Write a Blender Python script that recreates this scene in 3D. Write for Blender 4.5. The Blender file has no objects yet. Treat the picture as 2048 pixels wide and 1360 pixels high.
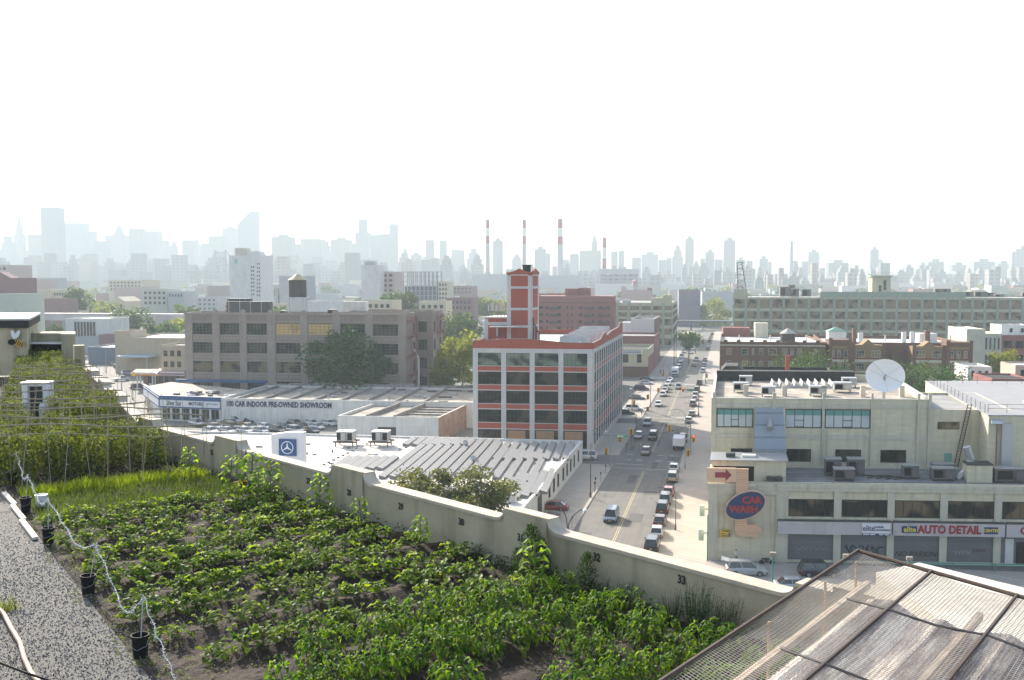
import bpy, math, random
from mathutils import Vector, Matrix
random.seed(7)
SC = bpy.context.scene
COL = SC.collection
sin, cos, rad = math.sin, math.cos, math.radians
# ---------------------------------------------------------------- camera
HC = 36.0; FPX = 1950.0; TH = math.atan(130/1950)
cam = bpy.data.cameras.new('camera'); camo = bpy.data.objects.new('camera', cam); COL.objects.link(camo)
cam.sensor_width = 36; cam.lens = 36*FPX/2048; cam.clip_start = 0.2; cam.clip_end = 30000
camo.location = (0, 0, HC); camo.rotation_euler = (math.pi/2-TH, 0, 0); SC.camera = camo
# ---------------------------------------------------------------- sky, sun, exposure
SUN_AZ = rad(-30.4); SUN_EL = rad(27)          # azimuth from +Y, negative is left
w = bpy.data.worlds.new('World'); SC.world = w; w.use_nodes = True
nt = w.node_tree; bg = nt.nodes['Background']
sky = nt.nodes.new('ShaderNodeTexSky'); sky.sky_type = 'NISHITA'; sky.sun_disc = False
sky.sun_elevation = SUN_EL; sky.sun_rotation = SUN_AZ; sky.air_density = 1.0; sky.dust_density = 3; sky.ozone_density = 1.0
nt.links.new(sky.outputs[0], bg.inputs[0]); bg.inputs[1].default_value = 0.125
sl = bpy.data.lights.new('sun', 'SUN'); sl.energy = 4.0; sl.angle = rad(0.6); sl.color = (1, .93, .82)
so = bpy.data.objects.new('sun', sl); COL.objects.link(so)
sd = Vector((sin(SUN_AZ)*cos(SUN_EL), cos(SUN_AZ)*cos(SUN_EL), sin(SUN_EL)))
so.rotation_euler = (-sd).to_track_quat('-Z', 'Y').to_euler()
SC.view_settings.view_transform = 'Standard'; SC.view_settings.look = 'None'
SC.view_settings.exposure = 1.5; SC.view_settings.gamma = 1
SC.cycles.use_denoising = True; SC.cycles.max_bounces = 6; SC.cycles.volume_bounces = 1
SC.cycles.diffuse_bounces = 3; SC.cycles.transparent_max_bounces = 8; SC.cycles.transmission_bounces = 4
SC.cycles.sample_clamp_indirect = 6
HAZE = 0.0003
ONES = ['', 'first', 'second', 'third', 'fourth', 'fifth', 'sixth', 'seventh', 'eighth', 'ninth', 'tenth', 'eleventh', 'twelfth', 'thirteenth', 'fourteenth', 'fifteenth', 'sixteenth', 'seventeenth', 'eighteenth', 'nineteenth']
TENS = ['', '', 'twent', 'thirt', 'fort', 'fift', 'sixt', 'sevent', 'eight', 'ninet']
def nth(n): return ONES[n] if n < 20 else (TENS[n//10]+'ieth' if n % 10 == 0 else TENS[n//10]+'y-'+ONES[n % 10]) if n < 100 else 'hundred-and-'+nth(n-100)
# ---------------------------------------------------------------- picture -> world
def ray(px, py):
    cx = (px-1024)/FPX; cy = (680-py)/FPX
    return Vector((cx, cos(TH)+cy*sin(TH), -sin(TH)+cy*cos(TH)))
def P(px, py, z=0.0):
    r = ray(px, py); return Vector((0, 0, HC)) + r*((z-HC)/r.z)
def PY(px, py, Y):
    r = ray(px, py); return Vector((0, 0, HC)) + r*(Y/r.y)
def zat(p, py):
    r = ray(1024, py); return HC + r.z*p.y/r.y
def along(p, d, px, z=0.0):                      # distance along d from p until column px
    k = (px-1024)/FPX
    return (k*(p.y*cos(TH)+(HC-z)*sin(TH))-p.x)/(d.x-k*d.y*cos(TH))
V = Vector
D = V((.2172, .9761, 0)); E = V((.9761, -.2172, 0))      # along and across the street
CU = V((.9914, -.1305, 0)); CV = V((.1305, .9914, 0))     # along and behind the fronts
UP = V((0, 0, 1))
def ST(s, t, z=0.0): return E*s + D*t + UP*z
# ---------------------------------------------------------------- materials
MATS = {}
def newmat(name):
    m = bpy.data.materials.new(name); m.use_nodes = True
    nt = m.node_tree; b = nt.nodes['Principled BSDF']
    return m, nt, b
def mat(name, col, rough=.8, col2=None, scale=1.0, amt=.5, streak=0, metal=0, bump=0, bscale=None, spec=.5, brick=None, mortar=None, objcol=False, rnd=0):
    """weathered surface: two tones mixed by noise, optional vertical streaks, bricks, bump"""
    if name in MATS: return MATS[name]
    m, nt, b = newmat(name); N = nt.nodes; L = nt.links
    tc = N.new('ShaderNodeTexCoord'); co = tc.outputs['Object']
    c2 = col2 or tuple(c*.72 for c in col)
    nz = N.new('ShaderNodeTexNoise'); nz.inputs['Scale'].default_value = scale; nz.inputs['Detail'].default_value = 8; nz.inputs['Roughness'].default_value = .65
    L.new(co, nz.inputs['Vector'])
    rp = N.new('ShaderNodeMapRange'); rp.inputs[1].default_value = .35; rp.inputs[2].default_value = .7; rp.inputs[4].default_value = amt
    L.new(nz.outputs[0], rp.inputs[0])
    mx = N.new('ShaderNodeMix'); mx.data_type = 'RGBA'
    A, B, F_, O = mx.inputs[6], mx.inputs[7], mx.inputs[0], mx.outputs[2]
    B.default_value = (*c2, 1); L.new(rp.outputs[0], F_)
    if objcol:
        oi = N.new('ShaderNodeObjectInfo'); L.new(oi.outputs['Color'], A)
        mm = N.new('ShaderNodeMix'); mm.data_type = 'RGBA'; mm.blend_type = 'MULTIPLY'; mm.inputs[0].default_value = 1
        L.new(oi.outputs['Color'], mm.inputs[6]); mm.inputs[7].default_value = (.8, .8, .8, 1); L.new(mm.outputs[2], B)
    elif brick:
        br = N.new('ShaderNodeTexBrick'); bs, bw, bh = brick
        mp = N.new('ShaderNodeMapping'); mp.inputs['Rotation'].default_value = (math.pi/2, 0, 0)
        sx = N.new('ShaderNodeSeparateXYZ'); L.new(co, sx.inputs[0]); ad = N.new('ShaderNodeMath'); L.new(sx.outputs[0], ad.inputs[0]); L.new(sx.outputs[1], ad.inputs[1])
        cb = N.new('ShaderNodeCombineXYZ'); L.new(ad.outputs[0], cb.inputs[0]); L.new(sx.outputs[2], cb.inputs[1])
        L.new(cb.outputs[0], br.inputs['Vector'])
        br.inputs['Color1'].default_value = (*col, 1); br.inputs['Color2'].default_value = (*[c*.85 for c in col], 1)
        br.inputs['Mortar'].default_value = (*(mortar or [c*.6 for c in col]), 1); br.inputs['Scale'].default_value = bs
        br.inputs['Brick Width'].default_value = bw; br.inputs['Row Height'].default_value = bh; br.inputs['Mortar Size'].default_value = .02*bh/.25
        L.new(br.outputs[0], A)
    else: A.default_value = (*col, 1)
    out = O
    if streak:
        mp = N.new('ShaderNodeMapping'); mp.inputs['Scale'].default_value = (1.6, 1.6, .12); L.new(co, mp.inputs[0])
        n2 = N.new('ShaderNodeTexNoise'); n2.inputs['Scale'].default_value = 1.0; n2.inputs['Detail'].default_value = 6; L.new(mp.outputs[0], n2.inputs['Vector'])
        r2 = N.new('ShaderNodeMapRange'); r2.inputs[1].default_value = .5; r2.inputs[2].default_value = .75; r2.inputs[3].default_value = 1; r2.inputs[4].default_value = 1-streak; L.new(n2.outputs[0], r2.inputs[0])
        m2 = N.new('ShaderNodeMix'); m2.data_type = 'RGBA'; m2.blend_type = 'MULTIPLY'; m2.inputs[0].default_value = 1
        L.new(out, m2.inputs[6]); L.new(r2.outputs[0], m2.inputs[7]); out = m2.outputs[2]
    if rnd:
        oi = N.new('ShaderNodeObjectInfo'); r3 = N.new('ShaderNodeMapRange'); r3.inputs[3].default_value = 1-rnd; r3.inputs[4].default_value = 1+rnd; L.new(oi.outputs['Random'], r3.inputs[0])
        m3 = N.new('ShaderNodeMix'); m3.data_type = 'RGBA'; m3.blend_type = 'MULTIPLY'; m3.inputs[0].default_value = 1
        L.new(out, m3.inputs[6]); L.new(r3.outputs[0], m3.inputs[7]); out = m3.outputs[2]
    L.new(out, b.inputs['Base Color'])
    b.inputs['Roughness'].default_value = rough; b.inputs['Metallic'].default_value = metal; b.inputs['Specular IOR Level'].default_value = spec
    if bump:
        n3 = N.new('ShaderNodeTexNoise'); n3.inputs['Scale'].default_value = bscale or scale*6; n3.inputs['Detail'].default_value = 6; L.new(co, n3.inputs['Vector'])
        bm = N.new('ShaderNodeBump'); bm.inputs['Strength'].default_value = bump; bm.inputs['Distance'].default_value = .05; L.new(n3.outputs[0], bm.inputs['Height']); L.new(bm.outputs[0], b.inputs['Normal'])
    MATS[name] = m; return m
def leafmat(name, col, col2, trans=.45, rough=.45):
    m, nt, b = newmat(name); N = nt.nodes; L = nt.links
    geo = N.new('ShaderNodeNewGeometry'); rp = N.new('ShaderNodeMix'); rp.data_type = 'RGBA'
    rp.inputs[6].default_value = (*col, 1); rp.inputs[7].default_value = (*col2, 1); L.new(geo.outputs['Random Per Island'], rp.inputs[0])
    L.new(rp.outputs[2], b.inputs['Base Color']); b.inputs['Roughness'].default_value = rough+.12; b.inputs['Specular IOR Level'].default_value = .16
    tr = N.new('ShaderNodeBsdfTranslucent'); g = N.new('ShaderNodeMix'); g.data_type = 'RGBA'; g.blend_type = 'MULTIPLY'; g.inputs[0].default_value = 1
    L.new(rp.outputs[2], g.inputs[6]); g.inputs[7].default_value = (2.3, 2.0, .6, 1); L.new(g.outputs[2], tr.inputs[0])
    ms = N.new('ShaderNodeMixShader'); ms.inputs[0].default_value = trans; L.new(b.outputs[0], ms.inputs[1]); L.new(tr.outputs[0], ms.inputs[2])
    L.new(ms.outputs[0], N['Material Output'].inputs[0]); return m
def glassmat(name, dark, light, p=.3, rough=.06):
    """window glass over a dark room, a pale blind or a reflection painted in colour, different for each window"""
    m, nt, b = newmat(name); N = nt.nodes; L = nt.links
    tc = N.new('ShaderNodeTexCoord'); oi = N.new('ShaderNodeObjectInfo'); ad = N.new('ShaderNodeVectorMath'); sc = N.new('ShaderNodeVectorMath'); sc.operation = 'SCALE'
    cb = N.new('ShaderNodeCombineXYZ'); L.new(oi.outputs['Random'], cb.inputs[0]); L.new(cb.outputs[0], sc.inputs[0]); sc.inputs['Scale'].default_value = 91
    L.new(tc.outputs['Object'], ad.inputs[0]); L.new(sc.outputs[0], ad.inputs[1])
    nz = N.new('ShaderNodeTexNoise'); nz.inputs['Scale'].default_value = .3; nz.inputs['Detail'].default_value = 1; nz.inputs['Distortion'].default_value = .4; L.new(ad.outputs[0], nz.inputs[0])
    r = N.new('ShaderNodeMapRange'); r.inputs[1].default_value = .62-p*.5; r.inputs[2].default_value = .68-p*.35; L.new(nz.outputs[0], r.inputs[0])
    mx = N.new('ShaderNodeMix'); mx.data_type = 'RGBA'; mx.inputs[6].default_value = (*dark, 1); mx.inputs[7].default_value = (*light, 1); L.new(r.outputs[0], mx.inputs[0])
    L.new(mx.outputs[2], b.inputs['Base Color']); b.inputs['Roughness'].default_value = rough; b.inputs['Specular IOR Level'].default_value = .14
    MATS[name] = m; return m
# ---------------------------------------------------------------- mesh building
WLOC = {}
class M:
    def __init__(s): s.v = []; s.f = []; s.m = []
    def face(s, pts, m=0):
        n = len(s.v); s.v += [tuple(p) for p in pts]; s.f.append(tuple(range(n, n+len(pts)))); s.m.append(m); return s
    def box(s, x0, x1, y0, y1, z0, z1, fr=None, m=0):
        c = [(x0, y0, z0), (x1, y0, z0), (x1, y1, z0), (x0, y1, z0), (x0, y0, z1), (x1, y0, z1), (x1, y1, z1), (x0, y1, z1)]
        n = len(s.v)
        if fr: O, u, v = fr; s.v += [tuple(O+u*a+v*b+UP*d) for a, b, d in c]
        else: s.v += c
        for q in ((0, 3, 2, 1), (4, 5, 6, 7), (0, 1, 5, 4), (1, 2, 6, 5), (2, 3, 7, 6), (3, 0, 4, 7)): s.f.append(tuple(n+i for i in q)); s.m.append(m)
        return s
    def prism(s, poly, z0, z1, m=0, mt=None, fr=None):
        n = len(s.v); k = len(poly)
        for z in (z0, z1):
            for p in poly:
                q = fr[0]+fr[1]*p[0]+fr[2]*p[1] if fr else V((p[0], p[1], 0)); s.v.append((q.x, q.y, q.z+z if fr else z))
        for i in range(k):
            j = (i+1) % k; s.f.append((n+i, n+j, n+k+j, n+k+i)); s.m.append(m)
        s.f.append(tuple(n+k+i for i in range(k))); s.m.append(m if mt is None else mt)
        s.f.append(tuple(n+k-1-i for i in range(k))); s.m.append(m); return s
    def vprism(s, poly, y0, y1, fr, m=0):              # polygon in x,z of a frame, thick in its y
        n = len(s.v); k = len(poly); O, u, v = fr
        for y in (y0, y1):
            for p in poly: s.v.append(tuple(O+u*p[0]+v*y+UP*p[1]))
        for i in range(k):
            j = (i+1) % k; s.f.append((n+i, n+k+i, n+k+j, n+j)); s.m.append(m)
        s.f.append(tuple(n+i for i in range(k))); s.m.append(m); s.f.append(tuple(n+2*k-1-i for i in range(k))); s.m.append(m); return s
    def tube(s, a, b, r, r2=None, n=6, m=0, cap=True):
        a = V(a); b = V(b); r2 = r if r2 is None else r2; d = (b-a)
        if d.length < 1e-6: return s
        d.normalize(); t = d.cross(UP if abs(d.z) < .9 else V((1, 0, 0))).normalized(); q = d.cross(t); k = len(s.v)
        for c, rr in ((a, r), (b, r2)):
            for i in range(n): w_ = 2*math.pi*i/n; s.v.append(tuple(c+t*(rr*cos(w_))+q*(rr*sin(w_))))
        for i in range(n): j = (i+1) % n; s.f.append((k+i, k+j, k+n+j, k+n+i)); s.m.append(m)
        if cap: s.f.append(tuple(k+n-1-i for i in range(n))); s.m.append(m); s.f.append(tuple(k+n+i for i in range(n))); s.m.append(m)
        return s
    def path(s, pts, r, n=5, m=0):
        for a, b in zip(pts, pts[1:]): s.tube(a, b, r, n=n, m=m)
        return s
    def lathe(s, c, prof, n=16, m=0):                   # prof: (radius, z)
        k = len(s.v)
        for r, z in prof:
            for i in range(n): w_ = 2*math.pi*i/n; s.v.append((c[0]+r*cos(w_), c[1]+r*sin(w_), c[2]+z))
        for a in range(len(prof)-1):
            for i in range(n): j = (i+1) % n; s.f.append((k+a*n+i, k+a*n+j, k+(a+1)*n+j, k+(a+1)*n+i)); s.m.append(m)
        return s
    def build(s, name, mats, parent=None, label=None, cat=None, group=None, kind=None, smooth=False, loc=None):
        """links the collected faces as ONE mesh object (vertices are world coordinates)"""
        if loc is None: loc = WLOC[parent.name] if parent else V((0, 0, 0))
        loc = V(loc); me = bpy.data.meshes.new(name); me.from_pydata([(p[0]-loc.x, p[1]-loc.y, p[2]-loc.z) for p in s.v], [], s.f)
        if not isinstance(mats, (list, tuple)): mats = [mats]
        for x in mats: me.materials.append(x)
        if len(mats) > 1: me.polygons.foreach_set('material_index', s.m)
        if smooth: me.polygons.foreach_set('use_smooth', [True]*len(s.f))
        me.update()
        o = bpy.data.objects.new(name, me); COL.objects.link(o)
        if parent: o.parent = parent; WLOC[o.name] = WLOC[parent.name]
        else: o.location = loc; WLOC[o.name] = loc
        tag(o, label, cat, group, kind); return o
def tag(o, label=None, cat=None, group=None, kind=None):
    if label: o['label'] = label
    if cat: o['category'] = cat
    if group: o['group'] = group
    if kind: o['kind'] = kind
    return o
def thing(name, label, cat, loc, group=None, rz=0):
    o = bpy.data.objects.new(name, None); COL.objects.link(o); o.location = loc; o.rotation_euler = (0, 0, rz); o.empty_display_size = .5
    WLOC[o.name] = V(loc); return tag(o, label, cat, group)
def place(me, name, parent, wloc, rz=0, scale=None):    # a part that reuses a mesh
    o = bpy.data.objects.new(name, me); COL.objects.link(o); o.parent = parent
    o.location = V(wloc)-WLOC[parent.name]; o.rotation_euler = (0, 0, rz)
    if scale: o.scale = scale
    WLOC[o.name] = V(wloc); return o
KIDS = {}
def kids(o):
    if o.name not in KIDS: KIDS[o.name] = list(o.children)
    return KIDS[o.name]
def dup(o, loc=None, rz=None, label=None, group=None, parent=None, scale=None, color=None):
    c = o.copy(); COL.objects.link(c)
    if parent is not None: c.parent = parent
    if loc is not None: c.location = loc
    if rz is not None: c.rotation_euler = (0, 0, rz)
    if scale is not None: c.scale = scale if hasattr(scale, '__len__') else (scale,)*3
    if label: c['label'] = label
    if group: c['group'] = group
    if color: c.color = (*color, 1)
    for k in kids(o): dup(k, parent=c, color=color)
    return c
def struct(name, m, mats, kind='structure'): return m.build(name, mats, kind=kind)
def streaky(m, rot, col, scale=(3, .12, 1), amt=.5):
    nt = m.node_tree; N = nt.nodes; L = nt.links; b = N['Principled BSDF']; src = b.inputs['Base Color'].links[0].from_socket
    tc = N.new('ShaderNodeTexCoord'); mp = N.new('ShaderNodeMapping'); mp.inputs['Rotation'].default_value = (0, 0, rot); L.new(tc.outputs['Object'], mp.inputs[0]); m2 = N.new('ShaderNodeMapping'); m2.inputs['Scale'].default_value = scale; L.new(mp.outputs[0], m2.inputs[0])
    nz = N.new('ShaderNodeTexNoise'); nz.inputs['Scale'].default_value = .5; nz.inputs['Detail'].default_value = 5; L.new(m2.outputs[0], nz.inputs[0]); r = N.new('ShaderNodeMapRange'); r.inputs[1].default_value = .42; r.inputs[2].default_value = .7; r.inputs[4].default_value = amt; L.new(nz.outputs[0], r.inputs[0])
    mx = N.new('ShaderNodeMix'); mx.data_type = 'RGBA'; L.new(r.outputs[0], mx.inputs[0]); L.new(src, mx.inputs[6]); mx.inputs[7].default_value = (*col, 1); L.new(mx.outputs[2], b.inputs['Base Color'])
def text(txt, size, depth=.02, bold=0, cx='CENTER'):
    cu = bpy.data.curves.new('lettering', 'FONT'); cu.body = txt; cu.size = size; cu.extrude = depth; cu.offset = bold; cu.align_x = cx; cu.align_y = 'CENTER'; cu.resolution_u = 2
    o = bpy.data.objects.new('lettering', cu); COL.objects.link(o); dg = bpy.context.evaluated_depsgraph_get()
    me = bpy.data.meshes.new_from_object(o.evaluated_get(dg)); bpy.data.objects.remove(o); return me
def letters(txt, size, parent, wloc, u, material, name='lettering', depth=.02, bold=0, sx=1, shear=0):
    """upright lettering facing against the frame's inward side, baseline along u"""
    me = text(txt, size, depth, bold)
    for v in me.vertices: v.co.x = v.co.x*sx + v.co.y*shear
    me.materials.clear(); me.materials.append(material)
    o = place(me, name, parent, wloc); o.rotation_euler = (math.pi/2, 0, math.atan2(u.y, u.x)); return o
# ---------------------------------------------------------------- windows and buildings
WC = {}
def window_mesh(wd, ht, nx, ny, mats, fw=.06, trans=0):
    key = (round(wd, 2), round(ht, 2), nx, ny, mats[0].name, mats[1].name, fw, trans)
    if key in WC: return WC[key]
    m = M(); d0 = -.06
    m.face([(0, 0, 0), (wd, 0, 0), (wd, 0, ht), (0, 0, ht)], 1)
    m.box(0, wd, d0, 0, 0, fw).box(0, wd, d0, 0, ht-fw, ht).box(0, fw, d0, 0, fw, ht-fw).box(wd-fw, wd, d0, 0, fw, ht-fw)
    t = fw*.6
    for i in range(1, nx): x = wd*i/nx; m.box(x-t/2, x+t/2, d0+.01, -.001, fw, ht-fw)
    for i in range(1, ny): z = ht*i/ny; m.box(fw, wd-fw, d0+.02, -.001, z-t/2, z+t/2)
    if trans:
        x0 = wd*(nx//2)/nx; m.box(x0, x0+wd/nx, d0-.02, d0+.005, ht*.06, ht*.06+.07).box(x0, x0+wd/nx, d0-.02, d0+.005, ht*.4, ht*.4+.07)
    me = bpy.data.meshes.new('window'); me.from_pydata(m.v, [], m.f)
    for x in mats: me.materials.append(x)
    me.polygons.foreach_set('material_index', m.m); WC[key] = me; return me
class Bldg:
    def __init__(s, name, label, O, w, d, h, wall, roof, u=None, v=None, par=.9, cat='building', group=None, base=0, inset=0, pt=.3, coping=None):
        s.O = V((O.x, O.y, base)); s.u = u or CU; s.v = v or CV; s.w = w; s.d = d; s.h = h; s.fr = (s.O, s.u, s.v); s.n = 0
        s.root = thing(name, label, cat, s.O, group); s.wall = wall
        m = M(); b = -.5 if base == 0 else 0
        m.box(0, w, 0, d, b, h-par, s.fr)
        if par > .05:
            m.box(0, w, 0, pt, h-par, h, s.fr).box(0, w, d-pt, d, h-par, h, s.fr).box(0, pt, pt, d-pt, h-par, h, s.fr).box(w-pt, w, pt, d-pt, h-par, h, s.fr)
        m.build('wall', wall, s.root)
        a = pt+.01 if par > .05 else -.05
        M().box(a, w-a, a, d-a, h-par+.004, h-par+.05, s.fr).build('roof', roof, s.root)
        if coping:
            q = .06; m = M(); z0, z1 = h+.002, h+.1
            m.box(-q, w+q, -q, pt+q, z0, z1, s.fr).box(-q, w+q, d-pt-q, d+q, z0, z1, s.fr).box(-q, pt+q, pt+q, d-pt-q, z0, z1, s.fr).box(w-pt-q, w+q, pt+q, d-pt-q, z0, z1, s.fr); m.build('coping', coping, s.root)
    def face(s, side):
        if side == 'F': return s.O, s.u, s.v, s.w
        if side == 'R': return s.O+s.u*s.w, s.v, -s.u, s.d
        if side == 'L': return s.O+s.v*s.d, -s.v, s.u, s.d
    def windows(s, side, rows, cols, wm, nx=3, ny=2, skip=(), trans=0, fw=.06, off=.03):
        """rows: list of (z0, z1); cols: list of (x0, x1); each window is a part"""
        O, a, n, W = s.face(side); rz = math.atan2(a.y, a.x)
        for i, (z0, z1) in enumerate(rows):
            for j, (x0, x1) in enumerate(cols):
                if (i, j) in skip: continue
                me = window_mesh(x1-x0, z1-z0, nx, ny, wm, fw, trans)
                place(me, 'window', s.root, O+a*x0-n*off+UP*z0, rz); s.n += 1
    def grid(s, side, rows, cols, m1, m2=None, t=.25, t2=.18, x0=0, x1=None, z0=0, z1=None, panel=None, pz=(.2, .12), name='facade'):
        """piers between the window columns and spandrels between the rows, proud of the wall, as one facade"""
        O, a, n, W = s.face(side); x1 = W if x1 is None else x1; z1 = s.h if z1 is None else z1; fr = (O, a, n)
        m = M(); xs = [x0]+[q for c in cols for q in c]+[x1]
        for i in range(0, len(xs), 2):
            if xs[i+1]-xs[i] > .02: m.box(xs[i], xs[i+1], -t, 0.0, z0, z1, fr, 0)
        zs = [z0]+[q for r in rows for q in r]+[z1]
        for c in cols:
            for i in range(0, len(zs), 2):
                if zs[i+1]-zs[i] > .02: m.box(c[0], c[1], -t2, 0.0, zs[i], zs[i+1], fr, 1)
                if panel and 0 < i < len(zs)-2: m.box(c[0], c[1], -t2-.02, -t2+.03, zs[i]+pz[0], zs[i+1]-pz[1], fr, 2)
        m.build(name, [m1, m2 or m1, panel or m1], s.root)
def evenly(a, b, n, gap):             # n openings between a and b with this gap between them
    w_ = ((b-a)-gap*(n+1))/n
    return [(a+gap+i*(w_+gap), a+gap+i*(w_+gap)+w_) for i in range(n)]
# ---------------------------------------------------------------- common materials
asphalt = mat('asphalt', (.17, .16, .142), .9, (.12, .113, .103), .35, .8, bump=.2, bscale=25)
concrete = mat('pavement_concrete', (.27, .25, .22), .9, (.2, .185, .165), .5, .8, bump=.15, bscale=18)
paint_w = mat('road_paint_white', (.5, .5, .48), .7, (.2, .2, .19), 1.5, .9)
paint_y = mat('road_paint_yellow', (.5, .42, .2), .7, (.2, .18, .12), 1.5, .9)
groundm = mat('city_ground', (.17, .165, .15), .95, (.08, .085, .07), .02, 1)
roof_w = mat('roof_white', (.66, .64, .6), .7, (.42, .4, .36), .25, .9, bump=.1)
roof_g = mat('roof_grey', (.32, .31, .3), .85, (.18, .175, .17), .3, .9)
roof_b = mat('roof_black', (.014, .014, .016), .9, (.04, .04, .04), .4, .8)
roof_t = mat('roof_tan', (.46, .4, .32), .9, (.13, .12, .105), .35, 1.0)
white = mat('white_wall_paint', (.66, .65, .62), .75, (.5, .48, .45), .4, .7, streak=.25)
cream = mat('cream_wall_paint', (.64, .585, .42), .85, (.54, .49, .37), .5, .7, streak=.25, brick=(1, 1.1, .42), mortar=(.56, .51, .37))
creamp = mat('cream_pier_concrete', (.56, .52, .41), .85, (.43, .40, .33), .8, .8, streak=.3)
brickred = mat('bright_red_brick', (.33, .068, .042), .85, (.26, .056, .036), 2, .6, streak=.12)
whitec = mat('white_frame_concrete', (.50, .49, .485), .8, (.38, .37, .36), .6, .6, streak=.12)
taupe = mat('taupe_brick', (.27, .215, .18), .9, (.2, .16, .135), .6, .8, streak=.2, brick=(1, .9, .32), mortar=(.2, .17, .15))
taupe2 = mat('taupe_stone', (.31, .255, .22), .85, (.23, .19, .165), .7, .8, streak=.2)
brown = mat('brown_brick', (.17, .085, .055), .9, (.12, .065, .045), .8, .7, streak=.15, brick=(1, .9, .3), mortar=(.16, .11, .08))
maroon = mat('maroon_brick', (.26, .1, .09), .9, (.21, .08, .075), .5, .6, rnd=.05)
oldbrick = mat('old_brick', (.24, .13, .09), .95, (.34, .27, .22), .45, .8, streak=.25, brick=(1, .9, .3))
sage = mat('sage_concrete', (.42, .40, .29), .9, (.34, .33, .24), .5, .7, streak=.15)
sagep = mat('sage_pier_paint', (.26, .32, .25), .85, (.22, .26, .21), .5, .7, streak=.15)
tan = mat('tan_wall', (.46, .37, .26), .9, (.37, .3, .22), .3, .7, streak=.2)
steel = mat('galvanised_steel', (.42, .43, .43), .45, (.3, .3, .31), 3, .7, metal=.6)
dkmetal = mat('dark_metal', (.035, .035, .038), .5, (.06, .05, .045), 3, .6)
hvacm = mat('grey_unit_paint', (.125, .108, .105), .7, (.09, .08, .078), 1.2, .7)
black = mat('black_plastic', (.012, .012, .013), .75, spec=.15)
frame_b = mat('black_window_frame', (.02, .02, .022), .5)
frame_g = mat('grey_window_frame', (.12, .12, .11), .6)
frame_w = mat('white_window_frame', (.6, .6, .58), .6)
gl_dark = glassmat('dark_glass', (.006, .008, .008), (.05, .045, .035), .25)
gl_green = glassmat('painted_green_reflection_glass', (.015, .035, .03), (.16, .2, .16), .5)  # paler green tone stands for reflections in the panes
gl_tan = glassmat('glass_with_blinds', (.014, .014, .013), (.24, .18, .1), .55, .12)
gl_amber = glassmat('glass_with_amber_blinds', (.4, .28, .12), (.55, .38, .16), .6, .15)
gl_pale = glassmat('frosted_pale_glass', (.32, .37, .36), (.5, .53, .52), .6, .2)
# ================================================================ the ground, roads and pavements
m = M(); m.face([(-9000, -2500, 0), (9000, -2500, 0), (9000, 11500, 0), (-9000, 11500, 0)]); struct('ground', m, groundm)
def strip(s0, s1, t0, t1, z=.004): return [ST(s0, t0, z), ST(s1, t0, z), ST(s1, t1, z), ST(s0, t1, z)]
m = M(); m.face(strip(-20.95, -8.7, 40, 1500, .02)); 
m.face([ST(-20.95, 182.6, .02), ST(-20.95, 192.6, .02), ST(-20.95, 192.6, .02)-CU*150, ST(-20.95, 182.6, .02)-CU*150])
m.face([ST(-20.95, 325, .02), ST(-20.95, 339, .02), ST(-20.95, 339, .02)-CU*60, ST(-20.95, 325, .02)-CU*60])
m.face([ST(-8.7, 325, .02), ST(60, 325-7, .02), ST(60, 339-7, .02), ST(-8.7, 339, .02)])
m.face([(26, 92, .012), (120, 78, .012), (120, 112, .012), (26.5, 121, .012)])
m.face([(-140, 55, .012), (-30, 90, .012), (20, 60, .012), (20, 120, .012), (-35, 175, .012), (-60, 260, .012), (-150, 380, .012), (-230, 520, .012), (-330, 640, .012)])
struct('street', m, asphalt); streaky(asphalt, math.atan2(D.x, D.y), (.075, .072, .068), amt=.4)
m = M()
for s0, s1, t0, t1 in ((-27.6, -20.95, 100, 182.6), (-27.6, -20.95, 192.6, 235), (-27.6, -20.95, 243, 325), (-27.6, -20.95, 339, 640), (-8.7, -1, 60, 325), (-8.7, -2, 339, 640)):
    m.box(s0, s1-.18, t0, t1, -.1, .13, (V((0, 0, 0)), E, D)) if s1 < -15 else m.box(s0+.18, s1, t0, t1, -.1, .13, (V((0, 0, 0)), E, D))
m.box(-150, -21, 192.8, 196.6, -.1, .125, (V((0, 0, 0)), E, D))
q = P(1420, 1122); m.box(0, 60, -8, 0, -.1, .12, (q, CU, CV))
struct('pavement', m, mat('pavement_slabs', (.44, .39, .33), .9, (.33, .29, .25), .4, .8, brick=(1, 1.5, 1.5), mortar=(.3, .27, .23)))
m = M()
for s0, s1, t0, t1 in ((-21.13, -20.95, 100, 182.6), (-21.13, -20.95, 192.6, 235), (-21.13, -20.95, 243, 325), (-21.13, -20.95, 339, 640), (-8.7, -8.52, 60, 325), (-8.7, -8.52, 339, 640)):
    m.box(s0, s1, t0, t1, -.1, .14, (V((0, 0, 0)), E, D))
struct('kerb', m, mat('kerb_stone', (.3, .28, .26), .9))
m = M()
def mark(s0, s1, t0, t1): m.face(strip(s0, s1, t0, t1, .025))
for t0, t1 in ((60, 178), (198, 236), (250, 322), (345, 600)): mark(-15.02, -14.9, t0, t1); mark(-14.74, -14.62, t0, t1)
struct('yellow_centre_line', m, paint_y); m = M()
for t in (180.2, 184.2): mark(-20.6, -9.2 if t < 181 else -15.4, t, t+.28)
for t in (205, 240): mark(-17.9, -17.78, t, t+3)
for s in (-19.6, -17.2, -13.5, -11.2): mark(s, s+1.3, 188.5, 189.1); mark(s, s+1.2, 194.5, 195)
for t in (240, 246, 342, 323): mark(-20.4, -9.3, t, t+.4)
for t in (248, 324): mark(-14.0, -10.6, t, t+1.2)
struct('white_road_markings', m, paint_w)
m = M(); R = random.Random(2)
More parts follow.
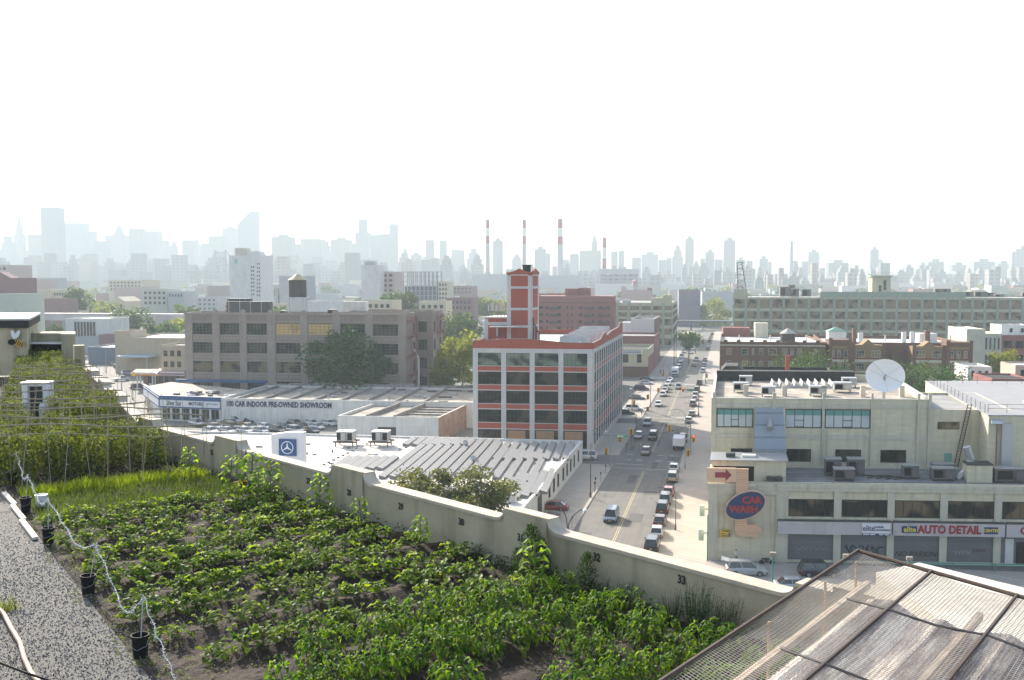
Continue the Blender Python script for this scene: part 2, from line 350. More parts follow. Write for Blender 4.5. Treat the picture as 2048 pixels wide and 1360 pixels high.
for i in range(26):
    s_, t_ = R.uniform(-20, -10.5), R.uniform(125, 330); a, b_ = R.uniform(.6, 2.4), R.uniform(1, 7); m.face([ST(s_, t_, .0225), ST(s_+a, t_, .0225), ST(s_+a, t_+b_, .0225), ST(s_, t_+b_, .0225)])
struct('asphalt_patches', m, mat('asphalt_patch', (.075, .072, .07), .9, (.11, .105, .1), .8, .7)); m = M()
for i in range(12):
    c = ST(R.uniform(-19.5, -10), R.uniform(130, 300), .0265); m.face([c+V((.35*cos(k*.785), .35*sin(k*.785), 0)) for k in range(8)])
struct('manhole_covers', m, mat('cast_iron', (.03, .03, .03), .7))
# ---------------------------------------------------------------- trees
bark = mat('bark', (.09, .07, .05), .95, (.05, .04, .03), 3, .8, bump=.4)
lf_dark = leafmat('leaves_dark_green', (.02, .06, .013), (.05, .11, .025), .3)
lf_mid = leafmat('leaves_mid_green', (.025, .06, .014), (.055, .1, .02), .35)
lf_yel = leafmat('leaves_yellow_green', (.1, .13, .02), (.15, .18, .03), .45)
lf_olive = leafmat('leaves_olive_pale', (.05, .07, .025), (.12, .135, .06), .35)
def crown_mesh(mm, rx, ry, rz, n, ls, seed, cl=26, c=(0, 0, 0), low=-.6):
    R = random.Random(seed); cs = []
    for i in range(cl):
        while 1:
            p = V((R.uniform(-1, 1), R.uniform(-1, 1), R.uniform(low, 1)))
            if .25 < p.length < .95: break
        cs.append((p, R.uniform(.2, .42)))
    for i in range(n):
        p, r = cs[i % cl]; q = V((R.gauss(0, 1), R.gauss(0, 1), R.gauss(0, 1))).normalized()*r*(R.random()**.25 if R.random() < .85 else 1.25)
        q = p+q; q = V((c[0]+q.x*rx, c[1]+q.y*ry, c[2]+q.z*rz)); a = V((R.gauss(0, 1), R.gauss(0, 1), R.gauss(0, .6))).normalized(); b = a.cross(V((R.gauss(0, 1), R.gauss(0, 1), R.gauss(0, 1)))).normalized(); k = ls*R.uniform(.6, 1.4)
        mm.face([q-a*k, q+b*k*.55, q+a*k, q-b*k*.55])
    return cs
TREES = {}
def tree(loc, h, rx, label, lm=None, n=2500, ls=.35, seed=0, group=None, rz=None, ry=None, name='tree', trunk=.25):
    lm = lm or lf_mid; ry = ry or rx; rz = rz or h*.42; key = (h, rx, ry, rz, n, ls, seed, lm.name)
    loc = V(loc); root = thing(name, label, 'tree', loc, group)
    m = M(); top = h-rz*1.1; m.tube(loc, loc+UP*top, trunk, trunk*.6, 8)
    cc = loc+UP*(h-rz); m2 = M(); cs = crown_mesh(m2, rx, ry, rz, n, ls, seed, c=cc)
    for p, r in cs[:14]: m.tube(loc+UP*top*.8, V((cc.x+p.x*rx*.85, cc.y+p.y*ry*.85, cc.z+p.z*rz*.8)), trunk*.4, trunk*.12, 5)
    m.build('trunk', bark, root); m2.build('crown', lm, root); return root
# ================================================================ red brick building with the stair tower
FR = P(1184, 905); wR = -along(FR, -CU, 947)*-1; wR = along(FR, -CU, 947)
zR = zat(FR, 687); dR = along(FR, D, 1243)
O = FR-CU*wR
B = Bldg('red_brick_building', 'five storey white framed red brick building with a stair tower at the street corner', O, wR, dR, zR-1.2, whitec, roof_w, CU, D, par=.4)
zs = [(zat(FR, 898), zat(FR, 862))]+[(zat(FR, 848-i*38.2), zat(FR, 822-i*38.2)) for i in range(4)]
cols = evenly(0, wR, 4, 1.0); cols = [(a+.0, b+.0) for a, b in cols]
gw = (frame_b, gl_green)
B.grid('F', zs, cols, whitec, whitec, .3, .2, z1=zR-1.15, panel=brickred)
for i, r in enumerate(zs): B.windows('F', [r], cols, (frame_b, gl_green if i == 4 else gl_dark), 6, 2, fw=.09, trans=1)
fr = B.fr
for k, c in enumerate(cols[1:]):
    M().box(c[0]+.3, c[1]-.9, -.14, -.11, zs[0][0]+.3, zs[0][1]-.2, fr).build('plywood_board', mat('plywood', (.4, .22, .11), .8, (.25, .17, .1), 1.2, .9), B.root)
nb = 14; sc_ = evenly(.6, dR-.3, nb, 1.0)
side_rows = [(zat(FR, 893), zat(FR, 866))]+zs[1:]
B.grid('R', side_rows, sc_, whitec, whitec, .22, .1, z1=zR-1.15, panel=brickred)
B.windows('R', side_rows, sc_, (frame_b, gl_dark), 2, 3, fw=.1)
RO, Ra, Rn, _ = B.face('R')
# stepped and curved red parapet
z0 = zR-1.15
m = M(); mid = wR*.41
prof = [(0, z0), (wR, z0), (wR, zR), (wR*.78, zR+.05), (wR*.6, zR+.45), (wR*.5, zR+.7), (mid, zR+.8), (wR*.3, zR+.72), (wR*.12, zR+.45), (0, zR+.35)]
m.vprism(prof, -.24, .15, fr)
prof2 = [(0, z0), (dR, z0), (dR, zR+1.2), (dR-4, zR+1.9), (dR-6, zR+1.7), (dR-9, zR+.8), (dR*.55, zR+.7), (dR*.4, zR+.2), (dR*.36, zR+1.0), (dR*.3, zR+1.0), (dR*.22, zR+.1), (0, zR)]
m.vprism([(a, b) for a, b in prof2], -.16, .25, (RO, Ra, Rn))
m.box(0, .3, .16, dR, z0-.3, zR+.3, fr); m.box(.3, wR-.3, dR-.3, dR, z0-.3, zR-.3, fr)
m.build('red_parapet', brickred, B.root)
m = M(); cp = mat('parapet_coping', (.13, .1, .09), .8)
for q, frr in ((prof, fr), (prof2, (RO, Ra, Rn))):
    qq = q[2:]
    for a, b in zip(qq, qq[1:]):
        s_ = .16 if q is prof2 else .24; y0, y1 = -s_-.05, (.3 if q is prof2 else .2)
        O_, u_, v_ = frr; pts = [O_+u_*a[0]+v_*y0+UP*(a[1]+.003), O_+u_*b[0]+v_*y0+UP*(b[1]+.003), O_+u_*b[0]+v_*y1+UP*(b[1]+.003), O_+u_*a[0]+v_*y1+UP*(a[1]+.003)]
        m.face(pts); m.face([pts[0]+UP*.1, pts[1]+UP*.1, pts[2]+UP*.1, pts[3]+UP*.1]); m.face([pts[0], pts[1], pts[1]+UP*.1, pts[0]+UP*.1]); m.face([pts[3], pts[2], pts[2]+UP*.1, pts[3]+UP*.1])
m.build('coping', cp, B.root)
# sawtooth skylights on the roof
m = M(); zr = zR-1.5
sky_w = mat('sawtooth_roof_white', (.5, .49, .47), .6, (.3, .29, .28), .4, .8)
for i in range(9):
    y0 = 9+i*(dR-14)/9; hh = 2.3 if i < 7 else 2.6; x0, x1 = wR*.66-i*.1, wR-2.2
    a = [(y0, zr), (y0+(dR-14)/9-.1, zr), (y0+.9, zr+hh)]
    for xx in (x0, x1): m.face([O+CU*xx+D*p[0]+UP*p[1] for p in (a if xx == x0 else a[::-1])])
    m.face([O+CU*x0+D*a[1][0]+UP*a[1][1], O+CU*x1+D*a[1][0]+UP*a[1][1], O+CU*x1+D*a[2][0]+UP*a[2][1], O+CU*x0+D*a[2][0]+UP*a[2][1]])
    m.face([O+CU*x0+D*a[0][0]+UP*a[0][1], O+CU*x0+D*a[2][0]+UP*a[2][1], O+CU*x1+D*a[2][0]+UP*a[2][1], O+CU*x1+D*a[0][0]+UP*a[0][1]])
m.build('sawtooth_skylights', sky_w, B.root)
m = M(); zt2 = zr+3.2
for x_ in (wR*.78, wR*.86): m = M(); m.tube(O+CU*x_+D*5+UP*zr, O+CU*x_+D*5+UP*(zr+1.6), .3, n=8); m.build('vent_pipe', sky_w, B.root)
# stair tower: front face 1015..1062, side to 1073 in the picture, stands behind the front
TO = O+D*9; sx0 = along(TO, CU, 1015, 25); sx1 = along(TO, CU, 1063, 25); tw = sx1-sx0; td = 7.5
T0 = TO+CU*sx0; ztw = zat(T0, 546); zb = zr
tf = (T0, CU, D); m = M(); m.box(0, tw, 0, td, zb, ztw-.3, tf); m.build('stair_tower', brickred, B.root)
m = M(); q = .12
for (a, b_) in ((0, .75), (tw-.75, tw)): m.box(a-q if a == 0 else a, b_ if a == 0 else b_+q, -q, 0, zb, ztw-.5, tf)
zl = [zat(T0, y) for y in (652, 617, 574, 548)]
for z in zl: m.box(.75, tw-.75, -q*.8, 0, z-.35, z+.15, tf)
m.box(tw, tw+q, -q, .7, zb, ztw-.5, tf).box(tw, tw+q, td-.8, td, zb, ztw-.5, tf)
for z in zl: m.box(tw, tw+q*.8, .7, td-.8, z-.35, z+.15, tf)
m.build('tower_bands', whitec, B.root)
m = M(); m.vprism([(-.2, ztw-.3), (tw+.2, ztw-.3), (tw+.2, ztw+.1), (tw*.8, ztw+.25), (tw*.5, ztw+.95), (tw*.2, ztw+.25), (-.2, ztw+.1)], -.2, .3, tf)
m.vprism([(-.2, ztw-.3), (td+.2, ztw-.3), (td+.2, ztw+.1), (td*.5, ztw+.95), (-.2, ztw+.1)], -.2, .2, (T0+CU*tw, D, -CU))
m.build('tower_parapet', brickred, B.root)
c = T0+CU*tw*.72+D*2+UP*(ztw-.2); m = M().lathe(c, [(.0, 0), (.8, 0), (.9, 1.7), (1.0, 1.75), (1.0, 1.95), (.0, 2.0)], 12); m.build('tower_vent', black, B.root)
# lower penthouse left of the tower, with canopy and ducts
w0 = along(TO, CU, 946.5, 22); ph = T0-CU*(sx0-.2); pf = (TO, CU, D); z1 = zat(TO, 636)
m = M(); m.box(.25, sx0-.1, 0, 9, zb, z1, pf); m.build('penthouse', brickred, B.root)
m = M(); m.box(.15, .9, -.12, 0, zb, z1-.2, pf).box(.9, sx0, -.1, 0, zat(TO, 650), zat(TO, 644), pf).box(sx0*.52, sx0*.62, -.12, 0, zb, zat(TO, 650), pf); m.build('penthouse_bands', whitec, B.root)
m = M(); m.box(.1, sx0-.1, -.15, 9.1, z1+.002, z1+.25, pf); m.build('penthouse_coping', whitec, B.root)
m = M(); m.box(sx0*.4, sx0+3.2, -4, -.3, zat(TO, 651)-.15, zat(TO, 651), pf); m.build('white_canopy', sky_w, B.root)
m = M(); m.box(sx0*.5, sx0*.95, -2.6, -.4, zb, zb+2.2, pf, 0); m.box(sx0*.63, sx0*.75, -2.68, -2.6, zb, zb+1.9, pf, 1); m.build('roof_bulkhead', [brickred, steel], B.root)
for x_, y_, hh in ((sx0+tw+.7, 1.5, 4.3), (sx0+tw+1.4, 1.2, 3.0), (sx0+tw+.4, .4, 5.8), (sx0-1.6, -1, 4.0)): m = M(); p = TO+CU*x_+D*y_+UP*zb; m.tube(p, p+UP*hh, .16, n=7); m.tube(p+UP*hh, p+UP*(hh+.6)+CU*-.5, .16, n=7); m.build('exhaust_pipe', dkmetal, B.root)
for i, (x_, y_) in enumerate(((sx0+tw+1.5, 0), (sx0+tw+2.9, .2))):
    m = M(); m.box(x_, x_+1.1, y_-1.2, y_-.2, zb, zb+1.2, pf, 0).box(x_+.1, x_+1.0, y_-1.23, y_-1.2, zb+.15, zb+1.05, pf, 1); m.build('condenser_unit', [hvacm, black], label='grey condenser at the foot of the red stair tower, '+('nearer the tower' if i == 0 else 'further from the tower'), cat='air conditioner', group='condensers by the red stair tower', loc=TO+CU*x_+UP*zb)
# antennas on the penthouse roof
for i in range(8):
    x_ = .8+i*(sx0-1.6)/7.5; p = TO+CU*x_+D*(1+.6*(i % 2))+UP*(z1+.25); root = thing('antenna', 'white panel antenna on a thin pole on the red penthouse roof', 'antenna', p, 'antennas in a row on the red penthouse roof')
    M().tube(p, p+UP*(2.6+.4*(i % 3)), .06, n=5).build('pole', dkmetal, root); M().box(-.14, .14, -.2, -.05, 1.2, 2.5+.3*(i % 3), (p, CU, D)).build('panel', sky_w, root)
# ================================================================ generic equipment
def hvac(loc, w_=2.2, d_=1.8, h_=1.3, label='grey rooftop air unit', group=None, u=CU, v=CV, col=None, legs=.35):
    loc = V(loc); fr = (loc, u, v); root = thing('air_unit', label, 'air conditioner', loc, group)
    m = M(); m.box(0, w_, 0, d_, legs, legs+h_, fr); m.box(w_*.55, w_*.95, -.25, 0, legs+.15, legs+h_*.8, fr); m.build('casing', col or hvacm, root)
    M().box(w_*.06, w_*.48, -.02, 0.0, legs+.15*h_, legs+h_*.85, fr).build('grille', black, root)
    M().box(-.06, w_+.06, -.06, d_+.06, legs+h_+.002, legs+h_+.06, fr).build('lid', steel, root)
    if legs > .1:
        for a, b in ((.1, .1), (w_-.2, .1), (.1, d_-.2), (w_-.2, d_-.2)): M().box(a, a+.1, b, b+.1, 0, legs, fr).build('leg', dkmetal, root)
    return root
def water_tower(loc, r, h, legh, label, tank, rf, leg=None):
    loc = V(loc); root = thing('water_tower', label, 'water tower', loc); leg = leg or dkmetal
    m = M().lathe(loc, [(0, legh), (r, legh), (r*.97, legh+h), (0, legh+h)], 20); m.build('tank', tank, root)
    m = M(); 
    for i in range(5): z = legh+h*(.1+.2*i); m.lathe(loc, [(r*1.0, z), (r*1.02, z), (r*1.02, z+.1), (r*1.0, z+.1)], 20)
    m.build('hoop', dkmetal, root)
    M().lathe(loc, [(r*1.08, legh+h), (0, legh+h+r*.75)], 20).build('roof', rf, root)
    q = r*.8
    for a, b in ((-q, -q), (q, -q), (-q, q), (q, q)): M().tube(loc+V((a, b, 0)), loc+V((a, b, legh)), .16, n=5).build('leg', leg, root)
    m = M(); m.box(loc.x-r*1.1, loc.x+r*1.1, loc.y-r*1.1, loc.y+r*1.1, loc.z+legh-.25, loc.z+legh-.02).build('platform', leg, root)
    return root
def BX(name, label, x0, x1, ytop, Y, dep, wall, roof, rows=0, cols=0, fh=3.6, wh=1.7, ww=.55, top=1.6, wm=None, side=0, par=.8, u=None, v=None, nx=2, ny=2, group=None, ywall=None, coping=None):
    """a building whose front spans two columns of the picture at a given distance"""
    O = PY(x0, ywall or ytop, Y); O = V((O.x, O.y, 0)); u = u or CU; w_ = along(O, u, x1, 0); h = zat(O, ytop)
    b = Bldg(name, label, O, w_, dep, h, wall, roof, u, v or CV, par, group=group, coping=coping)
    if rows and cols:
        rz = [(h-top-(i+1)*fh+(fh-wh), h-top-i*fh) for i in range(rows)]; rz = [r for r in rz if r[0] > .5]
        g = w_/cols*(1-ww); cc = evenly(0, w_, cols, g*cols/(cols+1)) if g > 0 else evenly(0, w_, cols, .3)
        b.windows('F', rz, cc, wm or (frame_g, gl_dark), nx, ny, off=.04)
        if side: b.windows('R' if x1 < 1458 else 'L', rz, evenly(0, dep, side, dep/side*(1-ww)*side/(side+1)), wm or (frame_g, gl_dark), nx, ny, off=.04)
    return b
# ================================================================ taupe brick factory with a water tower
Y = 278; O = PY(370, 622, Y); O.z = 0; wt = along(O, CU, 812, 25); ht = zat(O, 625)
def xs_of(O, u, cols, z): return [(along(O, u, a, z), along(O, u, b, z)) for a, b in cols]
B = Bldg('taupe_factory', 'long taupe brick factory with ornate piers and a wooden water tower on its roof', O, wt, 11, ht, taupe, roof_w, par=1.0)
TB = B; pc = ((386, 426), (440, 480), (494, 535), (552, 602), (616, 666), (681, 731), (746, 797)); cols = xs_of(O, CU, pc, 18)
rws = [(zat(O, b), zat(O, a)) for a, b in ((760, 785), (721, 743.5), (683.5, 705.5), (646, 668.5))]
B.grid('F', rws, cols, taupe2, taupe, .45, .2)
B.windows('F', [rws[0], rws[2]], cols, (frame_g, gl_dark), 6, 4, fw=.12); B.windows('F', [rws[1]], cols, (frame_g, glassmat('painted_amber_reflection_glass', (.008, .01, .011), (.16, .12, .06), .35)), 6, 4, fw=.12)  # amber tone of the second glass is a painted reflection
B.windows('F', rws[3:], [c for i, c in enumerate(cols) if i not in (3, 4)], (frame_g, gl_dark), 6, 4, fw=.12)
B.windows('F', rws[3:], cols[3:5], (frame_g, gl_amber), 6, 4, fw=.12)
m = M(); fr = B.fr; z = rws[3][1]
m.box(-.2, wt+.2, -.62, -.46, z+.35, z+.75, fr).box(-.2, wt+.2, -.62, -.46, ht-.5, ht-.15, fr); m.build('cornice', taupe2, B.root)
m = M(); dk = mat('diamond_brick_pattern', (.33, .27, .23), .85)
for r0, r1 in zip(rws, rws[1:]):
    for c in cols:
        n = int((c[1]-c[0])/.9); st = (c[1]-c[0]-.4)/n; za, zb2 = r0[1]+.55, r1[0]-.35; zm = (za+zb2)/2
        for k in range(n): x = c[0]+.2+st*(k+.5); m.box(x-.22, x+.22, -.24, -.2, zm-.3, zm+.3, fr)
        m.box(c[0]+.02, c[1]-.02, -.26, -.2, r1[0]-.3, r1[0]-.05, fr).box(c[0]+.02, c[1]-.02, -.25, -.2, r0[1]+.1, r0[1]+.3, fr)
m.build('patterned_band', dk, B.root, kind='stuff') if 0 else m.build('patterned_band', dk, B.root)
for c in [0]+[ (cols[i][1]+cols[i+1][0])/2 for i in range(6)]+[wt]:
    M().vprism([(c-.9, ht+.002), (c+.9, ht+.002), (c+.7, ht+.75), (c+.3, ht+.75), (c, ht+1.0), (c-.3, ht+.75), (c-.7, ht+.75)], -.5, -.1, fr).build('pier_crest', taupe2, B.root)
# side with a fire escape, rear wing with a second one
redm = mat('red_oxide_steel', (.22, .03, .035), .7, (.14, .03, .03), 2, .7)
def fire_escape(B, side, x0, x1, zs, name='fire_escape', dp=1.5):
    O, a, n, W = B.face(side); fr = (O, a, n); m = M()
    for z in zs:
        m.box(x0, x1, -dp, -.02, z-.08, z, fr).box(x0, x1, -dp, -dp+.06, z+.95, z+1.0, fr)
        k = int((x1-x0)/.35)
        for i in range(k+1): x = x0+(x1-x0-.05)*i/k; m.box(x, x+.05, -dp, -dp+.04, z, z+1, fr)
    for i, (za, zb2) in enumerate(zip(zs, zs[1:])):
        xa, xb = (x0+.2, x1-.5) if i % 2 else (x1-.5, x0+.2)
        for yy in (-dp+.3, -dp+.9): m.tube(O+a*xa+n*yy+UP*za, O+a*xb+n*yy+UP*zb2, .07, n=4)
    for x in (x0, x1-.12):
        m.box(x, x+.12, -dp, -dp+.12, zs[0]-2, zs[-1]+1, fr)
    m.build(name, redm, B.root)
side = [(1.0, 3.6), (7.6, 10)]
B.windows('R', rws, [(8.2, 10.4)], (frame_g, gl_dark), 2, 3, fw=.1)
fire_escape(B, 'R', .6, 7, [r[0]-.4 for r in rws]+[ht-2])
O2 = O+CU*(wt-22)+CV*19; w2 = along(O2, CU, 866, 25)
B2 = Bldg('rear_wing', 'rear wing of the taupe factory with a red fire escape', O2, w2, 14, ht, taupe, roof_w, par=1.0); 
B2.windows('F', rws, [(w2-4.5, w2-1.8)], (frame_g, gl_dark), 3, 4, fw=.12)
B2.windows('R', rws, [(1, 3), (9.5, 12)], (frame_g, gl_dark), 3, 4, fw=.12)
fire_escape(B2, 'R', 3.5, 9, [r[0]-.4 for r in rws]+[ht-2]); fire_escape(B2, 'F', w2-7.5, w2-4.8, [r[0]-.4 for r in rws]+[ht-2])
Bl = Bldg('factory_link', 'white roofed link block joining the two wings of the taupe factory', O+CU*2+CV*11.2, wt-26, 7.4, ht-.4, taupe, roof_w, par=.6)
p = O+CU*(wt+1.2)+CV*9; M().path([p+UP*0, p+UP*12, p+UP*14+CU*-.8, p+UP*16+CU*-2.5], .45, 8).build('vent_duct', mat('duct_white', (.6, .58, .54), .5), B2.root)
zt = ht-1
q = PY(596, 620, Y+8); q.z = zt+.05; water_tower(q, 2.6, 5.0, zat(q, 594)-q.z, 'dark wooden water tower with a conical tan roof on the taupe factory', mat('dark_tank_wood', (.06, .05, .048), .8, (.04, .035, .03), 2, .8), mat('tan_tank_roof', (.5, .4, .22), .7), steel)
for i, (a, b, yt, dd, mt) in enumerate(((453, 540, 603, 5, dkmetal), (455, 500, 597, 8, dkmetal), (685, 733, 603, 20, roof_w))):
    q = PY(a, 620, Y+dd); ww = along(q, CU, b, ht); q.z = zt; hh = zat(q, yt)-zt
    m = M(); m.box(0, ww, 0, 2.2, .05, hh, (q, CU, CV), 0); 
    for k in range(4): m.box(ww*(k+.2)/4, ww*(k+.25)/4, -.05, 0, .3, hh, (q, CU, CV), 1)
    m.build('roof_enclosure', [mt, steel], label=('long low dark louvred enclosure on the left of the taupe factory roof', 'taller dark louvred enclosure behind the low one on the taupe factory roof', 'white penthouse on the right of the taupe factory roof')[i], cat='roof enclosure', loc=q)
for x_, y_, s_, lb in ((655, 622, 1.6, 'right of the water tower'), (560, 622, 1.1, 'left of the water tower')):
    q = PY(x_, y_, Y+5); q.z = zt+.05; hvac(q, s_*1.6, s_, s_*.8, 'small grey air unit on the taupe factory roof '+lb)
# ================================================================ car showroom
blue = mat('sign_blue', (.012, .07, .22), .6, (.012, .06, .18), 1, .5); signw = mat('sign_white', (.68, .68, .7), .5, (.6, .6, .62), 1, .5)
navy = mat('navy_letters', (.01, .02, .1), .6); greyl = mat('grey_letters', (.04, .045, .06), .6)
A = P(442, 797, 6.0); Bp = P(318, 791, 6.2); Cp = P(287, 769, 6.2)
for q in (A, Bp, Cp): q.z = 0
wS = along(A, CU, 945, 6); dS = 28.5
B = Bldg('showroom', 'long low white showroom wall with blue lettering behind the car lot', A, wS, dS, 6.0, white, roof_t, CU, CV, par=.5, coping=mat('pale_coping', (.5, .5, .48), .8))
showroom = B
m = M(); pw = mat('party_wall_render', (.3, .28, .26), .9, (.12, .11, .1), 1.2, .9, streak=.4)
for i, x in enumerate((3.5, 10, 16.5, 23, 29.5, 36, 43, 50)):
    if x < wS-1: M().box(x, x+.35, .35, dS-.35, 5.2, 6.15, B.fr).build('party_wall', pw, B.root)
m = M(); 
for i in range(9):
    a = i*wS/9; m.box(a, a+wS/9-.02, dS-.02, dS+.4, 5, 6.5+.5*((i*7) % 3)/2, B.fr)
m.build('rear_parapet', pw, B.root)
R = random.Random(3)
for i in range(34):
    x = R.uniform(1, wS-3); y = R.uniform(3, dS-2.5); s_ = R.uniform(.5, 1.2)
    if min(abs(x+s_/2-q) for q in (3.5, 10, 16.5, 23, 29.5, 36, 43, 50)) < s_*.8+.4: continue
    k = i % 3; O_ = B.O+CU*x+CV*y+UP*5.55
    if k == 0: M().box(0, s_*1.7, 0, s_, 0, s_*.7, (O_, CU, CV)).build('roof_hatch', R.choice([steel, hvacm, redm if 0 else steel]), B.root)
    elif k == 1: M().box(0, s_*3, 0, .3, 0, .35, (O_, CU, CV)).build('roof_kerb', dkmetal, B.root)
    else: M().tube(O_, O_+UP*1.1, .16, n=6).build('vent_pipe', steel, B.root)
pa = mat('patched_roof', (.14, .13, .125), .9, (.4, .36, .3), .5, .9)
for x0, x1, y0, y1 in ((4.2, 9.6, 14, 27), (17.4, 22.6, 16, 27), (24, 29, 12, 20), (30.4, 35.5, 15, 27), (37, 42.5, 18, 27), (.7, 3.2, 10, 20)):
    M().box(x0, x1, y0, y1, 5.56, 5.6, B.fr).build('roof_patch', pa, B.root)
L0 = A+CU*along(A, CU, 448, 5)+UP*5.05-CV*.03
letters('100 CAR INDOOR PRE-OWNED SHOWROOM', 1.85, B.root, A+CU*(along(A, CU, 557, 5))+UP*(zat(A, 807.5))-CV*.1, CU, navy, bold=.06, sx=.70)
# left part with the fascia signs
FU = (A-Bp).normalized(); FN = V((-FU.y, FU.x, 0)); wF = (A-Bp).length; GU = (Bp-Cp).normalized(); GN = V((-GU.y, GU.x, 0)); wG = (Bp-Cp).length
S = thing('sales_office', 'corner car sales office with a blue and white fascia sign', 'building', Bp)
back = A+CV*20; m = M(); poly = [Bp+FN*.3, A+FN*.3-CU*.02, back-CU*.02, Cp+CV*12+CU*2, Cp+GN*.3]; m.prism([(p.x, p.y) for p in poly], -.3, 5.6); m.build('wall', [white], S)
m = M(); m.prism([(p.x, p.y) for p in [Bp+FN*.8+GN*.5, A+FN*.8-CU*.4, back-CU*.4-CV*.4, Cp+CV*11.5+CU*2.6, Cp+GN*.9+CV*.4]], 5.604, 5.65); m.build('roof', roof_t, S)
for nm, (P0, U_, N_, W_) in (('front', (Bp, FU, FN, wF)), ('side', (Cp, GU, GN, wG))):
    f = (P0, U_, N_); m = M()
    m.box(0, W_, 0, .29, 5.0, 6.2, f, 0).box(.0, W_, -.12, 0, 3.6, 5.2, f, 1).box(0, W_, -.16, 0.0, 5.2, 5.75, f, 0).box(0, W_, -.16, 0, 3.3, 3.6, f, 0).box(0, .25, -.16, -.12, 3.6, 5.2, f, 0).box(W_-.25, W_, -.16, -.12, 3.6, 5.2, f, 0).box(0, W_, -.05, .35, 6.2, 6.3, f, 1)
    m.build('fascia_sign', [blue, signw], S)
    n = 6 if nm == 'front' else 3
    for c in evenly(.2, W_-.2, n, .5): place(window_mesh(c[1]-c[0], 2.9, 2, 1, (frame_w, gl_dark)), 'window', S, P0+U_*c[0]-N_*.03+UP*.3+N_*.28, math.atan2(U_.y, U_.x))
letters('Silver Star', 1.7, S, Bp+FU*wF*.245+UP*4.4-FN*.14, FU, greyl, sx=.6, bold=.03)
letters('MOTORS', 1.15, S, Bp+FU*wF*.6+UP*4.42-FN*.14, FU, greyl, bold=.04, sx=.85)
letters('PRE-OWNED', .55, S, Bp+FU*wF*.86+UP*4.5-FN*.14, FU, blue)
M().box(wF*.725, wF*.73, -.15, -.12, 3.6, 5.2, (Bp, FU, FN)).build('sign_divider', blue, S)
for i in range(16):
    x = R.uniform(2, 15); y = R.uniform(2, 16); O_ = Bp+CU*x+CV*y+UP*5.65; s_ = R.uniform(.5, 1.3)
    if i % 2: M().box(0, s_*2.4, 0, .35, 0, .4, (O_, CU, CV)).build('roof_kerb', signw, S)
    else: M().box(0, s_*1.3, 0, s_, 0, s_*.8, (O_, CU, CV)).build('roof_hatch', hvacm, S)
m = M(); m.box(3, 30, -.6, 0, 5.6, 6.4, (Cp+CV*13, CU, CV)); m.build('rear_parapet', blue, S)
# ---------------------------------------------------------------- garage with white front and brick side
A = P(675, 831, 5.5); A.z = 0; wg = along(A, CU, 877, 5.5); fR = A+CU*wg; bR = P(946, 803, 5.5); dg = (V((bR.x, bR.y, 0))-fR).length; gv = (V((bR.x, bR.y, 0))-fR).normalized()
B = Bldg('garage', 'low garage with a white front and an old brick side beside the red building', A, wg, dg, 5.5, white, roof_t, CU, gv, par=.7)
O_, a_, n_, W_ = B.face('R'); M().box(.02, W_, -.12, 0, 0, 5.45, (O_, a_, n_)).build('brick_side', oldbrick, B.root)
for x in (6.2, 12.3): M().box(x, x+.4, .32, dg-.4, 4.9, 5.75, B.fr).build('party_wall', pw, B.root)
for i in range(5): y = 3+i*4; M().box(13, wg-.5, y, y+.3, 4.85, 5.2, B.fr).build('roof_kerb', pw, B.root)
dx = along(A, CU, 756, 2); dx2 = along(A, CU, 792, 2); M().box(dx, dx2, -.02, 0.0, .1, 3.2, B.fr).build('roller_door', dkmetal, B.root); M().box(-.01, wg, -.06, -.0, 3.55, 3.7, B.fr).build('wall_band', white, B.root)
# ================================================================ low building with ribbed skylight strips
BR_ = P(1165, 925); BR_.z = 0; zs_ = zat(BR_, 881); poly = [V((-72, 198.4, 0)), BR_, BR_-D*68, V((-60, 118, 0))]
S = thing('low_warehouse', 'low white roofed warehouse with long ribbed skylight strips', 'building', BR_)
m = M(); m.prism([(p.x, p.y) for p in poly[::-1]], -.3, zs_-.45); m.build('wall', white, S)
m = M(); cxm = sum(p.x for p in poly)/4; cym = sum(p.y for p in poly)/4
m.prism([(cxm+(p.x-cxm)*.985, cym+(p.y-cym)*.985) for p in poly[::-1]], zs_-.44, zs_-.4); m.build('roof', mat('bright_white_membrane', (.64, .6, .53), .75, (.36, .33, .29), .16, 1.0, bump=.15), S)
for a, b, nm in ((poly[0], poly[1], 0), (poly[1], poly[2], 1)):
    d_ = (b-a).normalized(); n_ = V((d_.y, -d_.x, 0)); M().box(0, (b-a).length, -.05, .35, zs_-.45, zs_, (a, d_, n_)).build('parapet', white, S)
sideU = -D; 
SO = BR_-D*64; 
for i, t in enumerate((5, 10, 14, 18, 22, 27, 31, 35, 52, 57)):
    place(window_mesh(1.3, 2.2, 2, 1, (frame_g, gl_dark)), 'window', S, BR_-D*(t+1.3)+E*.04+UP*1.2, math.atan2(D.y, D.x))
M().box(42, 45, -.06, 0, .1, 3.3, (BR_, -D, -E)).build('garage_door', dkmetal, S)
M().box(0, 1.3, 0, 1.3, zs_-.4, zs_+1.0, (BR_-D*52-E*3.2, E, D)).build('chimney', mat('chimney_render', (.5, .48, .45), .85), S)
rib = mat('ribbed_strip_panel', (.34, .33, .315), .6, (.24, .235, .23), 3, .8, brick=(1, 40, .9), mortar=(.15, .145, .14)); ribs = mat('ribbed_strip_side', (.2, .19, .18), .7)
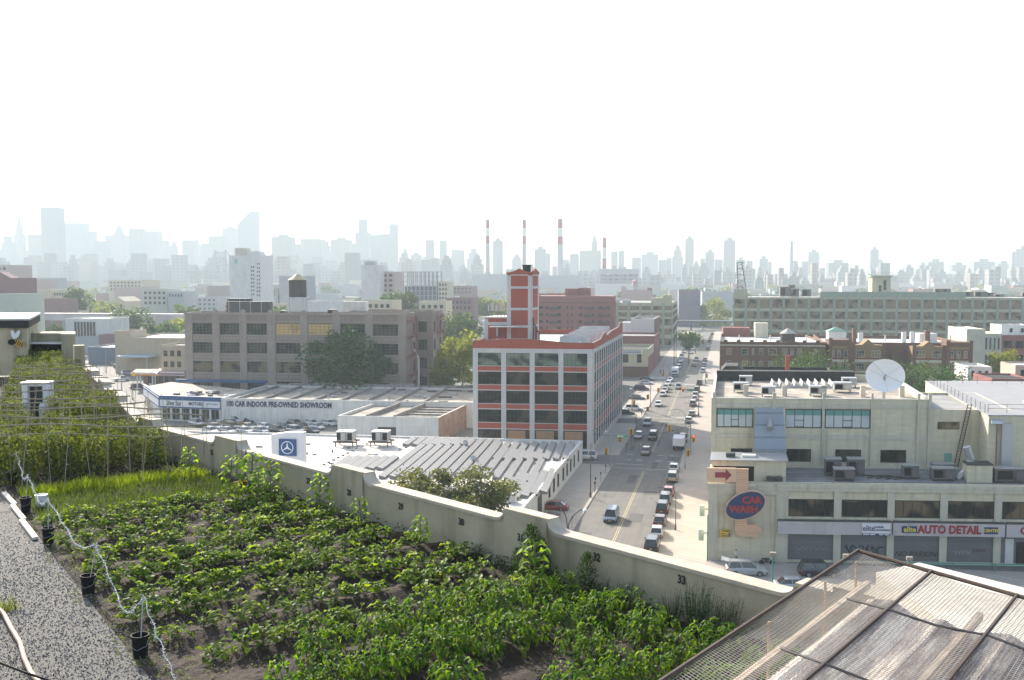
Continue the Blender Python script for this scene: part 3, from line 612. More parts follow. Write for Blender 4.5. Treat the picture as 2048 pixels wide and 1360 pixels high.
def zstrip(px, py, L, w_=1.05, row='middle'):
    p = P(px, py, zs_); p.z = zs_-.4; root = M()
    root.prism([(0, 0), (w_, 0), (w_, L), (0, L)], 0, .28, 1, 1, (p, CU, CV))
    n = max(2, int(L/1.6))
    for k in range(n): y0 = L*k/n+.04; y1 = L*(k+1)/n-.04; root.face([p+CU*.0+CV*y0+UP*.62, p+CU*w_+CV*y0+UP*.34, p+CU*w_+CV*y1+UP*.34, p+CV*y1+UP*.62], 0)
    root.face([p+UP*.28, p+UP*.6, p+UP*.6+CV*L, p+UP*.28+CV*L], 1)
    root.face([p+UP*.28, p+UP*.28+CU*w_, p+UP*.34+CU*w_, p+UP*.6], 1)
    root.build('skylight_strip', [rib, ribs], label='ribbed skylight strip, %s row on the white warehouse roof' % row, cat='skylight', group='ribbed skylight strips on the warehouse roof', loc=p)
for i in range(9): zstrip(757+i*21.5, 953-i*0.2, 36-i*.2)
for i in range(6): zstrip(940+i*22.5, 948+i*3, 26-i*.5, row='long right')
for i in range(7): zstrip(805+i*19, 888.5, 7.5, row='short rear')
for i in range(6): zstrip(662+i*19-4, 936, 11, row='near left')
for i in range(9): zstrip(965+i*20, 917, 17, row='rear right')
for i in range(6): zstrip(985+i*19, 1003-i*4, 17, row='near right')
for i in range(5): zstrip(842+i*21, 1000, 10, row='nearest')
for i, (x, y) in enumerate(((932, 894), (948, 926), (745, 921), (600, 893), (665, 905), (1100, 905), (1070, 930), (880, 905))):
    p = P(x, y, zs_-.4); m = M(); m.tube(p, p+UP*.8, .28, n=10); m.tube(p+UP*.8, p+UP*1.1-CV*.9, .42, n=10)
    m.build('roof_vent', steel, label='%s steel roof vent on the white warehouse roof' % ('hooded' if i < 2 else 'small'), cat='roof vent', group='roof vents on the warehouse', loc=p) if i < 2 else M().tube(p, p+UP*.5, .13, n=6).build('vent_pipe', dkmetal, S)
for i in range(14): p = P(648+i*9.5, 930-i*4.6, zs_-.4); M().box(-.22, .22, -.15, .15, 0, .22, (p, CU, CV)).build('roof_vent_box', ribs, S)
for i in range(9): p = P(800+i*12, 887-i*.3+abs(4-i)*3, zs_-.4); M().box(-.22, .22, -.15, .15, 0, .22, (p, CU, CV)).build('roof_vent_box', ribs, S)
for i, x in enumerate((671, 741)):
    p = P(x, 893, zs_-.4); fr = (p, CU, CV); root = thing('air_unit', 'boxy grey air unit on a rusty frame, %s of two on the white warehouse roof' % ('left' if i == 0 else 'right'), 'air conditioner', p, 'air units on the white warehouse roof')
    m = M(); m.box(-.4, 4.0, -.3, .1, .75, 1.05, fr).box(-.4, 4.0, 2.3, 2.6, .75, 1.05, fr); [m.box(q, q+.18, yy, yy+.18, 0, .75, fr) for q in (0, 3.3) for yy in (-.3, 2.3)]; m.build('steel_frame', mat('rusty_frame', (.1, .05, .035), .8), root)
    m = M(); m.box(.2, 3.3, 0, 2.4, 1.06, 2.75, fr); m.box(1.2, 2.0, -.3, 0, 1.2, 2.6, fr); m.build('casing', steel, root); M().box(.3, 1.0, -.03, 0, 1.25, 2.6, fr).build('grille', black, root); M().box(2.3, 3.2, -.03, 0, 1.25, 2.6, fr).build('grille', black, root); M().box(.1, 3.4, -.1, 2.5, 2.752, 2.85, fr).build('lid', mat('unit_lid', (.62, .6, .57), .6), root)
m = M(); m.path([P(700, 893, zs_+.2), P(725, 890, zs_+.5), P(708, 905, zs_+.3), P(704, 918, zs_+.1)], .09); m.path([P(712, 893, zs_+.2), P(760, 890, zs_+.4)], .09); m.build('pipe', steel, label='pale pipe running between the two warehouse air units', cat='pipe', loc=P(704, 918, zs_+.1))
R = random.Random(44)
for i in range(26):
    p = P(R.uniform(490, 1090), R.uniform(884, 930), zs_-.4)
    if p.x > 5: continue
    w_ = R.uniform(.4, 2.2); M().box(0, w_, 0, R.uniform(.15, .5), 0, R.uniform(.08, .3), (p, CU, CV)).build('roof_board', R.choice([dkmetal, ribs, pw]), S)
# dealer pylon with the star
q = PY(543, 926, 150); q.z = 0; u = V((.985, -.17, 0)).normalized(); v = V((.17, .985, 0)).normalized(); wq = along(q, u, 607, 10); zt = zat(q, 866)
S = thing('dealer_pylon', 'tall white pylon carrying a blue square sign with a three pointed star', 'sign', q); f = (q, u, v)
M().vprism([(0, 0), (wq, 0), (wq, zt+.25), (wq*.5, zt+.18), (0, zt-.25)], 0, 1.2, f).build('slab', signw, S)
x0, x1 = along(q, u, 559, 9), along(q, u, 593, 9); za, zb2 = zat(q, 910), zat(q, 877); M().box(x0, x1, -.25, -.005, za, zb2, f).build('sign_panel', blue, S)
m = M(); c = q+u*(x0+x1)/2-v*.27+UP*(za+zb2)/2; r = (x1-x0)*.36; K = 28
for i in range(K):
    a, b = 2*math.pi*i/K, 2*math.pi*(i+1)/K; pts = [c+u*(sin(t)*rr)+UP*(cos(t)*rr) for t, rr in ((a, r), (b, r), (b, r*.88), (a, r*.88))]; m.face(pts); m.face([p-v*.05 for p in pts][::-1])
for k in range(3):
    a = 2*math.pi*k/3; tip = c+u*sin(a)*r+UP*cos(a)*r; l1 = c+u*sin(a+1.047)*r*.17+UP*cos(a+1.047)*r*.17; l2 = c+u*sin(a-1.047)*r*.17+UP*cos(a-1.047)*r*.17; m.face([c-v*.06, l1-v*.03, tip-v*.03, l2-v*.03])
m.build('star_emblem', mat('star_silver', (.75, .77, .8), .35), S)
# ================================================================ cream car wash building, lower part
WU = V((.9983, -.0585, 0)); WV = D
O = P(1415, 1121); O.z = 0; hl = zat(O, 963)
wl = 62; B = Bldg('car_wash_building', 'cream two storey building with car wash signs, roller shutters and a grey roof', O, wl, 11.5, hl, cream, mat('ribbed_grey_roof', (.3, .3, .31), .6, (.12, .12, .12), .6, .9, brick=(1, 30, .6), mortar=(.1, .1, .1)), WU, WV, par=.35)
streaky(MATS['ribbed_grey_roof'], 0, (.05, .05, .055), (.03, 3.4, 1), .85)
CW = B
xc = lambda p, z=6: along(O, WU, p, z)
pc = [(xc(a), xc(b)) for a, b in ((1576, 1667), (1682, 1774), (1788, 1879), (1894, 1987), (2002, 2096))]
w_ = pc[1][1]-pc[1][0]; st = pc[2][0]-pc[1][0]; pc += [(pc[4][0]+st*(i+1), pc[4][0]+st*(i+1)+w_) for i in range(3)]
X0 = xc(1560)
zw0, zw1 = zat(O, 1030), zat(O, 995); zc0, zc1 = zat(O, 993), zat(O, 977)
B.grid('F', [(.35, zat(O, 1063)), (zw0, zw1)], pc, creamp, cream, .35, .12, x0=X0, z1=hl-.5)
M().box(-.25, wl, -.55, -.36, hl-.5, hl-.1, B.fr).box(-.1, wl, -.45, -.0, hl-1.0, hl-.52, B.fr).build('cornice', creamp, B.root)
m = M(); x1_ = X0; m.box(0, 1.2, -.3, 0, 0, hl-1.02, B.fr).box(X0-.5, X0, -.3, 0, 0, hl-1.02, B.fr).box(1.2, X0-.5, -.3, 0, hl-1.5, hl-1.02, B.fr); m.build('wall_frame', creamp, B.root)
B.windows('F', [(zw0, zw1)], pc, (frame_b, glassmat('painted_brown_reflection_glass', (.01, .01, .01), (.14, .1, .055), .35)), 5, 1, fw=.1, trans=0)  # brown tone paints the reflections into these panes
shut = mat('grey_roller_shutter', (.14, .145, .15), .6, (.1, .1, .1), .8, .6, brick=(1, 60, .22), mortar=(.08, .08, .085)); teal = mat('teal_trim', (.02, .22, .19), .6)
zsT = zat(O, 1063)
for i, c in enumerate(pc):
    M().box(c[0]+.06, c[1]-.06, -.1, -.02, .35, zsT, B.fr).build('roller_shutter', shut, B.root)
    m = M(); m.box(c[0], c[0]+.06, -.2, -.1, .35, zsT, B.fr).box(c[1]-.06, c[1], -.2, -.1, .35, zsT, B.fr); m.build('shutter_track', teal, B.root)
gra = mat('graffiti_paint', (.012, .02, .035), .7); grw = mat('pale_graffiti_paint', (.35, .36, .36), .7)
letters('NO PARKING', .95, B.root, O+WU*(pc[2][0]+3.1)+UP*zat(O, 1101)-WV*.13, WU, mat('black_spray_paint', (.008, .008, .008), .7), 'painted_words', depth=.005, shear=.2)
def scribble(c, zc, w_, h_, seed, mt, r=.05):
    R = random.Random(seed); pts = []; n = 26
    for i in range(n): a = i*1.35; pts.append(O+WU*(c+w_*(i/n-.5)+.28*h_*cos(a*1.3))+UP*(zc+h_*.45*sin(a)+R.uniform(-.1, .1)*h_)-WV*.14)
    M().path(pts, r, 4).build('graffiti', mt, B.root)
scribble(pc[1][0]+2.9, 1.7, 4.6, 1.3, 1, gra, .07); scribble(pc[1][0]+2.9, 1.75, 4.4, 1.1, 5, mat('green_spray', (.03, .1, .08), .7), .05)
scribble(pc[0][0]+3, 1.8, 4, .5, 2, grw, .025); scribble(pc[3][0]+2, 1.6, 2.2, .5, 3, grw, .04); scribble(pc[3][0]+4, 1.9, 1.8, .5, 4, mat('brown_spray', (.12, .07, .06), .7), .04)
# long fascia with the shop signs
fm = mat('pale_metal_fascia', (.5, .46, .46), .5, (.4, .36, .36), .35, .8, streak=.2)
zf0, zf1 = zat(O, 1061), zat(O, 1036)
S = B.root
for a, b in ((X0-.3, xc(1781)), (xc(1784), xc(2006)), (xc(2009), wl)):
    M().box(a, b, -1.1, -.36, zf0, zf1, B.fr, 0).box(a, b, -1.12, -.36, zf1+.002, zf1+.12, B.fr, 1).build('fascia', [fm, dkmetal], S)
zm = (zf0+zf1)/2; red = mat('red_sign_letters', (.3, .008, .016), .6); ylw = mat('yellow_letters', (.75, .6, .08), .5); bl2 = mat('deep_blue_panel', (.012, .02, .13), .5)
def fl(txt, size, px, mt, bold=0, dz=0, sx=1, off=1.16): letters(txt, size, S, O+WU*xc(px, zm)+UP*(zm+dz)-WV*off, WU, mt, bold=bold, sx=sx)
fl('AUTO', 1.4, 1860, red, .06, sx=.86); fl('DETAIL', 1.4, 1925.5, red, .06, sx=.84); fl('CAR', 1.35, 2057, red, .035)
M().box(xc(1801), xc(1831), -1.16, -1.1, zm-.42, zm+.42, B.fr).build('sign_panel', bl2, S); fl('elite', .95, 1816, ylw, .02, sx=.9, off=1.19)
M().box(xc(1964), xc(1992), -1.16, -1.1, zm-.42, zm+.42, B.fr).build('sign_panel', bl2, S); fl('CENTER', .52, 1978, ylw, .015, off=1.19)
M().box(xc(1722), xc(1778), -1.3, -1.12, zf0+.05, zf1-.1, B.fr).build('sign_panel', signw, S); M().box(xc(1722), xc(1778), -1.32, -1.3, zf0+.05, zf0+.28, B.fr).build('sign_stripe', bl2, S)
for a, b_ in ((1724, 1736), (1738, 1748), (1756, 1764), (1766, 1776)): M().box(xc(a), xc(b_), -1.335, -1.321, zf0+.1, zf0+.22, B.fr).build('lettering', signw, S)
fl('elite', 1.0, 1734.5, bl2, .0, .1, .85, 1.34); fl('mobile', .42, 1755, bl2, 0, .32, 1, 1.34); fl('communication', .42, 1762, bl2, 0, -.05, .75, 1.34)
# entrance at the right of the shutters
m = M(); a = pc[3][1]+.8; M().box(pc[4][0]+.6, pc[4][0]+1.6, -.14, -.11, .3, 3.4, B.fr).build('door_post', frame_w, S)
M().box(pc[4][0]+1.9, pc[4][0]+5, -.14, -.11, .3, 3.0, B.fr).build('doorway_shade_panel', black, S)  # black panel on the wall stands for the shade inside the doorway
# oval sign and the arrow
sb = mat('peach_sign_metal', (.68, .42, .26), .6, (.58, .36, .23), .8, .6, brick=(1, 60, .28), mortar=(.3, .18, .12)); sbp = mat('peach_sign_face', (.72, .46, .3), .6, (.6, .38, .25), .8, .6)
T = thing('car_wash_sign', 'tall peach arrow sign with a blue oval reading CAR WASH', 'sign', O+WU*xc(1484, 5)-WV*.4)
f = (O, WU, WV); z_ = lambda py: zat(O, py)
M().box(xc(1414, 11), xc(1472, 11), -1.0, -.6, z_(960), z_(933), f).build('arrow_panel', sbp, T)
M().box(xc(1472, 11)+.01, xc(1496, 9), -.98, -.62, z_(985), z_(934), f).build('ribbed_column', sb, T)
xa, xb, xm = xc(1470, 4), xc(1493.5, 4), xc(1524, 4)
zb0, zb1 = z_(1068), z_(1044); hx = (zb1-zb0)
m = M(); m.vprism([(xa, z_(1033)), (xa, zb0+.8), (xa+.25, zb0+.25), (xa+.9, zb0), (xm-1.0, zb0), (xm-1.0, zb0-.35), (xm, (zb0+zb1)/2), (xm-1.0, zb1+.35), (xm-1.0, zb1), (xb, zb1), (xb, z_(1033))][::-1], -.98, -.62, f); m.build('hooked_arrow', sb, T)
m = M(); za, zb2 = z_(951.5), z_(941); zq = (za+zb2)/2; xl, xr, xt = xc(1430, 10), xc(1451, 10), xc(1463, 10)
m.vprism([(xl, za), (xr, za), (xr, za-.45), (xt, zq), (xr, zb2+.45), (xr, zb2), (xl, zb2)][::-1], -1.06, -1.0, f); m.build('red_arrow', mat('sign_red_arrow', (.3, .03, .04), .6), T)
co_ = O+WU*xc(1490.5, 7)+UP*z_(1005)-WV*.95
def oval(ax, bx, y0, y1, mt, nm):
    n = 40; pts = []; ang = rad(24)
    for i in range(n): a = 2*math.pi*i/n; x, z = ax*cos(a), bx*sin(a); pts.append((xc(1490.5, 7)+x*cos(ang)-z*sin(ang), z_(1005)+x*sin(ang)+z*cos(ang)))
    M().vprism(pts, y0, y1, f).build(nm, mt, T)
oval(2.62, 1.68, -1.35, -.97, sbp, 'oval_rim'); oval(2.5, 1.56, -1.42, -1.352, mat('oval_blue', (.006, .03, .115), .6), 'oval_face')
rl = mat('faded_red_letters', (.36, .025, .025), .6)
letters('CAR', 1.15, T, O+WU*xc(1503, 8)+UP*z_(994.5)-WV*1.47, WU, rl, bold=.06, depth=.04, sx=1.05); letters('WASH', 1.15, T, O+WU*xc(1487, 7)+UP*z_(1012.5)-WV*1.47, WU, rl, bold=.06, depth=.04, sx=1.05)
M().box(xc(1440, 3), xc(1461, 3), -.36, -.02, z_(1072), z_(1058), f).build('wall_sign', mat('yellow_sign', (.6, .4, .03), .6), label='small yellow notice sign on the cream car wash wall', cat='sign', loc=O+WU*xc(1450, 3)+UP*z_(1072))
ys_ = [o for o in COL.objects if o.name == 'wall_sign'][0]; dkl = mat('dark_notice_lettering', (.06, .03, .005), .8)
for xa_, xb_, ya_, yb_, mt_ in ((1443, 1459.5, 1061, 1059, dkl), (1442, 1451, 1066, 1064.8, dkl), (1441.5, 1455, 1070.5, 1069, dkl), (1456, 1460.5, 1071.5, 1063.5, mat('notice_blue_box', (.1, .13, .22), .7))): M().box(xc(xa_, 3), xc(xb_, 3), -.385, -.361, z_(ya_), z_(yb_), f).build('lettering', mt_, ys_)
# green lamp hoods on the street side
for i, (x, y) in enumerate(((1410.5, 1066), (1412, 1018))):
    p = PY(x+3.4, y, 123+i*6); q = thing('wall_lamp', 'green and white drum lamp on the street side of the car wash wall, '+('lower' if i == 0 else 'upper'), 'lamp', p); M().lathe(p+V((-.75, 0, 0)), [(0, -.9), (.36, -.9), (.38, .5), (0, .6)], 12).build('drum', mat('drum_green_white', (.6, .62, .55), .6, (.02, .25, .15), .8, .8), q); M().box(-.6, .2, -.05, .05, -.05, .05, (p, V((1, 0, 0)), V((0, 1, 0)))).build('bracket', teal, q)
p = P(1415, 1160, 0); M().tube(P(1414.5, 1124), P(1414.5, 1124)+UP*6, .07, n=6).build('drain_pipe', teal, CW.root)
# small penthouse on the corner and its sloping stair roof
rz_ = hl-.3; q = P(1421, 962, rz_); 
a = O+WU*.4+WV*1.5; w1 = along(a, WU, 1572, 11); h1 = zat(a, 921)
b = Bldg('corner_penthouse', 'low cream penthouse with a flat grey roof behind the car wash sign', a, w1, 5.2, h1-rz_, cream, steel, WU, WV, par=0, base=rz_)
M().box(-.25, w1+.25, -.4, 5.4, h1-rz_+.055, h1-rz_+.16, b.fr).build('eaves', steel, b.root)
M().box(.2, along(a, WU, 1508, 11), -.02, -.0, .1, 2.0, b.fr).build('opening_shade_panel', black, b.root)  # flat black panel, the opening's shade put into colour
for i in range(2): p = a+WU*(along(a, WU, 1540+i*17, 10))-WV*.8+UP*rz_; M().lathe(p, [(0, 0), (.48, 0), (.5, .85), (.4, .9), (0, .88)], 12).build('condenser', dkmetal, label='round black condenser by the cream penthouse, %s of two' % ('left' if i == 0 else 'right'), cat='air conditioner', group='round condensers on the car wash roof', loc=p)
p = a+WU*1.7+WV*1.5+UP*(h1+.16); M().box(0, 1.2, 0, .8, 0, .5, (p, WU, WV)).build('roof_hatch', dkmetal, b.root); M().box(along(a, WU, 1484, 11), along(a, WU, 1512, 11), 1.5, 2.6, h1-rz_+.16, h1-rz_+.45, b.fr).build('roof_hatch', roof_w, b.root)
p0 = P(1818, 1143); q0 = thing('teal_railing', 'long teal pipe railing in front of the shop fronts at the right edge', 'railing', p0); m = M(); m.tube(p0+UP*1.1, p0+WU*26+UP*1.1, .07, n=6); m.tube(p0+UP*.9, p0+WU*26+UP*.9, .05, n=6); m.build('rail', teal, q0)
for i in range(6): M().tube(p0+WU*(i*5+.2), p0+WU*(i*5+.2)+UP*1.1, .06, n=6).build('post', teal, q0)
# ---------------------------------------------------------------- upper part, set back
U0 = O+WV*11.6; U0 = U0+WU*.05; hu = zat(U0, 797); xu = lambda p, z=15: along(U0, WU, p, z)
wu = xu(1861); B = Bldg('cream_loft_building', 'cream upper storeys set back above the car wash roof with a satellite dish on top', U0, wu, 33, hu, cream, roof_t, WU, WV, par=.9, coping=mat('cream_coping', (.5, .48, .42), .8)); UB = B
cu_ = [(xu(a), xu(b)) for a, b in ((1433, 1506), (1553, 1643), (1649, 1740))]; zr0, zr1 = zat(U0, 854), zat(U0, 816.5)
pil = ((1425, 1431), (1544, 1551), (1643.5, 1648.5), (1740.5, 1745), (1833.5, 1838.5), (1855, 1861))
for a, b_ in pil: M().box(max(xu(a), 0), xu(b_), -.28, 0, hl-.3, hu+.9, B.fr).build('pier', creamp, B.root)
for a, b_ in zip(pil, pil[1:]):
    x0, x1 = xu(a[1])+.01, xu(b_[0])-.01; m = M()
    for y0, y1 in ((806, 814), (867, 876)): M().box(x0, x1, -.12, 0, zat(U0, y1), zat(U0, y0), B.fr).build('wall_band', creamp, B.root)
B.windows('F', [(zr0, zr1)], cu_, (frame_b, gl_pale), 5, 1, fw=.12, trans=1)
for c in cu_: M().box(c[0]+.1, c[1]-.1, -.05, -.035, zr1-.85, zr1-.12, B.fr).build('green_transom', mat('green_transom_glass', (.12, .3, .26), .2), B.root)
for a, b_ in ((1461.5, 1504), (1571, 1622), (1671, 1722), (1761, 1812)): place(window_mesh(xu(b_, 12)-xu(a, 12), zat(U0, 896)-zat(U0, 921), 2, 1, (frame_b, gl_dark)), 'window', B.root, U0+WU*xu(a, 12)-WV*.04+UP*zat(U0, 921), math.atan2(WU.y, WU.x))
for i in range(5): p = U0+WU*(wu-2.5-i*5.6)+WV*(10+.0*i)+UP*(hu-.9); M().box(0, .7, 0, .7, 0, 1.7, (p, WU, WV)).build('chimney', creamp, B.root)
# roof clutter of the loft building
RR = random.Random(11)
for i in range(9): p = U0+WU*(9+i*1.15)+WV*21+UP*(hu-.84); M().vprism([(0, 0), (1.1, 0), (.2, .95)], 0, 6, (p, WU, WV)).build('sawtooth_skylight', sky_w, B.root)
for i, (x, y, s_) in enumerate(((3, 14, 2.2), (7, 9, 2.0), (14, 10, 2.4), (18, 15, 2.6), (20, 22, 2.2), (4, 24, 2))):
    hvac(U0+WU*x+WV*y+UP*(hu-.84), s_, s_*.8, 1.1, 'white and grey air unit on the cream loft roof, %s' % ('nearest the street corner', 'second from the front parapet', 'beside the sawtooth skylights', 'left of the satellite dish', 'behind the sawtooth skylights', 'at the back by the street')[i], 'air units on the cream loft roof', WU, WV, steel)
M().box(.3, 23, 31, 33, 0, 1.6, (U0+UP*(hu-.8), WU, WV)).build('rear_wall', roof_b, B.root)
# satellite dish
dc = PY(1770, 752, 138); rd = 37.5/FPX*138; R0 = thing('satellite_dish', 'large white satellite dish on the cream loft roof', 'satellite dish', V((dc.x, dc.y, hu-.9)))
m = M(); nrm = V((-.25, -.93, .28)).normalized(); t1 = nrm.cross(UP).normalized(); t2 = t1.cross(nrm); n = 36; rings = 7; k0 = len(m.v)
for j in range(rings+1):
    r = rd*j/rings
    for i in range(n): a = 2*math.pi*i/n; m.v.append(tuple(dc+t1*r*cos(a)+t2*r*sin(a)*.9+nrm*(.9*(j/rings)**2-.5)))
for j in range(rings):
    for i in range(n): i2 = (i+1) % n; m.f.append((j*n+i, j*n+i2, (j+1)*n+i2, (j+1)*n+i)); m.m.append(0)
m.build('reflector', mat('dish_white', (.8, .8, .81), .6, (.7, .7, .7), 1.5, .5), R0, smooth=True)
m = M()
for i in range(3): a = 2*math.pi*i/3+.4; m.tube(dc+nrm*-.49+t1*.15*cos(a)+t2*.15*sin(a), dc+t1*rd*.97*cos(a)+t2*rd*.87*sin(a)+nrm*.36, .018, n=3)
m.tube(dc-nrm*.45, dc+nrm*.6, .09, n=6); m.tube(dc+nrm*.45, dc+nrm*.7, .16, n=8); 
for a in (.9, 3.6): m.tube(dc+t1*rd*.95*cos(a)+t2*rd*.85*sin(a)+nrm*.4, dc+nrm*.62, .035, n=4)
m.build('feed_and_ribs', dkmetal if 0 else steel, R0); M().tube(V((dc.x, dc.y+.3, hu-.9)), dc-nrm*.5, .22, n=8).build('mast', steel, R0)
# lower right wing with the green door and the tall right block
a0 = U0+WU*(wu+.02)+WV*.3; hr = zat(a0, 819); wr_ = along(a0, WU, 1932, 15); B = Bldg('cream_side_wing', 'lower cream wing with a small green door between the loft and the tall block', a0, wr_+6, 20, hr, cream, roof_g, WU, WV, par=.4)
place(window_mesh(along(a0, WU, 1918, 15)-along(a0, WU, 1875, 15), 1.0, 3, 1, (frame_b, gl_tan)), 'window', B.root, a0+WU*along(a0, WU, 1875, 15)-WV*.04+UP*zat(a0, 858), math.atan2(WU.y, WU.x))
M().box(along(a0, WU, 1888, 10), along(a0, WU, 1903, 10), -.06, 0, hl-.2, zat(a0, 906), B.fr).build('door', mat('mint_green_door', (.16, .36, .27), .6), B.root)
k0 = U0+WU*along(U0, WU, 1961, 17)-WV*4.2; hk = zat(k0, 832)
B = Bldg('cream_block', 'tall cream block with a railed grey roof at the right edge', k0, 40, 42, hk, cream, mat('silver_roof', (.42, .41, .43), .7, (.33, .32, .33), .5, .7, brick=(1, 3, 3), mortar=(.3, .3, .3)), WU, D, par=0, coping=None)
M().box(-.15, 40, -.15, 42, hk+.052, hk+.16, B.fr).build('roof_edge', mat('silver_roof2', (.42, .41, .43), .7, (.33, .32, .33), .5, .7, brick=(1, 3, 3), mortar=(.25, .25, .25)), B.root)
for p0, dr, L in ((k0+D*2, D, 38), (k0+D*2+WU*.4, WU, 34), (k0+D*38+WU*.4, WU, 34)):
    m = M(); n = int(L/2.4)
    for i in range(n+1): q = p0+dr*(L*i/n)+UP*(hk+.16); m.tube(q, q+UP*1.15, .035, n=4)
    for z in (.55, 1.12): m.tube(p0+UP*(hk+.16+z), p0+dr*L+UP*(hk+.16+z), .025, n=4)
    m.build('railing', dkmetal, B.root)
for x, y in ((8, 12), (14, 24), (22, 30)): M().box(x, x+2.2, y, y+1.3, hk+.162, hk+.5, B.fr).build('roof_hatch', steel, B.root)
xd = along(k0, WU, 2001, 15); xe = along(k0, WU, 2022, 15); m = M(); m.box(xd, xe, -.8, -.05, zat(k0, 930), zat(k0, 846), B.fr)
m.vprism([(0, zat(k0, 846)+.002), (.8, zat(k0, 846)+.002), (.8, zat(k0, 838)), (.35, zat(k0, 839)), (.05, zat(k0, 842))], -(xe-xd), 0, (k0+WU*xd-D*.8, D, WU)); m.build('duct', mat('duct_steel', (.45, .47, .5), .35, (.4, .4, .42), .8, .5, metal=.4), B.root)
M().tube(k0-D*.1+WU*(xd-.5)+UP*(hl-.3), k0-D*.1+WU*(xd-.5)+UP*(hk-1), .07, n=6).build('conduit', mat('rust_pipe', (.3, .16, .08), .8), B.root)
lad = thing('ladder', 'long dark steel ladder leaning against the cream wall', 'ladder', P(1907, 938, hl-.3)); pa_, pb_ = P(1907, 938, hl-.3), PY(1936, 808, 130.5)
m = M(); m.tube(pa_, pb_, .07, n=5); m.tube(pa_+WU*.5, pb_+WU*.5, .07, n=5)
for i in range(24): t = (i+.5)/24; m.tube(pa_.lerp(pb_, t), pa_.lerp(pb_, t)+WU*.5, .03, n=4)
m.build('rungs', mat('rusty_ladder', (.1, .06, .05), .8), lad)
# air units on the car wash roof
for i, (x, y, w_, h_, lb) in enumerate(((1650, 952, 2.1, 2.0, 'left of the pair against the cream wall'), (1695, 952, 2.2, 2.0, 'right of the pair against the cream wall'), (1668, 962, 2.6, 1.3, 'with a pale lid, at the front edge'), (1806, 958, 2.0, 1.5, 'with tilted hoods, alone in the middle'), (1866, 952, 2.8, 1.3, 'behind another near the green door'), (1864, 962, 2.9, 1.4, 'in front of another near the green door'), (1990, 966, 4.6, 1.6, 'long and dark, at the right edge'))):
    hvac(P(x, y, hl-.3), w_, 1.7, h_, 'grey air unit, car wash roof, '+lb, 'air units on the car wash roof', WU, WV, legs=.2)
p = P(1934, 965, hl-.3); m = M(); m.box(0, 3.1, 0, 2.6, 0, 2.2, (p, WU, WV)); q = thing('roof_bulkhead', 'small cream bulkhead on the car wash roof', 'bulkhead', p); m.build('wall', cream, q); M().box(-.1, 3.2, -.1, 2.7, 2.202, 2.32, (p, WU, WV)).build('lid', roof_b, q)
m = M(); p = P(1915, 958, hl-.3); m.path([p, p+WU*1.2+UP*1.2, p+WU*1.6+UP*2.6, p+WU*1+UP*4.2], .5, 8); m.path([p+WU*1.4+UP*2, p+WU*3.5+WV*.6+UP*1.5, p+WU*5+UP*1.2], .45, 8); m.build('duct_run', steel, label='bent grey ducts beside the small cream bulkhead', cat='duct', loc=p)
for i in range(9): p = P(1728+i*9, 952+(i*5) % 9, hl-.29); M().box(0, 2.6, 0, .18, 0, .16, (p, V((.8, .6, 0)) if i % 2 else WU, V((-.6, .8, 0)) if i % 2 else WV)).build('loose_beam', dkmetal, CW.root)
m = M(); p = U0+WU*xu(1508, 12)-WV*3.5; z0 = rz_; w2 = along(p, WU, 1572, 13)
q = thing('sloped_stair_hood', 'grey sheet metal stair hood sloping up against the cream loft wall', 'roof hood', V((p.x, p.y, z0)))
M().vprism([(0, z0), (3.4, z0), (3.4, zat(p, 823)), (0, zat(p, 901))], 0, w2, (p, WV, WU)).build('wall', cream, q)
za, zb2 = zat(p, 901), zat(p, 823); m = M(); 
m.face([p-WV*.2-WU*.1+UP*(za-.0), p-WV*.2+WU*(w2+.1)+UP*za, p+WV*3.35+WU*(w2-.3)+UP*(zb2+.1), p+WV*3.35+WU*.1+UP*(zb2+.1)]); m.face([p-WV*.2-WU*.1+UP*(za-.1), p-WV*.2+WU*(w2+.1)+UP*(za-.1), p-WV*.2+WU*(w2+.1)+UP*za, p-WV*.2-WU*.1+UP*za]); m.build('sheet_roof', mat('sheet_metal_roof', (.3, .33, .37), .5, (.22, .25, .28), .8, .6, brick=(1, 30, 1.5), mortar=(.15, .17, .19)), q)
c = p+WV*1.6+WU*w2*.5+UP*((za+zb2)/2+.1); M().tube(c-WV*.9+UP*.1, c+WV*.9+UP*1.0, .42, n=10).build('vent', steel, q)
# ================================================================ the rooftop farm
ZD = 30.0; ZC = 31.02
a1 = P(1565, 1178, ZC); c1 = P(280, 843, ZC); W1 = (c1-a1); W1.z = 0; L1 = W1.length; W1.normalize(); N1 = V((W1.y, -W1.x, 0))    # N1 points to the street
c1 = a1+W1*L1; c2 = P(162, 728, ZC); W2 = c2-c1; W2.z = 0; L2 = W2.length; W2.normalize(); N2 = V((W2.y, -W2.x, 0))
wallm = mat('parapet_render', (.43, .375, .265), .9, (.31, .275, .2), .9, .9, streak=.5, bump=.25, bscale=9); capm = mat('parapet_cap', (.5, .44, .35), .9, (.34, .3, .24), 2.5, .8, bump=.3, bscale=12)
FB = thing('farm_building', 'industrial building under the rooftop farm with a numbered cream parapet wall', 'building', V((a1.x, a1.y, 0)))
e1 = a1-W1*24; pl = [e1+N1*.35, c1+N1*.35+N2*.0, c2+W2*9+N2*.35, c2+W2*9-N2*22, V((-34, 12, 0)), V((-30, -12, 0)), V((12, -14, 0))]
m = M(); m.prism([(p.x, p.y) for p in pl], -.5, ZD-.35); m.build('wall', mat('farm_building_wall', (.5, .47, .38), .9), FB)
f1 = (V((a1.x, a1.y, 0)), W1, N1); f2 = (V((c1.x, c1.y, 0)), W2, N2)
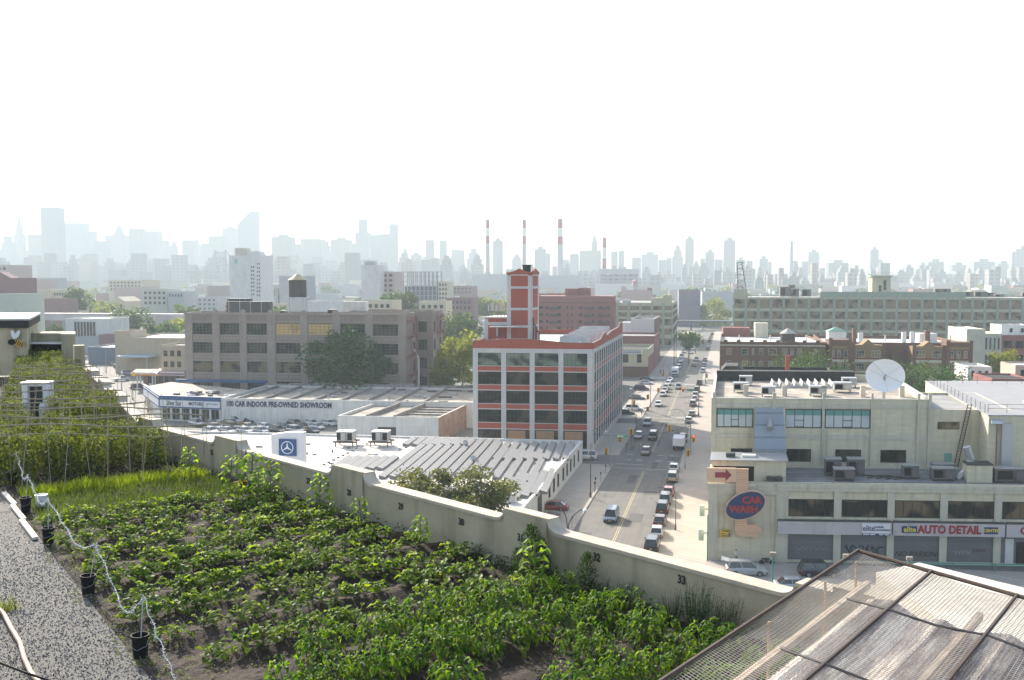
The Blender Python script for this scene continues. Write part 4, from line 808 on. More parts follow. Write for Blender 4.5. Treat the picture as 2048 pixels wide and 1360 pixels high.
def parapet(fr, x0, x1, piers, step=.9, sh=.32):
    """wall with raised piers that curve down to the lower coping"""
    O, u, v = fr; prof = []; ZC = globals()['ZC']-.06
    def zt(x):
        z = ZC
        for a, b in piers:
            if a <= x <= b: z = ZC+.22
            elif a-sh < x < a: z = max(z, ZC+.22-.2*(1-(1-(a-x)/sh)**2) - .02) if 0 else max(z, ZC+.2*(1-math.sqrt(max(0, 1-(1-(a-x)/sh)**2))))
            elif b < x < b+sh: z = max(z, ZC+.2*(1-math.sqrt(max(0, 1-(1-(x-b)/sh)**2))))
        return z
    xs = [x0, x1]+[q for a, b in piers for q in (a, b)]+[a-sh*k/6 for a, b in piers for k in range(0, 7)]+[b+sh*k/6 for a, b in piers for k in range(0, 7)]
    k = int((x1-x0)/.5); xs += [x0+(x1-x0)*i/k for i in range(k)]; xs = sorted(x for x in set(round(q, 3) for q in xs) if x0 <= x <= x1)
    pts = [(x, ZD-.4) for x in (x0, x1)]; top = []
    for x in xs:
        inp = [(a, b) for a, b in piers if abs(x-a) < 1e-3 or abs(x-b) < 1e-3]
        if inp:
            z1_, z2_ = ZC+.03, ZC+.22
            if abs(x-inp[0][0]) < 1e-3: top += [(x, z1_ if 0 else ZC+.2), (x+.002, z2_)]
            else: top += [(x-.002, z2_), (x, ZC+.2)]
        else: top.append((x, zt(x)))
    m = M(); m.vprism([(x0, ZD-.4)]+top+[(x1, ZD-.4)], 0, .3, fr); m.build('parapet', wallm, FB)
    m = M(); R = random.Random(5)
    for (xa, za), (xb, zb) in zip(top, top[1:]):
        if xb-xa < .01: 
            continue
        q = .035; A_, B_ = O+u*xa-v*q, O+u*xb-v*q; C_, D_ = O+u*xb+v*(.3+q), O+u*xa+v*(.3+q); za -= .05; zb -= .05; t = .056
        m.face([A_+UP*(za+t), B_+UP*(zb+t), C_+UP*(zb+t), D_+UP*(za+t)]); m.face([A_+UP*(za-.01), B_+UP*(zb-.01), B_+UP*(zb+t), A_+UP*(za+t)]); m.face([D_+UP*(za-.01), C_+UP*(zb-.01), C_+UP*(zb+t), D_+UP*(za+t)])
    m.build('parapet_cap', capm, FB)
xw = lambda px, z=ZC: along(V((a1.x, a1.y, 0)), W1, px, z)
P1 = [(xw(1665), xw(1592)), (xw(1096), xw(1010)), (xw(728), xw(666)), (xw(474), xw(432)), (xw(306), L1+.0)]
parapet(f1, P1[0][0], L1+.3, P1)
xw2 = lambda px, z=ZC: along(V((c1.x, c1.y, 0)), W2, px, z)
P2 = [(xw2(a), xw2(b)) for a, b in ((236, 224), (207, 198), (184, 176))]
parapet(f2, .0, L2, P2)
for a, b in P1[1:4]: M().box(a+.0, b, -.05, 0, ZD-.3, ZC+.19, f1).build('pier', wallm, FB)
M().box(P1[0][0]-8, P1[0][0]-.01, -.02, .5, ZD-.4, ZC+.25, f1).build('raised_parapet', wallm, FB)
numm = mat('number_paint', (.03, .03, .032), .7)
for px, py, s in ((326, 873, '24'), (424, 905, '25'), (485, 923, '26'), (617, 962, '27'), (702, 985, '28'), (802, 1013, '29'), (923, 1044, '30'), (1045, 1075, '31'), (1194, 1115, '32'), (1364, 1160, '33')):
    p = V((a1.x, a1.y, 0))+W1*xw(px, ZC-.3); letters(s, .21, FB, V((p.x, p.y, zat(p, py)))-N1*(.06 if any(a < xw(px) < b for a, b in P1) else .012), -W1, numm, 'wall_number', depth=.003, sx=.85, bold=.008)
# broad white bulkhead beyond the mesh, seen at the right
zq = 31.9; m = M(); q = [P(1838, 1125, zq), P(1752, 1145, zq), P(1905, 1260, zq), P(2250, 1330, zq), P(2250, 1224, zq)]; m.prism([(p.x, p.y) for p in q], ZD-.3, zq); m.build('white_bulkhead', mat('bulkhead_cap', (.62, .58, .5), .85, (.42, .38, .32), 1.5, .9, bump=.3), FB)
# corner tower, shed and the building with the bee
t0 = c2+W2*.2; m = M(); m.box(-.5, .25, -.35, .2, ZD, zat(t0, 690), (V((t0.x, t0.y, 0)), W2, N2)); m.build('corner_post', wallm, FB)
SH = PY(60, 720, 60); SH.z = ZD; shd = thing('rooftop_shed', 'open fronted dark shed with a concrete surround at the far end of the farm', 'shed', SH); u3 = V((1, 0, 0)); v3 = V((-.4, .917, 0)); f3 = (SH, u3, v3); z_s = lambda y: zat(SH, y)-ZD; X3 = lambda px: (px-60)/FPX*60
m = M(); m.box(0, X3(125), 1.5, 3, 0, z_s(686), f3); m.build('painted_shade_back', black, shd); m = M(); m.box(X3(124), X3(152), 0, 3, 0, z_s(668), f3).box(0, X3(124), .9, 3, z_s(686), z_s(668), f3); m.build('concrete_wall', wallm, shd)  # black back paints the shade inside the open shed
M().face([SH+u3*X3(58)+UP*z_s(688), SH+u3*X3(125)+UP*z_s(688), SH+u3*X3(125)+v3*1.5+UP*z_s(683), SH+u3*X3(58)+v3*1.5+UP*z_s(683)]).build('awning', roof_w, shd)
m = M(); 
BB = thing('bulkhead_building', 'cream rooftop bulkhead with a dark roof edge and a painted metal bee', 'building', PY(0, 720, 58)*1); b0 = PY(-60, 720, 58); b0.z = ZD; wb = along(b0, u3, 53, 33); hb = zat(b0, 637)-ZD; v4 = V((-.375, .927, 0)); f4 = (b0, u3, v4)
m = M(); m.box(0, wb, 0, 9, 0, hb, f4); m.vprism([(0, 0), (4.5, 0), (4.5, hb*.75), (0, hb)], 0, .0001, (b0+u3*wb, v4, u3)); m.build('wall', wallm, BB); M().box(-.2, wb+.15, -.2, 9.2, hb-.55, hb-.1, f4).build('roof_edge', roof_b, BB); M().box(-.25, wb+.2, -.25, 9.2, hb-.1, hb+.02, f4).build('roof', roof_w, BB)
# bee: head, striped body, two white wings
bc = PY(32, 686, 57.8); yb = mat('bee_yellow', (.6, .38, .03), .6); BE = thing('bee_sculpture', 'flat metal bee with white wings and black stripes on the bulkhead wall', 'sculpture', bc); k = 57.8/FPX
def ell(cx, cz, ax, bx, ang, y0, y1, mt, nm, n=18):
    pts = [((ax*cos(2*math.pi*i/n)*cos(ang)-bx*sin(2*math.pi*i/n)*sin(ang)+cx)*k, (ax*cos(2*math.pi*i/n)*sin(ang)+bx*sin(2*math.pi*i/n)*cos(ang)+cz)*k) for i in range(n)]
    return M().vprism(pts, y0, y1, (bc, u3, v3)).build(nm, mt, BE)
ell(-9, 2, 7.5, 6, .1, -.06, .0, black, 'head'); ell(6, -1, 10, 7, -.5, -.05, .0, yb, 'body'); ell(-5, 17, 4.2, 9.5, .3, -.04, .0, signw, 'wing'); ell(3, 17, 4.2, 9.5, -.55, -.045, -.005, signw, 'wing')
for i in range(4): ell(0+i*3.9, 2.2-i*2.1, 1.1, 6.2-abs(i-1.2)*.8, -.5, -.07, -.051, black, 'stripe')
# soil, gravel
RD = V((.82, .57, 0)).normalized(); QD = V((-RD.y, RD.x, 0)); G0 = P(300, 1360, ZD)
def wall_gap(p):               # distance inside the parapet
    return max(-(p-a1).dot(N1), -(p-c1).dot(N2))
def loc_rq(p): d_ = V((p.x, p.y, 0))-V((G0.x, G0.y, 0)); return d_.dot(RD), d_.dot(QD)
from mathutils import noise as NZ
def soil_z(p):
    r_, q_ = loc_rq(p); n_ = NZ.noise(V((p.x*1.3, p.y*1.3, 0)))*.07+NZ.noise(V((p.x*5, p.y*5, 3)))*.03+NZ.noise(V((p.x*14, p.y*14, 5)))*.014
    return ZD+.02+.055*cos(2*math.pi*(q_-.3)/1.15)*(1 if q_ < 11 else .3)*min(1, max(0, r_/1.5))+n_-.12*max(0, .25-r_)
soilm = mat('dark_soil', (.036, .023, .015), .98, (.018, .012, .008), 2.2, .9, bump=.7, bscale=30)
m = M(); n1, n2 = 170, 480; idx = {}; st = .115
for i in range(n1):
    for j in range(n2):
        p = G0+RD*(i*st-.2)+QD*(j*st-8); p.z = 0
        if wall_gap(p) > -.2 or 1: idx[i, j] = len(m.v); m.v.append((p.x, p.y, soil_z(p)))
for i in range(n1-1):
    for j in range(n2-1):
        a = idx[i, j]; p = V(m.v[a]); 
        if wall_gap(p) > -.15: m.f.append((a, idx[i+1, j], idx[i+1, j+1], idx[i, j+1])); m.m.append(0)
struct('soil', m, soilm)
gm, gnt, gb = newmat('grey_gravel'); N_ = gnt.nodes; Lk = gnt.links; vo = N_.new('ShaderNodeTexVoronoi'); vo.inputs['Scale'].default_value = 60; tc = N_.new('ShaderNodeTexCoord'); Lk.new(tc.outputs['Object'], vo.inputs['Vector'])
cr = N_.new('ShaderNodeValToRGB'); cr.color_ramp.elements[0].color = (.045, .044, .042, 1); cr.color_ramp.elements[1].color = (.15, .144, .138, 1); Lk.new(vo.outputs['Color'], cr.inputs[0]); Lk.new(cr.outputs[0], gb.inputs['Base Color']); bp = N_.new('ShaderNodeBump'); bp.inputs['Strength'].default_value = 1; bp.inputs['Distance'].default_value = .02; bp.invert = True; Lk.new(vo.outputs['Distance'], bp.inputs['Height']); Lk.new(bp.outputs[0], gb.inputs['Normal']); gb.inputs['Roughness'].default_value = .85
m = M(); m.face([G0-RD*14-QD*14+UP*.03, G0+QD*-14+RD*0+UP*.03, G0+QD*48+UP*.03, G0-RD*14+QD*48+UP*.03]); struct('gravel_path', m, gm)
st_m, snt, sb_ = newmat('gravel_stones'); N_ = snt.nodes; g_ = N_.new('ShaderNodeNewGeometry'); cr = N_.new('ShaderNodeValToRGB'); cr.color_ramp.elements[0].color = (.03, .029, .028, 1); cr.color_ramp.elements[1].color = (.3, .288, .275, 1); snt.links.new(g_.outputs['Random Per Island'], cr.inputs[0]); snt.links.new(cr.outputs[0], sb_.inputs['Base Color'])
R = random.Random(8); m = M()
for i in range(22000):
    q_ = R.uniform(-.6, 13)*(.5+.5*R.random()); p = G0-RD*(R.random()**1.0*6.2-.25)+QD*q_; r = R.uniform(.009, .02); z = ZD+.03+r*.3; a = R.random()*6; 
    if R.random() < .5 and (p-G0).dot(RD) > 0: continue
    k = len(m.v); m.v += [(p.x+r*cos(a), p.y+r*sin(a), z), (p.x+r*cos(a+2), p.y+r*sin(a+2), z-.004), (p.x+r*cos(a+4.2), p.y+r*sin(a+4.2), z), (p.x+r*.2, p.y, z+r*.8)]
    m.f += [(k, k+1, k+3), (k+1, k+2, k+3), (k+2, k, k+3)]; m.m += [0, 0, 0]
m.build('gravel', st_m, kind='stuff')
# ---------------------------------------------------------------- plants
egg = leafmat('broad_leaf', (.03, .09, .01), (.14, .21, .025), .45, .45); pep = leafmat('pepper_leaf', (.022, .08, .007), (.11, .19, .016), .42, .45); tom = leafmat('tomato_leaf', (.016, .045, .008), (.13, .165, .03), .4, .5); brt = leafmat('bright_leaf', (.07, .15, .015), (.15, .25, .03), .55, .45); drk = leafmat('dark_needle_leaf', (.012, .04, .014), (.03, .07, .022), .3, .5); grs = leafmat('grass_blade', (.08, .14, .015), (.16, .22, .03), .5, .5); chv = leafmat('chive_blade', (.025, .06, .012), (.08, .12, .03), .4, .4)
stemm = mat('green_stem', (.09, .11, .04), .7)
def leaf(m, b, d, L, W_, droop, R, mi=0):
    b = V(b); d = V(d).normalized(); s = d.cross(UP); s = s.normalized() if s.length > .1 else V((1, 0, 0)); nrm = s.cross(d); s = (s+nrm*R.uniform(-.5, .5)).normalized()
    mid = b+d*L*.45; tip = b+d*L*.9-UP*droop*L; fold = nrm*W_*.22; k = len(m.v)
    w1_ = W_/2; m.v += [tuple(b), tuple(mid-s*w1_+fold), tuple(mid), tuple(mid+s*w1_+fold), tuple(tip), tuple(b.lerp(tip, .78)-s*w1_*.62+UP*droop*L*.35+fold*.5), tuple(b.lerp(tip, .78)+s*w1_*.62+UP*droop*L*.35+fold*.5)]
    for f in ((0, 1, 2), (0, 2, 3), (1, 5, 2), (2, 6, 3), (5, 4, 2), (2, 4, 6)): m.f.append(tuple(k+q for q in f)); m.m.append(mi)
def plantmesh(name, fn, mats, seed):
    R = random.Random(seed); m = M(); fn(m, R); me = bpy.data.meshes.new(name); me.from_pydata(m.v, [], m.f)
    for x in mats: me.materials.append(x)
    me.polygons.foreach_set('material_index', m.m); return me
def egg_fn(m, R):
    m.tube((0, 0, -.03), (0, 0, .22), .012, n=5, m=1)
    for i in range(R.randint(26, 40)):
        a = R.uniform(0, 6.28); e = R.uniform(-.1, .9); h = R.uniform(.05, .24); rr = R.uniform(.03, .27)*(1.1-e*.5); b = (cos(a)*rr, sin(a)*rr, h*1.1)
        m.tube((0, 0, h*.6), b, .005, n=3, m=1, cap=False); leaf(m, b, (cos(a), sin(a), e*.9), R.uniform(.11, .21), R.uniform(.08, .15), R.uniform(.05, .5), R)
def pep_fn(m, R):
    m.tube((0, 0, -.03), (0, 0, .3), .012, n=5, m=1)
    for i in range(78):
        a = R.uniform(0, 6.28); t = R.random(); h = .12+.42*t; rr = .24*math.sqrt(max(.02, 1-((t-.35)/.72)**2))*R.uniform(.5, 1); b = (cos(a)*rr, sin(a)*rr, h)
        leaf(m, b, (cos(a), sin(a), R.uniform(-.5, .5)), R.uniform(.09, .16), R.uniform(.05, .085), R.uniform(.3, .8), R)
    for i in range(9): a = i*.7; m.tube((0, 0, .15), (cos(a)*.15, sin(a)*.15, .38), .006, n=3, m=1, cap=False)
def tom_fn(m, R):
    for i in range(6):
        a = i*1.05+R.random(); x, y = .25*cos(a)*R.random(), .25*sin(a)*R.random(); m.tube((x*.4, y*.4, 0), (x, y, 1.0), .008, n=3, m=1, cap=False)
    for i in range(300):
        a = R.uniform(0, 6.28); t = R.random()**.8; h = .05+1.15*t; rr = (.42-.18*t)*R.uniform(.3, 1.1); b = (cos(a)*rr, sin(a)*rr, h)
        leaf(m, b, (cos(a), sin(a), R.uniform(-.6, .8)), R.uniform(.08, .15), R.uniform(.045, .08), R.uniform(.1, .7), R)
def sun_fn(m, R):
    m.tube((0, 0, -.02), (.02, 0, 1.15), .014, n=5, m=1)
    for i in range(22):
        t = (i+.5)/22; h = .2+.95*t**.8; a = i*2.4+R.uniform(-.4, .4); pl = (.16-.1*t)*R.uniform(.7, 1.3); L = (.2+.1*sin(t*3.1))*R.uniform(.75, 1.15); b = (cos(a)*pl, sin(a)*pl, h+.04)
        m.tube((0, 0, h-.03), b, .005, n=3, m=1, cap=False); leaf(m, b, (cos(a), sin(a), .15+.3*t), L, L*.85, .45, R)
def con_fn(m, R):
    m.tube((0, 0, 0), (0, 0, 1.0), .012, n=4, m=1)
    for i in range(900):
        t = R.random(); h = .04+1.0*t; rr = (.36*(1-t)**.7+.05)*R.uniform(.2, 1); a = R.uniform(0, 6.28); leaf(m, (cos(a)*rr, sin(a)*rr, h), (cos(a), sin(a), 1.2), R.uniform(.06, .11), .026, .1, R)
def weed_fn(m, R):
    for i in range(60):
        a = R.uniform(0, 6.28); rr = R.uniform(0, .16); leaf(m, (cos(a)*rr, sin(a)*rr, R.uniform(.02, .16)), (cos(a), sin(a), R.uniform(-.1, 1.4)), R.uniform(.04, .09), R.uniform(.025, .05), .2, R)
def tall_fn(m, R):
    for i in range(90):
        a = R.uniform(0, 6.28); rr = R.uniform(0, .3); x, y = cos(a)*rr*.5, sin(a)*rr*.5; h = R.uniform(.3, .9); tx, ty = x+cos(a)*.18, y+sin(a)*.18; m.tube((x, y, 0), (tx, ty, h), .003, n=3, m=0, cap=False)
        for k in range(4): t = R.uniform(.2, 1); leaf(m, (x+(tx-x)*t, y+(ty-y)*t, h*t), (cos(a+k), sin(a+k), .5), .08, .018, .3, R)
KIT = {}
for nm, fn, mt, n in (('eggplant', egg_fn, egg, 5), ('pepper_plant', pep_fn, pep, 4), ('tomato_plant', tom_fn, tom, 5), ('sunflower_plant', sun_fn, brt, 3), ('dark_shrub', con_fn, drk, 2), ('low_weed', weed_fn, tom, 3), ('tall_weed', tall_fn, drk, 2)):
    KIT[nm] = [plantmesh(nm, fn, (mt, stemm), 50+i) for i in range(n)]
RP = random.Random(21)
def plant(nm, p, s, label, cat, group=None, sz=None):
    o = bpy.data.objects.new(nm, RP.choice(KIT[nm])); COL.objects.link(o); o.location = p; o.rotation_euler = (RP.uniform(-.08, .08), RP.uniform(-.08, .08), RP.uniform(0, 6.28)); o.scale = (s, s, s*(sz or 1)); return tag(o, label, cat, group)
def rowpt(q_, s_): p = G0+QD*q_+RD*s_; return V((p.x, p.y, 0))
def vis(p, z=ZD):
    dpt = p.y*cos(TH)+(HC-z)*sin(TH); x = 1024+FPX*p.x/dpt; y = 680-FPX*((z-HC)*cos(TH)+p.y*sin(TH))/dpt; return -60 < x < 2110 and y < 1420
cnt = {}
words = ['first', 'second', 'third', 'fourth', 'fifth', 'sixth', 'seventh', 'eighth', 'ninth', 'tenth', 'eleventh']
for k in range(-7, 10):
    q_ = k*1.15+.3; s_ = .5; ne = 0; npp = 0
    while s_ < 22:
        p = rowpt(q_+RP.uniform(-.13, .13), s_); g = wall_gap(p)
        if g < .45: break
        if vis(p) and g > .45:
            if q_ < -.5:
                if not (q_ > -1.2 and s_ < 2.2) and (k % 4 != 1 or RP.random() < .45):
                    for dq in (-.2, .16):
                        p = rowpt(q_+dq+RP.uniform(-.05, .05), s_+RP.uniform(-.08, .08)); p.z = soil_z(p)-.03
                        if p.x < 4.2 and wall_gap(p) > .6 and RP.random() < .93: npp += 1; plant('pepper_plant', p, RP.uniform(.75, 1.15), 'bushy pepper plant, %s from the gravel in the %s pepper row' % (nth(npp), words[k+7]), 'pepper plant', 'pepper plants in the front rows'); cnt['p'] = cnt.get('p', 0)+1
            elif RP.random() < (.66 if k < 3 and s_ < 4 else .88):
                for dq in (0,):
                    p = rowpt(q_+dq+RP.uniform(-.1, .1), s_+RP.uniform(-.1, .1)); p.z = soil_z(p)-.02
                    if wall_gap(p) > .5: ne += 1; plant('eggplant', p, RP.uniform(.75, 1.15), 'broad leaved eggplant, %s from the gravel in the %s eggplant row' % (nth(ne), words[k]), 'eggplant', 'eggplants in the middle rows'); cnt['e'] = cnt.get('e', 0)+1
        s_ += (.42 if q_ < -.5 else .28)*RP.uniform(.8, 1.2)
def blades(name, q0, q1, n, h, w_, mt, s0=.4, rows=0, lean=.35, cond=None):
    m = M(); R = random.Random(5)
    for i in range(n):
        q_ = R.uniform(q0, q1); s_ = R.uniform(s0, 14)
        if rows: q_ = round(q_/rows)*rows+R.gauss(0, .07)
        p = rowpt(q_, s_)
        if wall_gap(p) < .35 or not vis(p) or (cond and not cond(q_, s_)): continue
        z = soil_z(p)-.01; a = R.uniform(0, 6.28); hh = h*R.uniform(.5, 1.1); dx, dy = cos(a)*hh*lean, sin(a)*hh*lean; b = R.uniform(0, 6.28); wx, wy = cos(b)*w_, sin(b)*w_; k = len(m.v)
        m.v += [(p.x-wx, p.y-wy, z), (p.x+wx, p.y+wy, z), (p.x+dx*.4+wx*.8, p.y+dy*.4+wy*.8, z+hh*.6), (p.x+dx*.4-wx*.8, p.y+dy*.4-wy*.8, z+hh*.6), (p.x+dx, p.y+dy, z+hh)]; m.f += [(k, k+1, k+2, k+3), (k+3, k+2, k+4)]; m.m += [0, 0]
    return m.build(name, mt, kind='stuff')
blades('grass', 13.8, 14.9, 7500, .32, .009, grs, .3); blades('chives', 10.9, 13.6, 11000, .26, .006, chv, .3, rows=.34)
blades('grass_margin', -1, 14, 1500, .12, .008, tom, -.25, cond=lambda q_, s_: s_ < .35)
# creeping weeds between the rows
m = M(); R = random.Random(6)
for i in range(5200):
    q_ = R.uniform(-8, 12); s_ = R.uniform(-.1, 14) if R.random() < .75 else R.uniform(-.3, .8); p = rowpt(q_, s_)
    if R.random() > .25+.9*max(0, NZ.noise(V((p.x*.9, p.y*.9, 7)))+.1) or wall_gap(p) < .2 or not vis(p): continue
    z = soil_z(p)
    for k in range(5): a = R.uniform(0, 6.28); leaf(m, (p.x+R.uniform(-.05, .05), p.y+R.uniform(-.05, .05), z+R.uniform(0, .05)), (cos(a), sin(a), R.uniform(.1, .9)), R.uniform(.03, .07), R.uniform(.02, .04), .2, R)
m.build('ground_cover', [leafmat('weed_leaf', (.07, .12, .02), (.16, .2, .04), .45)], kind='stuff')
m = M()
for i in range(9000):
    q_ = R.uniform(-8, 30); p = c1.lerp(a1-W1*3, R.random()) if R.random() < .8 else c1.lerp(c2, R.random()); t = R.random()**2*.55; p = V((p.x, p.y, 0))-N1*(t+.02)
    if wall_gap(p) < .03: p = p-N2*.3
    if R.random() > .35+.9*NZ.noise(V((p.x*.8, p.y*.8, 2))): continue
    z = soil_z(p); a = R.uniform(0, 6.28); leaf(m, (p.x, p.y, z+R.uniform(0, .22)*(1-t)), (cos(a), sin(a), R.uniform(.1, 1.4)), R.uniform(.05, .11), R.uniform(.02, .05), .2, R)
m.build('wall_base_weeds', [drk], kind='stuff')
# stalks beside the wall
def atwall(px, gap): p = V((a1.x, a1.y, 0))+W1*xw(px, ZD)-N1*gap; p.z = soil_z(p)-.02; return p
for px, gap, s, lb in ((440, .9, 1.0, 'with yellowish leaves, beside wall number twenty-six'), (585, .7, 1.15, 'dense, right of the red bowl'), (560, .9, 1.3, 'tallest of the dense clump beside the red bowl'), (545, 1.3, 1.2, 'at the left of the dense clump'), (600, 1.2, 1.0, 'at the right of the dense clump'), (672, .5, 1.15, 'below wall number twenty-eight'), (765, .6, .85, 'below wall number twenty-nine'), (890, .7, .8, 'below wall number thirty'), (1142, 1.0, 1.2, 'bright, between wall numbers 31 and 32')):
    plant('sunflower_plant', atwall(px, gap), s*.8, 'young sunflower plant '+lb, 'sunflower', 'sunflower plants along the parapet')
for px, gap, s, lb in ((1088, .3, 1.0, 'tall dark feathery shrub below wall number 31'), (1110, .45, .85, 'dark feathery shrub just right of the tallest one'), (1072, .5, .6, 'small dark feathery shrub left of the tallest one'), (1190, .3, .75, 'dark feathery shrub below wall number 32')): plant('dark_shrub', atwall(px, gap), s, lb, 'shrub', 'dark shrubs along the parapet')
for px, gap, s, lb in ((1228, .3, .55, 'low dark weed clump, first right of wall number 32'), (1268, .3, .6, 'low dark weed clump, second right of wall number 32'), (1365, .3, .7, 'thin tall weed clump below wall number 33'), (1415, .4, .95, 'large dark weed clump right of wall number 33'), (1450, .6, 1.05, 'largest dark weed clump beside the wire mesh'), (1480, .4, .9, 'dark weed clump touching the wire mesh')): plant('tall_weed', atwall(px, gap), s, lb, 'weed', 'tall weeds along the parapet')
# tomato thicket and bamboo trellises
canem = mat('bamboo_cane', (.42, .34, .24), .8, (.2, .16, .11), 3, .7); R = random.Random(9); rows_y = [856, 838, 821, 811, 800, 784, 772, 762, 753, 745, 738, 731]
def left_x(Y): return -14.2-.475*(Y-27)
def right_x(Y):
    p = V((a1.x, a1.y, 0)); x = p.x+W1.x/W1.y*(Y-p.y) if Y < c1.y else c1.x+W2.x/W2.y*(Y-c1.y); return x
for i, py in enumerate(rows_y):
    Yr = 4.3*FPX/(py-550); xl, xr = left_x(Yr)-.3, right_x(Yr)-.35; root = thing('bean_trellis', 'bamboo cane trellis over the tomato plants, %s of twelve counted from the camera' % ['first', 'second', 'third', 'fourth', 'fifth', 'sixth', 'seventh', 'eighth', 'ninth', 'tenth', 'eleventh', 'twelfth'][i], 'trellis', V((xl, Yr, ZD)), 'bamboo trellises')
    zz = ZD+1.75; pts = [V((xl+(xr-xl)*t, Yr+.12*sin(t*9+i)+(t-.5)*.5, zz+.05*sin(t*7+i*2))) for t in [k/8 for k in range(9)]]; M().path(pts, .022, 4).build('rail', canem, root)
    if i % 2 == 0: M().path([p+V((0, .5, -.35)) for p in pts], .013, 4).build('rail', canem, root)
    n = max(5, int((xr-xl)/(.52 if i < 7 else .45)))
    for k in range(n+1):
        t = k/n; x = xl+(xr-xl)*t; yy = Yr+(t-.5)*.5; sgn = .28 if k % 2 else -.3; h_ = R.uniform(1.85, 2.45); M().tube((x+R.uniform(-.12, .12), yy+sgn, ZD), (x+R.uniform(-.15, .15), yy-sgn*.15, ZD+h_), .012, .007, 4).build('cane', canem, root)
nt_ = 0
for Yr in [27.6+.78*i for i in range(46)]:
    x = left_x(Yr); xr = right_x(Yr)-.5; nrow = 0
    while x < xr:
        p = V((x+R.uniform(-.1, .1), Yr+R.uniform(-.15, .15)+(x-left_x(Yr)-2)*.12, ZD)); r_, q_ = loc_rq(p)
        pxx = 1024+FPX*p.x/(p.y*cos(TH)+6*sin(TH))
        if q_ > 15.6 and nt_ < 298 and not (36 < pxx < 104 and 34 < p.y < 42) and wall_gap(p) > .45: nrow += 1; plant('tomato_plant', p, R.uniform(.82, 1.12)*(1 if Yr < 34 else 1.15), 'tomato plant in the %s row from the grass strip, %s from left' % (nth(1+int((Yr-27.6)/.78+.1)), nth(nrow)), 'tomato plant', 'tomato plants under the trellises'); nt_ += 1
        x += .62 if Yr < 36 else .85
cnt['t'] = nt_; print('plants', cnt)
# white cabinet standing in the thicket
p = P(45, 838, ZD+.35); fr = (p, V((1, 0, 0)), V((0, 1, 0))); k = p.y/FPX; root = thing('vent_cabinet', 'white framed vent cabinet with a dark front standing among the tomato plants', 'vent', V((p.x, p.y, ZD)))
M().box(0, 12*k, 0, .6, -.3, 72*k, fr).box(42*k, 50*k, 0, .6, -.3, 72*k, fr).box(12*k, 42*k, .02, .6, 66*k, 72*k, fr).box(-.04, 51*k, -.05, .65, 72*k, 74*k, fr).build('frame', signw, root); M().box(12*k+.001, 42*k-.001, .2, .6, -.3, 66*k, fr).build('dark_front', dkmetal, root)
for dx in (0, 44): M().lathe(p+V((dx*k+.08, -.2, 0)), [(0, -.3), (.17, -.3), (.17, .55), (.1, .68), (0, .7)], 12).build('tank', signw, root)
# buckets with poles and the white garland
bk = [((281, 1313), (286, 1190)), ((177, 1187), (193, 1087)), ((97, 1086), (96, 996)), ((52, 1022), (55, 949)), ((24, 968), (33, 903)), ((4, 920), (4, 862))]
polem = mat('pale_pole', (.4, .42, .44), .6); tops = []
ordn = ['nearest', 'second nearest', 'third nearest', 'fourth nearest', 'fifth nearest', 'farthest']
for i, ((bx, by), (tx, ty)) in enumerate(bk):
    p = P(bx, by, ZD+.03); root = thing('bucket', 'black plastic bucket with a thin pole standing in it, %s of the row' % ordn[i], 'bucket', p, 'black buckets with poles')
    M().lathe(p, [(0, 0), (.108, 0), (.13, .34), (.137, .34), (.137, .31), (.143, .31), (.143, .352), (.125, .352), (.115, .28), (0, .28)], 20).build('body', black, root)
    m = M(); m.path([p+V((-.14, 0, .31)), p+V((-.13, -.09, .2)), p+V((0, -.15, .15)), p+V((.13, -.09, .2)), p+V((.14, 0, .31))], .003, 4); m.build('handle', steel, root)
    M().lathe(p, [(0, .284), (.112, .284)], 12).build('filling', soilm, root)
    q = PY(tx, ty, p.y+.05); M().tube(p+UP*.1, q, .011, n=5).build('pole', polem, root); tops.append(q)
gar = mat('garland_white', (.7, .7, .7), .6)
def garland(a, b, sag, label, end=None):
    m = M(); R = random.Random(int(a.x*100)); n = 40; pts = []
    for i in range(n+1): t = i/n; q = a.lerp(b, t); q.z -= sag*4*t*(1-t)*(1+.3*sin(t*6)); q += V((.02*sin(t*25), 0, 0)); pts.append(q)
    m.path(pts, .0045, 4); L = sum((x-y).length for x, y in zip(pts, pts[1:])); k = int(L/.026)
    for i in range(k):
        t = i/k*n; j = int(t); q = pts[j].lerp(pts[min(n, j+1)], t-j); d_ = V((R.gauss(0, 1), R.gauss(0, 1), R.gauss(0, 1))).normalized(); m.tube(q, q+d_*R.uniform(.03, .07), .005, .003, 3, cap=False)
    m.build('garland', gar, label=label, cat='garland', group='white garland spans', loc=a)
e0 = P(352, 1362, ZD+.25)
garland(tops[0], e0, .05, 'white spiky garland span running from the nearest bucket pole out of the picture')
for i in range(5): garland(tops[i], tops[i+1], [.55, .35, .3, .3, .3][i], 'white spiky garland span between the %s and %s bucket poles' % (ordn[i], ordn[i+1]))
